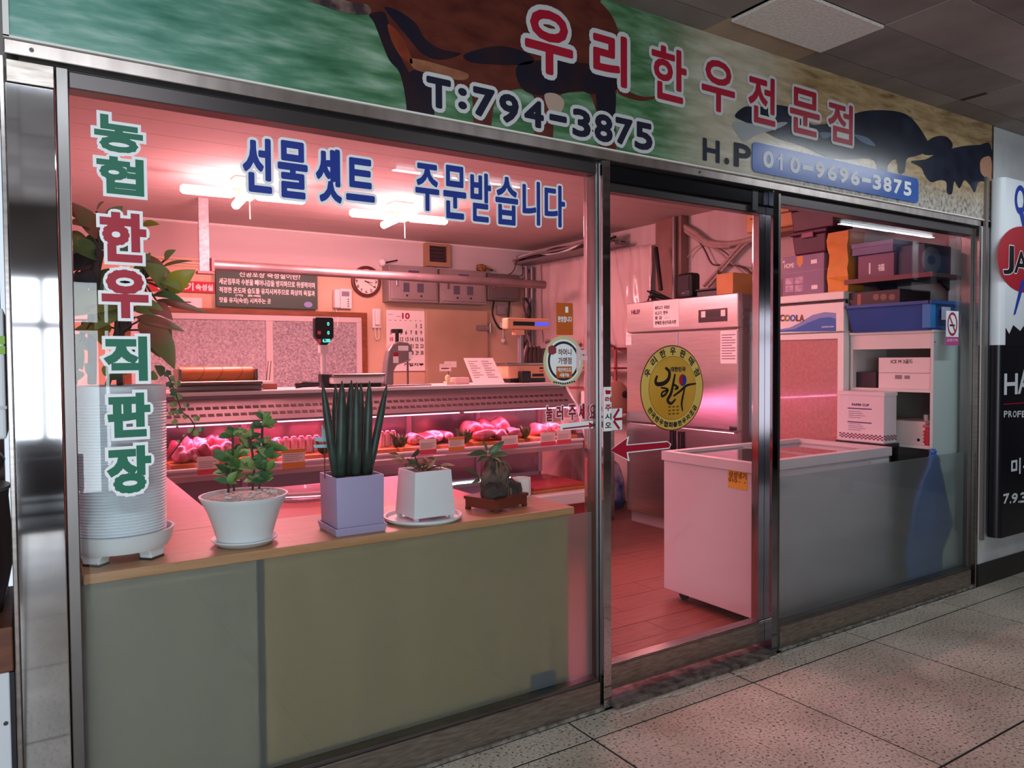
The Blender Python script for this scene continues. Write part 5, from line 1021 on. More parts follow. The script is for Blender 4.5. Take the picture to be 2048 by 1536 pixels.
for k in range(26):
    a = rnp.uniform(0, 6.28); r_ = ra*.75*math.sqrt(rnp.random()); s_ = rnp.uniform(.004, .0075)
    ob('pebble', gsph((c.x+r_*math.cos(a), py+r_*math.sin(a)*.9, zr_+.004), s_*1.3, s_, s_*.8, 7, 5, .15, k), mat('pebble_white', '#d9d6d1', .6), t)
GL = [mat('shrub_leaf', '#6b8f4a', .4, col2='#56783a', scale=20), mat('shrub_leaf_pale', '#b3b378', .4, col2='#83985a', scale=20), mat('shrub_leaf_deep', '#3f6644', .4, col2='#527c4c', scale=20)]
def shrub(stem, r_, clusters, seed):
    rn = random.Random(seed)
    ob('stem', gtube(spline([A(u, v, py) for u, v in stem]), r_, 6), BARK, t, smooth=True)
    for u, v, n, L in clusters:
        cc = A(u, v, py+rn.uniform(-.03, .03))
        for k in range(n):
            a = k*2.4+rn.random(); el = rn.uniform(-.2, .9); l_ = L*1.5*rn.uniform(.75, 1.15)
            d_ = Vector((math.cos(a)*math.cos(el), math.sin(a)*math.cos(el), math.sin(el)))
            ob('leaf', gleaf(cc, cc+d_*l_, l_*.55, (0, -.8, .6), .08, .3, 5), GL[(k+seed) % 3], t, smooth=True)
shrub([(457, 985), (456, 950), (452, 925)], .004, [(455, 965, 7, .03), (452, 945, 8, .034), (452, 922, 9, .036)], 1)
shrub([(468, 982), (466, 930), (465, 870)], .0035, [(470, 960, 6, .03), (478, 935, 8, .034), (475, 912, 9, .034), (466, 872, 10, .034)], 2)
shrub([(505, 980), (508, 940), (502, 890), (496, 875)], .004, [(507, 960, 8, .03), (510, 935, 9, .036), (500, 895, 9, .038), (494, 878, 8, .036)], 3)
shrub([(518, 978), (525, 930), (524, 880), (525, 845)], .004, [(527, 962, 8, .03), (530, 940, 9, .034), (535, 915, 10, .036), (528, 890, 8, .034), (525, 852, 9, .034), (526, 838, 7, .026), (545, 898, 7, .034)], 4)
# snake plant in the square lavender pot
def boxpot(name, label, uL, uC, uR, vtop, vbot, yf, m, taper, saucer):
    """square pot: front-left corner at uC, front face to uR, left face back to uL"""
    P = A(uC, vbot, yf); x0 = P.x; x1 = A(uR, vbot, yf).x; zt = A((uC+uR)/2, vtop, yf).z; w_ = x1-x0
    t = thing(name, label, 'potted plant', ((x0+x1)/2, yf+w_/2, CT_Z)); cx, cy = (x0+x1)/2, yf+w_/2
    return t, cx, cy, w_, zt
yf = .105
t, cx, cy, w_, zt = boxpot('potted_snake_plant', 'square lavender pot with tall dark green spear leaves', 640, 674, 770, 952, 1064, yf, None, 0, None)
LAV = mat('pot_lavender', '#a89cc0', .45)
zs = CT_Z+.018
def frustum(cx, cy, wb, wt, z0, z1, wall=.0, dt=0):
    V = []; 
    for w, z in ((wb, z0), (wt, z1), (wt-.014, z1), (wt-.02, z1-.02)):
        for sx, sy in ((-1, -1), (1, -1), (1, 1), (-1, 1)): V.append((cx+sx*w/2, cy+sy*w/2, z))
    F = [(3, 2, 1, 0), (12, 13, 14, 15)]
    for i in range(3):
        for k in range(4): F.append((i*4+k, i*4+(k+1) % 4, i*4+4+(k+1) % 4, i*4+4+k))
    return V, F
ob('pot', frustum(cx, cy, w_*.97, w_, zs, zt), LAV, t, bevel=.006, smooth='auto'); ob('saucer', frustum(cx, cy, w_*1.02, w_*1.1, CT_Z, zs+.012), LAV, t, bevel=.004)
ob('soil', gbox(cx-w_*.44, cx+w_*.44, cy-w_*.44, cy+w_*.44, zt-.03, zt-.012), SOIL, t)
SNK = mat('snake_leaf', '#25342f', .38, col2='#33473d', scale=7, stretch=(1, 1, 3))
for k, (bu, tu, tv, r_, dy) in enumerate(((672, 645, 765, .0125, -.03), (673, 671, 768, .013, .02), (680, 684, 761, .0165, -.03), (698, 703, 760, .0165, .02), (712, 713, 764, .016, -.03), (722, 722, 765, .012, .035), (732, 739, 762, .014, -.01), (736, 774, 768, .0125, .01))):
    b = A(bu, 945, cy+dy); b.z = zt-.02; e = A(tu, tv, cy+dy*1.4)
    ob('spear_leaf', gtube([b, b.lerp(e, .3), b.lerp(e, .7), b.lerp(e, .9), e], [r_*1.0, r_*1.22, r_*1.14, r_*.66, .0015], 12), SNK, t, smooth=True)
# pale blue rabbit shaped pick
t = thing('plant_pick', 'pale blue rabbit shaped plant marker on a thin stick beside the spear leaves', 'plant marker', A(650, 945, cy+.02)); yk = cy+.02
def c1p(pts): return [(A(*c1(a, b), yk).x, A(*c1(a, b), yk).z) for a, b in pts]
PBU = mat('pick_blue', '#a9cdd8', .5)
ob('rabbit', gprism(c1p([(1305, 530), (1315, 528), (1320, 560), (1328, 560), (1332, 525), (1342, 528), (1342, 580), (1350, 620), (1305, 620), (1310, 580)]), -.003, .003, lambda a, b, d: (a, yk+d, b)), PBU, t)
ob('sign_board', gprism(c1p([(1250, 625), (1370, 622), (1372, 655), (1340, 660), (1252, 655)]), -.003, .003, lambda a, b, d: (a, yk+d, b)), PBU, t)
ob('sign_board', gprism(c1p([(1238, 688), (1300, 684), (1375, 680), (1375, 708), (1245, 710)]), -.003, .003, lambda a, b, d: (a, yk+d, b)), PBU, t)
q = c1p([(1330, 650), (1332, 915)]); ob('stick', gtube([(q[0][0], yk, q[0][1]), (q[1][0], yk, zt-.015)], .0022, 6), mat('stick_brown', '#6d2f2f', .6), t)
# withered plant in the white square pot
yf = .13
t, cx, cy, w_, zt = boxpot('potted_withered_plant', 'white square tapering pot with a withered brown leaved plant on a round saucer', 794, 830, 908, 942, 1042, yf, None, 0, None)
P = A(850, 1045, .2); rs = (A(921, 1045, cy).x-A(780, 1045, cy).x)/2
ob('saucer', glathe([(.01, 0), (rs*.92, 0), (rs, .01), (rs, .018), (rs*.95, .018), (rs*.9, .006), (.01, .006)], 40, (cx-.01, cy, CT_Z+.001)), POTW, t, smooth='auto')
ob('pot', frustum(cx, cy, w_*1.06, w_*.93, CT_Z+.022, zt), POTW, t, bevel=.005, smooth='auto')
for sx in (-1, 1):
    for sy in (-1, 1): ob('pot_foot', gbox(cx+sx*w_*.45-.008, cx+sx*w_*.45+.008, cy+sy*w_*.45-.008, cy+sy*w_*.45+.008, CT_Z+.007, CT_Z+.022), POTW, t)
ob('soil', gbox(cx-w_*.4, cx+w_*.4, cy-w_*.4, cy+w_*.4, zt-.03, zt-.008), SOIL, t)
def c2(a, b): return 740+a/4.042, 720+b/4.042
DRY = [mat('leaf_dry', '#8a5a44', .6, col2='#6d4434', scale=16), mat('leaf_dry_pale', '#b98a6a', .6, col2='#9c6f52', scale=16), mat('leaf_dull_green', '#3f4a30', .5)]
for k, (a0, b0, a1, b1, w2, mi) in enumerate(((280, 810, 180, 770, 36, 1), (260, 830, 175, 805, 36, 1), (240, 780, 150, 755, 30, 0), (330, 790, 390, 715, 40, 2), (300, 815, 400, 870, 46, 2), (420, 850, 300, 840, 30, 0), (400, 800, 470, 870, 40, 0), (450, 800, 560, 830, 34, 0), (470, 830, 420, 790, 36, 1), (560, 860, 690, 855, 34, 1), (590, 865, 580, 935, 60, 1), (500, 870, 420, 885, 40, 0), (380, 880, 240, 850, 20, 0), (460, 885, 540, 790, 30, 1), (350, 885, 470, 830, 24, 0))):
    b = A(*c2(a0, b0), cy-.03+.02*(k % 4)); e = A(*c2(a1, b1), cy-.05+.03*(k % 3)); ob('leaf', gleaf(b, e, w2/4.042/CF*2.9, (.2*math.sin(k), -1, .6), .15, .4, 6), DRY[mi], t, smooth=True)
for a, b in (((430, 890), (300, 800)), ((420, 890), (470, 820)), ((460, 890), (600, 860)), ((400, 890), (350, 760))):
    ob('stem', gtube(spline([A(*c2(*a), cy), A(*c2((a[0]+b[0])/2, (a[1]+b[1])/2-15), cy-.01), A(*c2(*b), cy-.02)]), .0028, 5), BARK, t, smooth=True)
# orchid on a rock in the brown tray
pc = A(993, 1010, .25); t = thing('potted_orchid', 'small orchid growing on dark rock in a brown square footed tray', 'potted plant', (pc.x, .25, CT_Z), rz=math.radians(20), local=True)
BRN = mat('tray_brown', '#6d2f1f', .4, col2='#612818', scale=6); hw, hd, th = .105, .085, A(985, 1000, .2).z-CT_Z+.012
V, F = gbox(-hw, hw, -hd, hd, .012, th); ob('tray', (V, F), BRN, t, bevel=.003)
ob('tray_rim', gmerge(gbox(-hw-.004, hw+.004, -hd-.004, -hd+.006, th-.012, th), gbox(-hw-.004, hw+.004, hd-.006, hd+.004, th-.012, th), gbox(-hw-.004, -hw+.006, -hd, hd, th-.012, th), gbox(hw-.006, hw+.004, -hd, hd, th-.012, th)), BRN, t)
for sx in (-1, 1):
    for sy in (-1, 1): ob('tray_foot', gbox(sx*hw-sx*.018, sx*hw, sy*hd-sy*.018, sy*hd, 0, .012), BRN, t)
ROCK = mat('rock_dark', '#75645a', .85, col2='#3a302a', scale=18, bump=1., bscale=30); ROCKB = mat('rock_black', '#2e2826', .85, col2='#463c38', scale=18, bump=1., bscale=30)
H0 = A(1000, 995, .25).z-CT_Z; 
ob('rock', gsph((.008, .01, th+.065), .07, .058, .095, 18, 14, .13, 2), ROCK, t); ob('rock', gsph((-.045, -.02, th+.018), .055, .055, .04, 14, 9, .15, 3), ROCKB, t); ob('rock', gsph((.065, -.02, th+.018), .05, .05, .042, 14, 9, .15, 4), ROCKB, t)
base = Vector((-.02, -.015, th+.14))
OL = [mat('orchid_leaf', '#3b4f34', .35, col2='#4a5e3b', scale=8), mat('orchid_leaf_light', '#5a6a48', .35)]
def loc_(u, v, y): q_ = A(u, v, y)-Vector((pc.x, .25, CT_Z)); c_, s_ = math.cos(math.radians(20)), math.sin(math.radians(20)); return Vector((q_.x*c_+q_.y*s_, -q_.x*s_+q_.y*c_, q_.z))
for k, (a0, b0, a1, b1, w3, dy) in enumerate(((950, 755, 785, 772, 62, -.03), (945, 745, 900, 648, 52, 0), (965, 755, 1085, 655, 66, -.02), (975, 770, 1118, 765, 58, .01), (945, 770, 860, 828, 50, -.05), (975, 780, 1070, 830, 44, -.05), (940, 760, 850, 740, 44, .03), (960, 760, 1010, 690, 48, .04), (885, 965, 757, 868, 60, -.02), (890, 970, 815, 1000, 30, -.03))):
    ob('leaf', gleaf(loc_(*c2(a0, b0), .215), loc_(*c2(a1, b1), .215+dy), w3/4.042/CF*2.95, (.1*math.sin(k), -1, .7), .08, .2, 7), OL[k % 2], t, smooth=True)
for k in range(12):
    a = k*.55; p0 = base+Vector((0, 0, -.005)) if k < 6 else Vector((.055, -.02, th+.03)); dd = Vector((math.cos(a*1.7), -.5, 0))*.03
    ob('root', gtube(spline([p0, p0+dd+Vector((0, -.01, .008)), p0+dd*1.8+Vector((0, -.015, -.03-.01*(k % 3)))]), .002, 5), mat('root_tan', '#7d6a50', .7), t, smooth=True)
P = A(1048, 985, .38); rc = (A(1064, 980, .38).x-A(1033, 980, .38).x)/2; hc = A(1050, 956, .38).z-CT_Z
ob('white_cup', glathe([(.002, .0), (rc*.9, .0), (rc, .01), (rc, hc), (rc*.92, hc), (rc*.9, .012), (.002, .012)], 28, (P.x, .40, CT_Z)), WPLAST, smooth='auto', label='white round cup on the counter behind the orchid tray', cat='cup')
# ------------------------------------------------------------------ steel fridge on the right wall, facing left
FX = 4.66; fy0, fy1, fz1 = 1.522, 2.818, 2.013; fm = 2.17
BST = mat('brushed_door', '#efecec', .3, 1, col2='#e0dcdc', scale=5, stretch=(1, 1, 16), contrast=.8, aniso=.75)
fr = thing('steel_fridge', 'tall four door stainless steel fridge facing the sliding door', 'fridge', (4.95, 2.17, 0))
SIDE = mat('fridge_side', '#9c9091', .35, .7)
ob('body', gbox(FX+.05, 5.28, fy0, fy1, .1, fz1-.005), SIDE, fr, bevel=.006)
ob('plinth', gbox(FX+.04, 5.2, fy0+.02, fy1-.02, 0, .1), mat('plinth_pink', '#d9cccc', .5), fr)
ob('header_panel', gbox(FX, FX+.05, fy0, fy1, 1.742, fz1), BST, fr, bevel=.008)
zmid = .924
for y0_, y1_ in ((fy0, fm-.004), (fm+.004, fy1)):
    for z0_, z1_ in ((zmid+.006, 1.732), (.105, zmid-.006)):
        d_ = ob('door', gbox(FX, FX+.05, y0_, y1_, z0_, z1_), BST, fr, bevel=.008)
        if z0_ < .5:
            yh = fm+.05 if y0_ > 2 else fm-.05
            ob('handle', gbox(FX-.012, FX, yh-.035, yh+.035, z1_-.20, z1_-.03), BLACK, d_, bevel=.012); ob('handle_grip', gbox(FX-.02, FX-.012, yh-.008, yh+.008, z1_-.17, z1_-.05), STEEL, d_, bevel=.003)
        else: ob('hinge_cap', gbox(FX-.006, FX, (y0_ if y0_ < 2 else y1_-.03), (y0_+.03 if y0_ < 2 else y1_), z0_-.02, z0_+.005), STEEL, d_)
f = fX(FX)
def xpatch(name, q, m, parent, d=.001, x=FX):
    b = pxboxX(*q, x); flat(name, [(b[0], b[2]), (b[1], b[2]), (b[1], b[3]), (b[0], b[3])], fX(x), m, parent, d); return b
printed(fr, [('HILEF', *pxboxX(1263, 620, 1280, 628, FX))], f, mat('logo_maroon', '#6d1f38', .5), .001, .002, 'logo')
b = xpatch('display_plate', (1397, 618, 1455, 644), mat('plate_dark', '#3b2e35', .3), fr); w_ = b[1]-b[0]; h_ = b[3]-b[2]
for k in (.1, .78): flat('display_key', [(b[0]+w_*k, b[2]+h_*.4), (b[0]+w_*(k+.15), b[2]+h_*.4), (b[0]+w_*(k+.15), b[2]+h_*.88), (b[0]+w_*k, b[2]+h_*.88)], f, PAPER, fr, .002)
flat('display_led', [(b[0]+w_*.27, b[2]+h_*.42), (b[0]+w_*.75, b[2]+h_*.42), (b[0]+w_*.75, b[2]+h_*.86), (b[0]+w_*.27, b[2]+h_*.86)], f, BLACK, fr, .002)
def note(label, q, rows=None, name='paper_note', m=PAPER, x=FX, lines=0, ink=INK):
    b = pxboxX(*q, x); t = thing(name, label, 'paper', (x, -(b[0]+b[1])/2, b[2])); f = fX(x); w_ = b[1]-b[0]; h_ = b[3]-b[2]
    flat('sheet', [(b[0], b[2]), (b[1], b[2]), (b[1], b[3]), (b[0], b[3])], f, m, t, .0015)
    if rows: printed(t, [(s, b[0]+w_*a0, b[0]+w_*a1, b[3]-h_*d1, b[3]-h_*d0) for s, a0, a1, d0, d1 in rows], f, ink, .0025, .001)
    if lines: bars(t, [(b[0]+w_*.08, b[0]+w_*(.92-.2*(k % 3 == 1)), b[3]-h_*(.12+.8*k/lines+.025), b[3]-h_*(.12+.8*k/lines)) for k in range(lines)], f, ink, .0025)
    return t
note('pink lit paper note with four lines of writing on the fridge header', (1307, 600, 1358, 654), [('돼지고기  국내산', .07, .65, .2, .33), ('쇠고기  한우', .07, .58, .4, .53), ('등 급   : : :', .07, .62, .58, .7), ('판매점 원산지표시판', .07, .9, .76, .9)])
note('printed instruction sheet on the right upper fridge door', (1441, 661, 1474, 727), None, 'instruction_sheet', lines=10, ink=mat('ink_violet', '#8a5a8d', .8))
note('tiny round seal label at the left edge of the fridge', (1252, 671, 1263, 690), None, 'seal_label', lines=2, ink=TAGP)
note('small black size label on the lower right of the upper fridge door', (1459, 853, 1474, 862), None, 'size_label', m=INK, lines=1, ink=PAPER)
ob('vent_slat', gmerge(*[gbox(FX+.06, 5.2, fy0-.006, fy0, 1.70+.055*k, 1.725+.055*k) for k in range(4)]), mat('slat_dark', '#6d5f60', .5), fr, kind='stuff')
bh = A(1514, 812, fy0); ob('side_handle', gbox(bh.x-.03, bh.x+.03, fy0-.02, fy0, bh.z-.1, bh.z+.1), BLACK, fr, bevel=.01)
# on the fridge
def xb(q, x): b = pxboxX(*q, x); return -b[1], -b[0], b[2], b[3]     # y0,y1,z0,z1
y0_, y1_, z0_, z1_ = xb((1354, 546, 1384, 592), 4.75); t = thing('speaker', 'black rounded speaker standing on the fridge', 'speaker', (4.8, (y0_+y1_)/2, fz1))
ob('body', gbox(4.74, 4.86, y0_, y1_, fz1, z1_), BLACK, t, bevel=.03, seg=4, smooth='auto'); ob('grille', gbox(4.736, 4.742, y0_+.025, y1_-.025, fz1+.07, z1_-.03), mat('grille', '#2c2830', .7), t, bevel=.002); ob('badge', gbox(4.735, 4.741, (y0_+y1_)/2-.015, (y0_+y1_)/2+.015, fz1+.045, fz1+.05), STEEL, t)
y0_, y1_, z0_, z1_ = xb((1396, 569, 1441, 590), 4.78); t = thing('router', 'flat black router with raised antennas on the fridge', 'router', (4.84, (y0_+y1_)/2, fz1))
ob('body', gbox(4.76, 4.92, y0_, y1_, fz1, fz1+.055), BLACK, t, bevel=.01); ob('lid', gbox(4.75, 4.93, y0_-.005, y1_+.005, fz1+.055, fz1+.07), mat('router_grey', '#3a3439', .4), t, bevel=.006)
for dy, hh, dx in ((.15, .15, -.02), (.12, .16, .03)): ob('antenna', gtube([(4.9, y0_+dy, fz1+.07), (4.92, y0_+dy+dx, fz1+.07+hh)], .006, 6), BLACK, t)
y0_, y1_, z0_, z1_ = xb((1438, 548, 1471, 583), 4.75); t = thing('cardboard_box', 'small orange lit cardboard box at the front corner of the fridge top', 'box', (4.9, (y0_+y1_)/2, fz1))
ob('carton', gbox(4.72, 5.05, y0_, y1_, fz1, fz1+.17), mat('carton_orange', '#c98a55', .6, col2='#bd7d49', scale=6), t, bevel=.004); ob('tape', gbox(4.719, 5.051, (y0_+y1_)/2-.012, (y0_+y1_)/2+.012, fz1+.1695, fz1+.1715), mat('tape_tan', '#b98a5c', .3), t)
ob('antenna_pair', gmerge(gtube([(5.1, y1_-.05, fz1), (5.12, y1_-.03, fz1+.28)], .006, 6), gtube([(5.1, y1_-.13, fz1), (5.1, y1_-.13, fz1+.27)], .006, 6)), BLACK, label='pair of black aerial rods behind the cardboard box', cat='aerial')
t = thing('cable_heap', 'heap of black cables on the fridge beside the column', 'cables', (5.0, 2.6, fz1)); 
for k in range(6): ob('cable', gtube(spline([(4.8+.04*k, 2.76-.03*k, fz1+.01+.012*(k % 2)), (4.86, 2.66+.02*k, fz1+.02+.05*(k % 3)), (5.0+.02*k, 2.55, fz1+.012), (5.0+.03*k, 2.42-.02*k, fz1+.01)]), .007, 6), BLACK if k % 3 else CB_, t, smooth=True)
ob('broom_handle', gtube([X(1312, 495, 5.05), X(1322, 580, 5.0)], .02, 8), BLACK, label='black umbrella like stick leaning on the brown column', cat='stick')
# ------------------------------------------------------------------ work table with slicer left of the fridge
t = thing('work_table', 'white edged work table between the meat case and the fridge', 'table', (4.3, 3.3, 0))
ob('table_top', gbox(4.13, 4.62, 2.86, 3.7, .84, .875), CASEW, t, bevel=.006); ob('table_box', gbox(4.15, 4.6, 3.0, 3.68, .1, .84), mat('cab_pink', '#b38f8d', .6), t)
for x_ in (4.18, 4.56): ob('leg', gbox(x_-.02, x_+.02, 2.9, 2.94, 0, .84), STEEL, t)
P = A(1236, 800, 3.1); t = thing('meat_slicer', 'pinkish meat slicer with a round blade guard on the work table', 'slicer', (4.45, 3.1, .875))
ob('base', gbox(4.25, 4.6, 2.98, 3.3, .875, .95), WPLAST, t, bevel=.02); 
g = glathe([(.01, -.03), (.15, -.03), (.17, -.01), (.17, .02), (.13, .035), (.01, .04)], 28); ob('blade_guard', ([(P.x-.02+a, 3.12-z*1.0, 1.12+b) for a, b, z in g[0]], g[1]), mat('guard_salmon', '#d99a86', .4), t, smooth='auto')
ob('upright', gbox(4.42, 4.5, 3.12, 3.2, .95, 1.2), WPLAST, t, bevel=.01)
g = glathe([(.005, -.02), (.035, -.02), (.035, .02), (.005, .02)], 16); ob('knob', ([(P.x+.07+a, 3.06-z, 1.16+b) for a, b, z in g[0]], g[1]), BLACK, t, smooth='auto')
ob('carriage', gbox(4.28, 4.56, 2.92, 2.99, .95, 1.0), STEEL, t, bevel=.006)
# rack behind it under the plastic sheet
t = thing('wire_rack', 'small wall rack with baskets under the plastic sheet by the fridge', 'rack', (5.1, 3.6, .9))
for z_ in (.95, 1.18, 1.4, 1.6): ob('rack_shelf', gbox(4.99, 5.2, 3.35, 4.3, z_, z_+.018), mat('rack_red', '#a04a4a', .5), t)
for y_ in (3.37, 3.68, 4.28): ob('rack_post', gbox(4.99, 5.01, y_-.012, y_+.012, .93, 1.62), mat('rack_red', '#a04a4a'), t)
for k in range(10): ob('basket_wire', gbox(4.992, 4.996, 3.42+.05*k, 3.426+.05*k, 1.2, 1.33), WPLAST, t)
P = X(1230, 762, 4.97); ob('red_canister', gmerge(glathe([(.005, 0), (.07, 0), (.075, .02), (.075, .15), (.06, .17), (.005, .17)], 20, (5.07, max(P.y, 3.48), .97))), mat('canister_red', '#8f2226', .4), smooth='auto', label='red round canister on the wall rack beside the slicer', cat='canister')
P = X(1170, 668, 4.97); ob('meat_pack', gsph((5.08, min(P.y, 4.1), 1.68), .1, .16, .06, 12, 8, .2, 4), mat('pack_redwhite', '#c9304c', .4, col2='#e8d6d6', scale=14, contrast=.5), smooth=True, label='red and white packet on the top of the wall rack', cat='packet')
# blue bag on the floor left of the fridge
P = Z(1232, 1012, 0); t = thing('blue_bag', 'full blue and clear plastic bag on the floor left of the fridge', 'bag', (P.x, P.y+.12, 0))
zt_ = A(1235, 905, P.y+.1).z
ob('bag_body', glathe([(.02, 0), (.17, .0), (.21, .06), (.2, zt_*.5), (.15, zt_*.8), (.05, zt_*.95), (.07, zt_)], 22, (P.x-.1, P.y+.06, .005)), mat('bag_blue', '#3b57b0', .25, col2='#c2cbe6', scale=5, contrast=.35, bump=.8, bscale=9), t, smooth=True)
ob('bag_foot', glathe([(.01, 0), (.19, 0), (.215, .05), (.21, .09), (.01, .09)], 22, (P.x-.1, P.y+.06, .001)), mat('bag_deep_blue', '#22337d', .35, bump=.8, bscale=9), t, smooth=True)
# ------------------------------------------------------------------ chest freezer behind the right glass
hx0, hy0, hy1 = 3.33, .275, .976; hzt = X(1324.2, 901.7, hx0).z; hx1 = A(1782, 912, hy0).x
CHW = mat('freezer_white', '#cfc1c6', .35); CHG = mat('freezer_rim', '#a9a5a7', .35, .3)
t = thing('chest_freezer', 'white chest freezer with sliding glass lids on castors behind the right glass', 'freezer', ((hx0+hx1)/2, .62, 0))
ob('body', gbox(hx0+.006, hx1-.006, hy0+.006, hy1-.006, .06, hzt-.055), CHW, t, bevel=.006)
ob('corner_trim', gbox(hx0+.002, hx0+.04, hy0+.002, hy0+.012, .06, hzt-.055), mat('trim_grey', '#8d8a8c', .4, .5), t)
ob('rim_band', gmerge(gbox(hx0-.004, hx1+.004, hy0-.004, hy0+.05, hzt-.055, hzt), gbox(hx0-.004, hx1+.004, hy1-.05, hy1+.004, hzt-.055, hzt), gbox(hx0-.004, hx0+.05, hy0+.05, hy1-.05, hzt-.055, hzt), gbox(hx1-.05, hx1+.004, hy0+.05, hy1-.05, hzt-.055, hzt)), mat('rim_pinkwhite', '#cfc2c6', .35), t)
xm_ = (hx0+hx1)/2
for k, (xa_, xb_) in enumerate(((hx0+.05, xm_+.02), (xm_-.02, hx1-.05))):
    z_ = hzt-.012-.012*k; l_ = ob('lid_frame', gmerge(gbox(xa_, xb_, hy0+.05, hy0+.075, z_-.01, z_), gbox(xa_, xb_, hy1-.075, hy1-.05, z_-.01, z_), gbox(xa_, xa_+.025, hy0+.075, hy1-.075, z_-.01, z_), gbox(xb_-.025, xb_, hy0+.075, hy1-.075, z_-.01, z_)), CHG, t)
    ob('lid_glass', gbox(xa_+.025, xb_-.025, hy0+.075, hy1-.075, z_-.008, z_-.004), glass_mat('lid_glass', (.8, .74, .76), boost=2.), l_)
ob('inner_well', gbox(hx0+.06, hx1-.06, hy0+.08, hy1-.08, hzt-.4, hzt-.36), mat('well_white', '#a59a9c', .5), t)
for x_ in (hx0+.09, hx1-.09):
    for y_ in (hy0+.1, hy1-.1): ob('castor', gmerge(gcyl((x_-.015, y_, .03), .03, .03, 'x', 14), gbox(x_-.02, x_+.02, y_-.025, y_+.025, .045, .062)), BLACK, t)
ob('badge', gbox(hx0+.16, hx0+.25, hy0-.001, hy0+.006, hzt-.16, hzt-.125), mat('badge_dark', '#44413f', .4), t)
ob('front_plate', gbox(hx1-.22, hx1-.03, hy0-.002, hy0+.006, hzt-.12, hzt-.075), mat('plate_pale', '#c8c8c8', .4), t, bevel=.01)
note('yellow service sticker 삼성냉기 on the left side of the chest freezer', (1456, 941, 1495, 978), [('삼성냉기', .06, .95, .08, .42), ('010 -  -', .05, .92, .45, .66)], 'service_sticker', mat('sticker_yellow', '#d9a838', .6), hx0+.006, 0, mat('ink_brown2', '#7d3a26', .8))
# ------------------------------------------------------------------ upright drinks cooler facing left
KX = 4.79; ky0, ky1 = X(1687, 700, KX).y, X(1548, 700, KX).y; kz = X(1620, 588, KX).z
t = thing('drinks_cooler', 'white upright display cooler with a wavy blue header reading ICOOLA', 'cooler', (5.0, (ky0+ky1)/2, 0))
ob('body', gbox(KX+.05, 5.28, ky0, ky1, .05, kz-.03), WHITE, t, bevel=.006); ob('top_cap', gbox(KX-.01, 5.28, ky0-.006, ky1+.006, kz-.055, kz), WHITE, t, bevel=.008)
ob('cap_gap', gbox(KX+.02, KX+.05, ky0, ky1, kz-.085, kz-.055), BLACK, t)
hz0 = X(1620, 665, KX).z; ob('header', gbox(KX, KX+.05, ky0, ky1, hz0, kz-.075), WHITE, t, bevel=.004); f = fX(KX)
SW = [(1556, 661), (1575, 656), (1600, 648), (1625, 638), (1650, 634), (1672, 637)]
def xp(pts, x): return [(-X(u, v, x).y, X(u, v, x).z) for u, v in pts]
flat('wave_pale', xp([(1556, 659), (1580, 655), (1600, 645), (1625, 630), (1650, 624), (1672, 626), (1672, 662), (1556, 663)], KX), f, mat('wave_pale', '#7d93c9', .4), t, .001)
flat('wave_blue', xp([(1556, 662), (1590, 658), (1615, 646), (1640, 636), (1660, 634), (1672, 638), (1672, 662), (1556, 664)], KX), f, mat('wave_blue', '#1f66b8', .4), t, .002)
LOG = mat('logo_brown', '#7d3b33', .5)
for ch, u0, u1, m_ in (('I', 1556.5, 1558.5, LOG), ('C', 1560, 1569, LOG), ('O', 1570, 1580, mat('logo_olive', '#8d8436', .5)), ('O', 1581, 1591, mat('logo_blue', '#3d6bc4', .5)), ('L', 1593, 1599, LOG), ('A', 1600, 1608, LOG)):
    b = pxboxX(u0, 630, u1, 642, KX); ob('letter', gtext(ch, b, f, .003, .003), m_, t)
printed(t, [('unitel.com', *pxboxX(1644, 651, 1668, 655, KX))], f, WHITEV, .003, .0005)
ob('door_frame', gmerge(gbox(KX, KX+.05, ky0, ky0+.045, .15, hz0-.01), gbox(KX, KX+.05, ky1-.045, ky1, .15, hz0-.01), gbox(KX, KX+.05, ky0+.045, ky1-.045, .15, .2), gbox(KX, KX+.05, ky0+.045, ky1-.045, hz0-.05, hz0-.01)), WHITE, t)
ob('door_glass', gbox(KX+.01, KX+.018, ky0+.045, ky1-.045, .2, hz0-.05), mat('cooler_glass', '#c08a89', .15, col2='#b57e7d', scale=40, coat=.6), t)
# stack on the cooler
y0_, y1_, z0_, z1_ = xb((1565, 510, 1648, 588), KX+.02); bzt = z1_
t = thing('appliance_carton', 'purple grey printed appliance carton reading HOME on the cooler', 'box', (KX+.2, (y0_+y1_)/2, kz))
CARP = mat('carton_purple', '#8d7590', .5, col2='#836b86', scale=4); ob('carton', gbox(KX+.02, 5.2, y0_, y1_, kz, bzt), CARP, t, bevel=.004); f = fX(KX+.02)
printed(t, [('HOME', *pxboxX(1569, 527, 1588, 536, KX+.02)), ('6', *pxboxX(1566, 521, 1570, 526, KX+.02))], f, PAPER, .001, .001)
for u, v in ((1571, 556), (1590, 554), (1571, 571), (1590, 570)): b = pxboxX(u, v, u+16, v+13, KX+.02); flat('picture', [(b[0], b[2]), (b[1], b[2]), (b[1], b[3]), (b[0], b[3])], f, mat('picture_pale', '#cbb3c6', .5, col2='#a88fa8', scale=30), t, .001)
for u, v in ((1622, 519), (1623, 570)): b = pxboxX(u, v, u+12, v+8, KX+.02); flat('mark', [(b[0], b[2]), (b[1], b[2]), (b[1], b[3]), (b[0], b[3])], f, PAPER, t, .001)
b = pxboxX(1594, 512, 1606, 535, KX+.02); flat('hang_tape', [(b[0], b[3]), (b[0], b[2]+.03), ((b[0]+b[1])/2, b[2]), (b[1], b[2]+.03), (b[1], b[3])], f, mat('tape_gold', '#c98a2c', .4), t, .001)
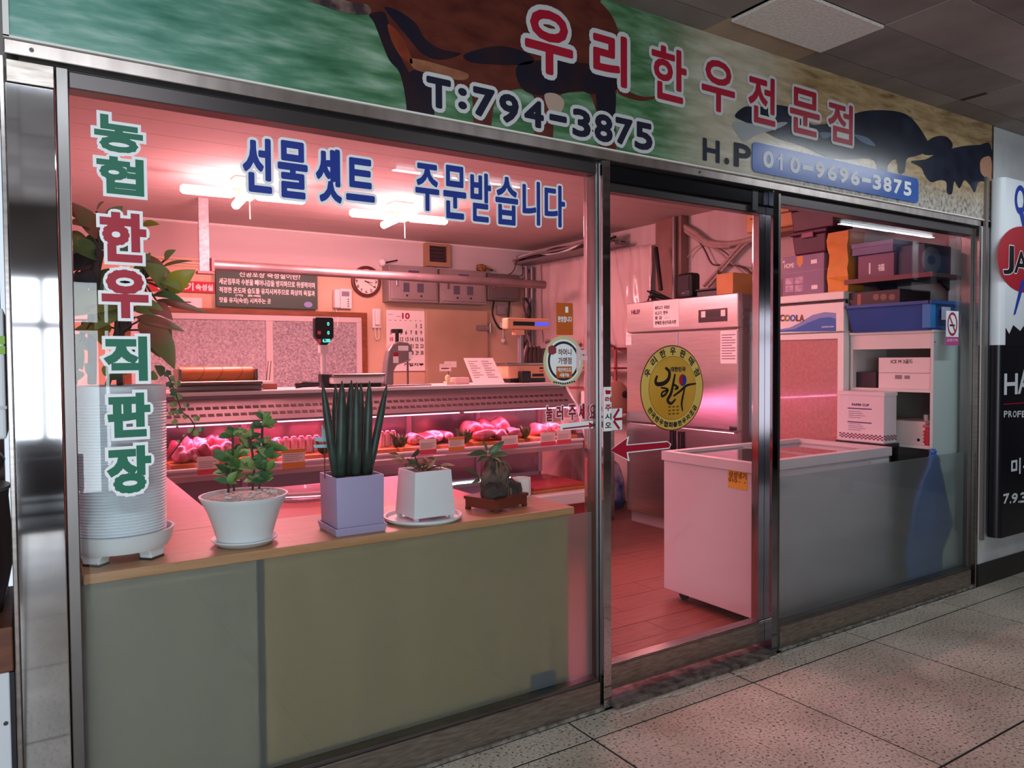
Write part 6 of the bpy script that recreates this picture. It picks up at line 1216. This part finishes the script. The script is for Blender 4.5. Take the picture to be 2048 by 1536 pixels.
MAR = mat('tub_maroon', '#43172f', .42, col2='#521f3a', scale=3)
zz = bzt
for k, (q, lab) in enumerate((((1584, 468, 1652, 512), 'dark maroon lidded storage tub, the lower of two above the carton'), ((1581, 418, 1668, 465), 'dark maroon lidded storage tub on top of the stack near the ceiling'))):
    y0_, y1_, z0_, z1_ = xb(q, KX); h_ = .17 if k == 0 else .185
    t = thing('storage_tub', lab, 'storage tub', (KX+.2, (y0_+y1_)/2, zz), group='maroon tubs on the cooler')
    V, F = gbox(KX, 5.04, y0_, y1_, zz+.001, zz+h_-.03); V = [(a+(.015 if i in (0, 3) else 0), b_+(.012 if b_ < (y0_+y1_)/2 else -.012)*(1 if i < 4 else 0), c_) for i, (a, b_, c_) in enumerate(V)]
    ob('tub', (V, F), MAR, t, bevel=.01); ob('lid', gbox(KX-.012, 5.045, y0_-.012, y1_+.012, zz+h_-.03, zz+h_), MAR, t, bevel=.008); ob('lid_clip', gbox(KX-.02, KX-.005, (y0_+y1_)/2-.05, (y0_+y1_)/2+.05, zz+h_-.055, zz+h_-.015), mat('clip_maroon', '#7d3a56', .3), t, bevel=.004)
    zz += h_+.001
b = xb((1652, 465, 1690, 583), KX+.03); t = thing('paper_bag', 'tall crumpled orange paper bag beside the tubs on the cooler', 'paper bag', (KX+.1, (b[0]+b[1])/2, kz))
V = []; F = []; nb = 9; rn = random.Random(8)
prof4 = [(KX+.02, b[0]-.03), (KX+.02, b[1]-.025), (KX+.2, b[1]-.025), (KX+.2, b[0]-.03)]
for j in range(nb):
    for a_, c_ in prof4:
        V.append((a_+rn.uniform(-.008, .008)*(0 < j), c_+rn.uniform(-.012, .012)*(0 < j), kz+(b[3]-kz)*j/(nb-1)))
for j in range(nb-1):
    for k in range(4): F.append((j*4+k, j*4+(k+1) % 4, j*4+4+(k+1) % 4, j*4+4+k))
F.append((3, 2, 1, 0)); ob('bag', (V, F), mat('bag_orange', '#d98f2a', .45, col2='#c97d1e', scale=6, bump=.5, bscale=12), t, solid=.002)
# ------------------------------------------------------------------ white shelf unit in the right corner
SX, sy0, sy1 = 4.85, .115, ky0-.012; sz = X(1780, 668, SX).z
SHW = mat('shelf_white', '#d5d3d0', .45); SHW_DAYLIT = mat('shelf_side_daylit', '#c4d3d2', .45)  # front side panel: bluish daylight on the white boards put into the colour
t = thing('shelf_unit', 'white open shelf unit with boxes in the corner behind the right glass', 'shelf', (5.1, .48, 0))
ob('side_panel', gbox(SX, 5.27, sy0, sy0+.02, 0, sz), SHW_DAYLIT, t, bevel=.002); ob('side_panel', gbox(SX, 5.27, sy1-.02, sy1, 0, sz), SHW, t, bevel=.002); ob('back_panel', gbox(5.262, 5.27, sy0+.02, sy1-.02, 0, sz), mat('shelf_back', '#8d8a86', .6), t)
ob('top_board', gbox(SX-.01, 5.28, sy0-.005, sy1+.005, sz, sz+.018), SHW, t, bevel=.003); zf = X(1780, 698, SX).z
ob('fascia', gbox(SX, SX+.02, sy0+.02, sy1-.02, zf, sz), SHW, t)
zs1 = X(1780, 777, SX).z; zs2 = X(1830, 890, SX).z
for z_ in (zs1, zs2, .35): ob('shelf_board', gbox(SX, 5.262, sy0+.02, sy1-.02, z_-.02, z_), SHW, t)
for z_ in (sz-.06,): ob('screw', gcyl((SX+.012, sy0-.002, z_), .005, .004, 'y', 8), INK, t)
b = xb((1757, 715, 1864, 772), SX+.01); t = thing('white_carton', 'wide white carton with small printing on the upper shelf', 'box', (SX+.1, (b[0]+b[1])/2, zs1))
ob('carton', gbox(SX+.01, 5.25, max(b[0], sy0+.025), b[1], zs1, b[3]), mat('carton_white', '#dcd3d2', .6), t, bevel=.003); f = fX(SX+.01)
printed(t, [('ICE M 3골드', *pxboxX(1782, 719, 1826, 727, SX+.01))], f, INK, .001, .0005); bars(t, [pxboxX(1809, 751, 1820, 758, SX+.01), pxboxX(1790, 750, 1804, 758, SX+.01)], f, mat('ink_grey', '#8d8084'), .001)
ob('flap_line', gbox(SX+.0085, SX+.01, max(b[0], sy0+.025), b[1], (zs1+b[3])/2, (zs1+b[3])/2+.003), mat('ink_grey', '#8d8084'), t)
b = xb((1712, 744, 1752, 772), SX+.04); ob('dark_carton', gbox(SX+.04, 5.2, b[0], b[1], zs1, b[3]), mat('carton_black', '#2f2730', .5), bevel=.004, label='small black carton left of the white carton on the upper shelf', cat='box')
zs3 = zs2
b = xb((1786, 842, 1850, 884), SX+.02); t = thing('low_carton', 'low white carton with a hand hole on the lower shelf', 'box', (SX+.1, (b[0]+b[1])/2, zs2)); ob('carton', gbox(SX+.02, 5.24, b[0], b[1], zs2, b[3]), mat('carton_white2', '#d0c4c0', .6), t, bevel=.003)
flat('hand_hole', [(a_*.011+pxboxX(1837, 876, 1842, 880, SX+.02)[0], c_*.011+pxboxX(1837, 876, 1842, 880, SX+.02)[2]) for a_, c_ in ((-1, 0), (-.7, .7), (0, 1), (.7, .7), (1, 0), (.7, -.7), (0, -1), (-.7, -.7))], fX(SX+.02), BLACK, t, .001)
b = xb((1848, 858, 1866, 889), SX+.015); t = thing('red_jar', 'red ribbed jar at the right end of the lower shelf', 'jar', (SX+.05, (b[0]+b[1])/2, zs2)); yc_ = sy0+.064
ob('jar', glathe([(.005, 0), (.04, 0)]+[(.04+.002*(k % 2), .012+.011*k) for k in range(9)]+[(.036, .115), (.005, .115)], 18, (SX+.06, yc_, zs2)), mat('jar_red', '#b3283a', .35), t, smooth='auto')
ob('jar_lid', glathe([(.005, .116), (.042, .116), (.042, .134), (.005, .138)], 18, (SX+.06, yc_, zs2)), mat('lid_rose', '#c9566a', .35), t, smooth='auto')
b = xb((1850, 815, 1864, 855), SX+.05); ob('white_bottle', glathe([(.005, 0), (.03, 0), (.03, .12), (.015, .15), (.015, .19), (.005, .19)], 16, (SX+.15, yc_+.06, zs2)), WPLAST, smooth='auto', label='white bottle behind the red jar on the lower shelf', cat='bottle')
b = xb((1788, 808, 1812, 842), SX+.15); ob('amber_tub', glathe([(.005, 0), (.06, 0), (.065, .13), (.055, .15), (.005, .15)], 18, (SX+.2, (b[0]+b[1])/2+.05, zs2+.0)), mat('amber', '#a8741f', .35), smooth='auto', label='amber yellow tub at the back of the lower shelf', cat='tub')
# paper cup carton on a stand in front of the shelf
CXX = 4.69; b = xb((1678, 784, 1768, 884), CXX); t = thing('stand', 'dark low stand under the paper cup carton', 'stand', (CXX+.08, (b[0]+b[1])/2, 0))
ob('stand_top', gbox(CXX-.01, SX-.012, b[0]-.02, b[1]+.02, b[2]-.03, b[2]), BLACK, t, bevel=.003)
for y_ in (b[0], b[1]): ob('leg', gbox(CXX, CXX+.03, y_-.015, y_+.015, 0, b[2]-.03), BLACK, t); ob('leg', gbox(SX-.05, SX-.02, y_-.015, y_+.015, 0, b[2]-.03), BLACK, t)
t = thing('cup_carton', 'white paper cup carton with a checkered bottom band behind the freezer', 'box', (CXX+.08, (b[0]+b[1])/2, b[2])); f = fX(CXX)
CW = mat('carton_cup', '#dccfd4', .5); ob('carton', gbox(CXX, SX-.015, b[0], b[1], b[2], b[3]), CW, t, bevel=.003); ob('flap', gbox(CXX-.003, SX-.012, b[0]-.003, b[1]+.003, b[3]-.022, b[3]+.002), CW, t)
W_ = b[1]-b[0]; H_ = b[3]-b[2]; a0 = -b[1]
VIO = mat('ink_navy', '#3b2f6b', .6); printed(t, [('PAPER CUP', a0+W_*.3, a0+W_*.68, b[2]+H_*.72, b[2]+H_*.765)], f, VIO, .001, .0008)
bars(t, [(a0+W_*.2, a0+W_*.74, b[2]+H_*.655, b[2]+H_*.675), (a0+W_*.2, a0+W_*.74, b[2]+H_*.38, b[2]+H_*.40)]+[(a0+W_*.22, a0+W_*(.5+.05*(k % 3)), b[2]+H_*(.6-.04*k), b[2]+H_*(.607-.04*k)) for k in range(4)]+[(a0+W_*.22, a0+W_*(.5+.05*(k % 3)), b[2]+H_*(.35-.04*k), b[2]+H_*(.357-.04*k)) for k in range(4)], f, VIO, .001)
ck = []
for r_ in range(4):
    for k in range(22):
        if (r_+k) % 2: ck.append((a0+W_*(.01+.0445*k), a0+W_*(.01+.0445*(k+1)), b[2]+H_*(.06+.026*r_), b[2]+H_*(.06+.026*(r_+1))))
bars(t, ck, f, mat('check_maroon', '#6b2440', .6), .001, 'checker_band'); fy_ = fY(b[0]); wck = SX-.015-CXX
bars(t, [(CXX+wck*k/8, CXX+wck*(k+1)/8, b[2]+H_*(.06+.026*r_), b[2]+H_*(.06+.026*(r_+1))) for r_ in range(4) for k in range(8) if (r_+k) % 2], fy_, mat('check_maroon', '#6b2440'), .001, 'checker_band')
# blue bin on the shelf unit, a black carton in it
BINB = mat('bin_blue', '#24539c', .4, col2='#1f4a8d', scale=4); zb0 = sz+.019; bt_ = X(1780, 606, SX-.05).z
t = thing('blue_bin', 'large blue plastic bin on top of the white shelf unit', 'bin', (5.1, .45, zb0))
b0y, b1y = .11, min(X(1690, 640, SX-.05).y, ky0-.016)
V = []; 
for z_, g in ((zb0, .03), (bt_, 0)): V += [(SX-.05+g, b0y+g, z_), (5.27-g, b0y+g, z_), (5.27-g, b1y-g, z_), (SX-.05+g, b1y-g, z_)]
ob('bin_shell', (V, [(3, 2, 1, 0), (0, 1, 5, 4), (1, 2, 6, 5), (2, 3, 7, 6), (3, 0, 4, 7)]), BINB, t, solid=.006)
ob('bin_rim', gmerge(gbox(SX-.065, 5.28, b0y-.014, b0y+.006, bt_-.02, bt_), gbox(SX-.065, 5.28, b1y-.006, b1y+.014, bt_-.02, bt_), gbox(SX-.065, SX-.045, b0y, b1y, bt_-.02, bt_), gbox(5.262, 5.28, b0y, b1y, bt_-.02, bt_)), BINB, t)
ob('bin_corner', gbox(SX-.058, SX+.0, b0y-.006, b0y+.05, zb0+.01, bt_-.02), mat('bin_blue_light', '#2f7cc0', .4), t, bevel=.004)
b = pxbox(1880, 614, 1898, 640, b0y); flat('bin_label', [(b[0], b[2]), (b[1], b[2]), (b[1], b[3]), (b[0], b[3])], fY(b0y-.001), mat('label_lilac', '#b7b4cc', .6), t, .008)
t = thing('flat_carton', 'dark flat gift carton with round marks standing up in the blue bin', 'box', (SX, .4, bt_)); q = xb((1690, 582, 1800, 612), SX-.02)
ob('carton', gbox(SX-.02, 5.2, max(q[0], b0y+.03), q[1]-.03, zb0+.012, q[3]), mat('carton_brownblack', '#2f2226', .4), t, bevel=.003); f = fX(SX-.02)
for u in (1752, 1767, 1784): c_ = pxboxX(u-5, 588, u+5, 600, SX-.02); cx2, cz2 = (c_[0]+c_[1])/2, (c_[2]+c_[3])/2; flat('round_mark', [(cx2+.022*math.cos(k*.5236), cz2+.022*math.sin(k*.5236)) for k in range(12)], f, mat('mark_gold', '#7d5a48', .4), t, .001)
c_ = pxboxX(1715, 588, 1722, 610, SX-.02); flat('strip', [(c_[0], c_[2]), (c_[1], c_[2]), (c_[1], c_[3]), (c_[0], c_[3])], f, mat('strip_copper', '#9c5a40', .4), t, .001)
# dark wall shelf with gift boxes above the bin
zsw = X(1780, 553, SX-.05).z; t = thing('wall_shelf', 'dark wall shelf holding gift boxes above the blue bin', 'shelf', (5.1, .5, zsw))
ob('shelf_board', gbox(SX-.05, 5.29, .10, b1y+.02, zsw-.025, zsw), mat('shelf_dark', '#3b2a2e', .4), t, bevel=.003); ob('shelf_lip', gbox(SX-.052, SX-.046, .10, b1y+.02, zsw-.025, zsw+.006), mat('lip_red', '#5a3a3c', .4, .4), t)
for y_ in (.2, .62): ob('shelf_bracket', gprism([(5.29, zsw-.025), (5.05, zsw-.025), (5.29, zsw-.14)], y_-.008, y_+.008, lambda a, b_, d: (a, d, b_)), BLACK, t)
q = xb((1716, 508, 1788, 550), SX-.01); t = thing('gift_box', 'maroon gift box with white emblem on the dark wall shelf', 'box', (SX+.1, (q[0]+q[1])/2, zsw)); ob('box_body', gbox(SX-.01, 5.22, q[0], q[1], zsw, q[3]), mat('gift_maroon', '#7d5268', .5, col2='#6d4458', scale=3), t, bevel=.003)
b = pxboxX(1756, 528, 1769, 542, SX-.01); printed(t, [('福', b[0], b[1], b[2], b[3])], fX(SX-.01), PAPER, .001, .001, 'emblem'); b2_ = pxboxX(1738, 526, 1741, 548, SX-.01); flat('band', [(b2_[0], b2_[2]), (b2_[1], b2_[2]), (b2_[1], b2_[3]), (b2_[0], b2_[3])], fX(SX-.01), PAPER, t, .001)
q2_ = xb((1704, 484, 1786, 508), SX-.03); t = thing('gift_box', 'flat lilac gift box lying on the maroon gift box', 'box', (SX+.1, (q2_[0]+q2_[1])/2, q[3])); ob('box_body', gbox(SX-.03, 5.22, q2_[0], q2_[1], q[3]+.001, q2_[3]), mat('gift_lilac', '#6d5a80', .45, col2='#5f4d70', scale=3), t, bevel=.003); ob('box_lid', gbox(SX-.034, 5.224, q2_[0]-.004, q2_[1]+.004, q2_[3]-.03, q2_[3]+.002), mat('gift_lilac', '#6d5a80'), t, bevel=.002)
q3_ = xb((1790, 490, 1850, 548), SX+.02); ob('navy_box', gbox(SX+.02, 5.24, max(q3_[0], .12), q3_[1]-.012, zsw, q3_[3]), mat('box_navy2', '#232c42', .45), bevel=.004, label='dark navy carton at the right of the gift boxes', cat='box')
# blue bag hanging against the glass
t = thing('hanging_bag', 'blue translucent plastic bag hung on the shelf side behind the frosted film', 'bag', (A(1868, 910, .1).x, .1, A(1868, 910, .1).z-.0))
BAGM = mat('bag_film_blue', '#1f5aa3', .3, col2='#2a6ab5', scale=4, bump=.5, bscale=10)
pts = [(1868, 906), (1876, 912), (1877, 930), (1884, 960), (1895, 1010), (1903, 1050), (1890, 1080), (1882, 1100), (1878, 1160), (1820, 1163), (1812, 1120), (1822, 1060), (1832, 1000), (1848, 950), (1860, 925), (1860, 912)]
P_ = [(A(u, v, .08).x, A(u, v, .08).z) for u, v in pts]
ob('bag_body', gprism(P_, .064, .098, lambda a, b_, d: (a, d, b_)), BAGM, t, bevel=.012, smooth='auto'); ob('bag_knot', gsph((P_[0][0], .085, P_[0][1]+.005), .022, .02, .02, 10, 7, .25, 2), BAGM, t, smooth=True); ob('hook', gtube([(P_[0][0], .09, P_[0][1]), (P_[0][0], .115, P_[0][1]+.01)], .005, 6), STEEL, t)
# ------------------------------------------------------------------ hair salon sign at the right edge
yF = -.10; xs0 = A(1985, 700, -.045).x; zt_, zb_ = A(2016, 355, yF).z, A(2016, 1073, yF).z; xs1 = xs0+1.0
t = thing('salon_sign', 'tall white and black hair salon lightbox with red oval at the right edge', 'sign', ((xs0+xs1)/2, -.05, zb_))
def rrect(x0, x1, y0, y1, r):
    P = []
    for cx_, cy_, a0 in ((x0+r, y0+r, 180), (x1-r, y0+r, 270), (x1-r, y1-r*.5, 0), (x0+r, y1-r*.5, 90)): P += [(cx_+r*math.cos(math.radians(a0+q)), cy_+(r if a0 > 100 else r*.5)*math.sin(math.radians(a0+q))) for q in (0, 22, 45, 68, 90)]
    return P
SW_ = mat('lightbox_white', '#dfe6ec', .3); SBK = mat('lightbox_black', '#14131c', .28)
zr = A(2016, 690, yF).z
ob('box_body', gprism(rrect(xs0, xs1, yF, -.012, .045), zr, zt_, lambda a, b, d: (a, b, d)), SW_, t, smooth='auto'); ob('box_body', gprism(rrect(xs0, xs1, yF, -.012, .045), zb_, zr, lambda a, b, d: (a, b, d)), SBK, t, smooth='auto')
ob('wall_frame', gbox(xs0-.05, xs0-.02, -.02, -.0005, zb_-.02, zt_+.01), mat('frame_bronze', '#8d8480', .4, .5), t)
f = fY(yF-.0005); B = lambda pts: [(max(A(u, v, yF).x, xs0+.045), A(u, v, yF).z) for u, v in pts]
flat('torn_edge', B([(1990, 692), (1990, 676), (2000, 670), (2008, 655), (2018, 668), (2026, 650), (2040, 662), (2052, 645), (2080, 668), (2110, 650), (2140, 692)]), f, SBK, t, .001)
cx_, cz_ = A(2052, 520, yF).x, A(2052, 520, yF).z; rx = cx_-A(1994, 520, yF).x; rz = (A(2052, 456, yF).z-A(2052, 588, yF).z)/2
flat('red_oval', [(cx_+rx*math.copysign(abs(math.cos(a))**.9, math.cos(a)), cz_+rz*math.sin(a)) for a in [2*math.pi*k/40 for k in range(40)]], f, mat('oval_red', '#b01f30', .35), t, .002)
letters(t, 'JA', [pxbox(2006, 492, 2026, 548, yF), pxbox(2028, 504, 2054, 546, yF)], f, SBK, WHITEV, .004, .006, .003)
BLU = mat('scissor_blue', '#1d3aa8', .4)
V = []; F = []; sc = A(2040, 400, yF)
for i in range(24):
    a = 2*math.pi*i/24; V += [(sc.x+.075*math.cos(a), yF-.003, sc.z+.095*math.sin(a)), (sc.x+.045*math.cos(a), yF-.003, sc.z+.062*math.sin(a))]
for i in range(24): j = (i+1) % 24; F.append((2*i, 2*j, 2*j+1, 2*i+1))
ob('scissor_loop', (V, F), BLU, t); flat('scissor_blade', B([(2026, 630), (2030, 628), (2050, 560), (2042, 560)]), f, BLU, t, .0035); flat('scissor_shank', B([(2036, 415), (2044, 415), (2056, 470), (2048, 470)]), f, BLU, t, .0012)
letters(t, 'HA', [pxbox(2008, 748, 2034, 788, yF), pxbox(2036, 740, 2060, 786, yF)], f, SW_, None, .004, 0, .002)
letters(t, 'PROFE', [pxbox(2007+9*k, 822, 2014+9*k, 834, yF) for k in range(5)], f, SW_, None, .0015, 0, .002)
letters(t, '미용', [pxbox(2022, 918, 2040, 948, yF), pxbox(2046, 914, 2068, 948, yF)], f, SW_, None, .004, 0, .002)
letters(t, '7.9.3', [pxbox(2006, 988, 2017, 1006, yF), pxbox(2019, 1003, 2021, 1006, yF), pxbox(2023, 987, 2034, 1005, yF), pxbox(2036, 1002, 2038, 1005, yF), pxbox(2040, 985, 2052, 1004, yF)], f, SW_, None, .003, 0, .002)
q = pxbox(2006, 805, 2075, 807, yF); flat('red_rule', [(q[0], q[2]), (q[1], q[2]), (q[1], q[3]), (q[0], q[3])], f, REDV, t, .002)
# ------------------------------------------------------------------ things crowding the left edge, in front of the next stall
ye = .03
def lz(v): return A(20, v, ye).z
t = thing('white_cabinet', 'white low cabinet with a black edge at the bottom left', 'cabinet', (-.36, .25, 0)); z1 = lz(1345)
ob('cabinet_body', gbox(-.66, -.06, .03, .5, 0, z1), mat('cabinet_white', '#cdd2d9', .4), t, bevel=.004); ob('edge_strip', gbox(-.06, -.049, .028, .5, 0, z1), mat('edge_black', '#1c1820', .5), t); ob('screw', gcyl((-.072, .028, z1-.14), .006, .004, 'y', 8), DARKFRAME, t)
z2 = lz(1255); ob('wood_board', gbox(-.64, -.05, .035, .5, z1, z2), mat('board_brown', '#6d4029', .5, col2='#5a3220', scale=4, stretch=(2, 10, 10)), bevel=.004, label='brown wooden block on the white cabinet at the left edge', cat='board')
z3 = lz(985); t = thing('dark_crock', 'dark brown glazed crock under black bags at the left edge', 'crock', (-.25, .27, z2)); hh = z3-z2
ob('crock', glathe([(.005, 0), (.17, 0), (.195, hh*.35), (.197, hh*.6), (.19, hh*.9), (.192, hh*.96), (.005, hh*.96)], 30, (-.245, .235, z2+.001)), mat('crock_brown', '#3a2420', .25, col2='#2a1a1a', scale=4), t, smooth='auto'); ob('crock_lid', glathe([(.005, hh*.965), (.196, hh*.965), (.196, hh*.99), (.005, hh)], 30, (-.245, .235, z2+.001)), mat('lid_grey', '#77726e', .35, .4), t, smooth='auto')
z4 = lz(880); ob('black_bag', glump((-.25, .24, (z3+z4)/2), .2, .19, (z4-z3)/2*.95, 6, 18, 12, .05), mat('bag_black', '#17161b', .22, bump=.9, bscale=14), smooth=True, label='crumpled black plastic bag on the crock at the left edge', cat='bag')
z5 = lz(616); t = thing('foam_box', 'white foam box with green tape stacked at the left edge', 'box', (-.3, .25, z4)); 
ob('box_body', gbox(-.6, -.051, .035, .46, z4+.002, z5), mat('foam_white', '#d5dae0', .6), t, bevel=.008)
for v in (672, 692): z_ = lz(v); ob('tape_band', gbox(-.602, -.0495, .033, .462, z_-.022, z_), mat('tape_green', '#7fae2c', .4), t)
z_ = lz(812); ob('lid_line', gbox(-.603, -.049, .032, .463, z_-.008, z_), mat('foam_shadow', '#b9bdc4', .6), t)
ob('wall_pipe', gcyl((-.10, .2, z5+.001), .028, 2.95-z5, 'z', 14), WPLAST, smooth='auto', label='white vertical pipe behind the steel jamb at the left edge', cat='pipe')
ob('wall_end_left', gbox(-.7, -.07, .5, .6, 0, 3.0), mat('stall_wall', '#a8888a', .7), kind='structure')

# ------------------------------------------------------------------ across the passage: seen only as reflections in the steel jamb and the glass
CHB = mat('chair_black', '#1d1d22', .4)
t0 = thing('stack_chair', 'black stacking chair nearest to the shop front across the passage', 'chair', (.12, -3.3, 0), group='black chairs across the passage', local=True)
ob('seat', gbox(-.21, .21, -.2, .2, .43, .47), CHB, t0, bevel=.015); ob('backrest', gbox(-.2, .2, -.235, -.205, .6, .86), CHB, t0, bevel=.012)
for sx in (-1, 1):
    ob('leg', gtube([(sx*.19, .18, 0), (sx*.18, .16, .43)], .012, 8), STEEL, t0); ob('leg', gtube([(sx*.19, -.23, 0), (sx*.185, -.2, .45), (sx*.18, -.22, .84)], .012, 8), STEEL, t0)
for k, nm in enumerate(('second', 'third', 'fourth')):
    c_ = t0.copy(); COL.objects.link(c_); c_.location = (.1-.02*k, -3.85-.55*k, 0); c_['label'] = nm+' black stacking chair away from the shop front across the passage'
    for ch in t0.children:
        d_ = ch.copy(); COL.objects.link(d_); d_.parent = c_
t = thing('opposite_sign', 'navy fascia sign with grey lettering across the far end of the passage', 'sign', (8.9, -2.4, 2.25))
ob('sign_board', gbox(7.6, 10.6, -2.5, -2.4, 2.22, 2.95), mat('fascia_navy', '#1c2340', .4), t)
fo = lambda a, b, d: (9.1-a, -2.4+d, b)
ob('letter', gtext('인', (-.35, .25, 2.32, 2.85), fo, .002, .03), GREYV, t)
ob('fascia_post', gbox(7.6, 7.7, -2.5, -2.4, 0, 2.22), STEEL, t); ob('fascia_post', gbox(10.5, 10.6, -2.5, -2.4, 0, 2.22), STEEL, t)
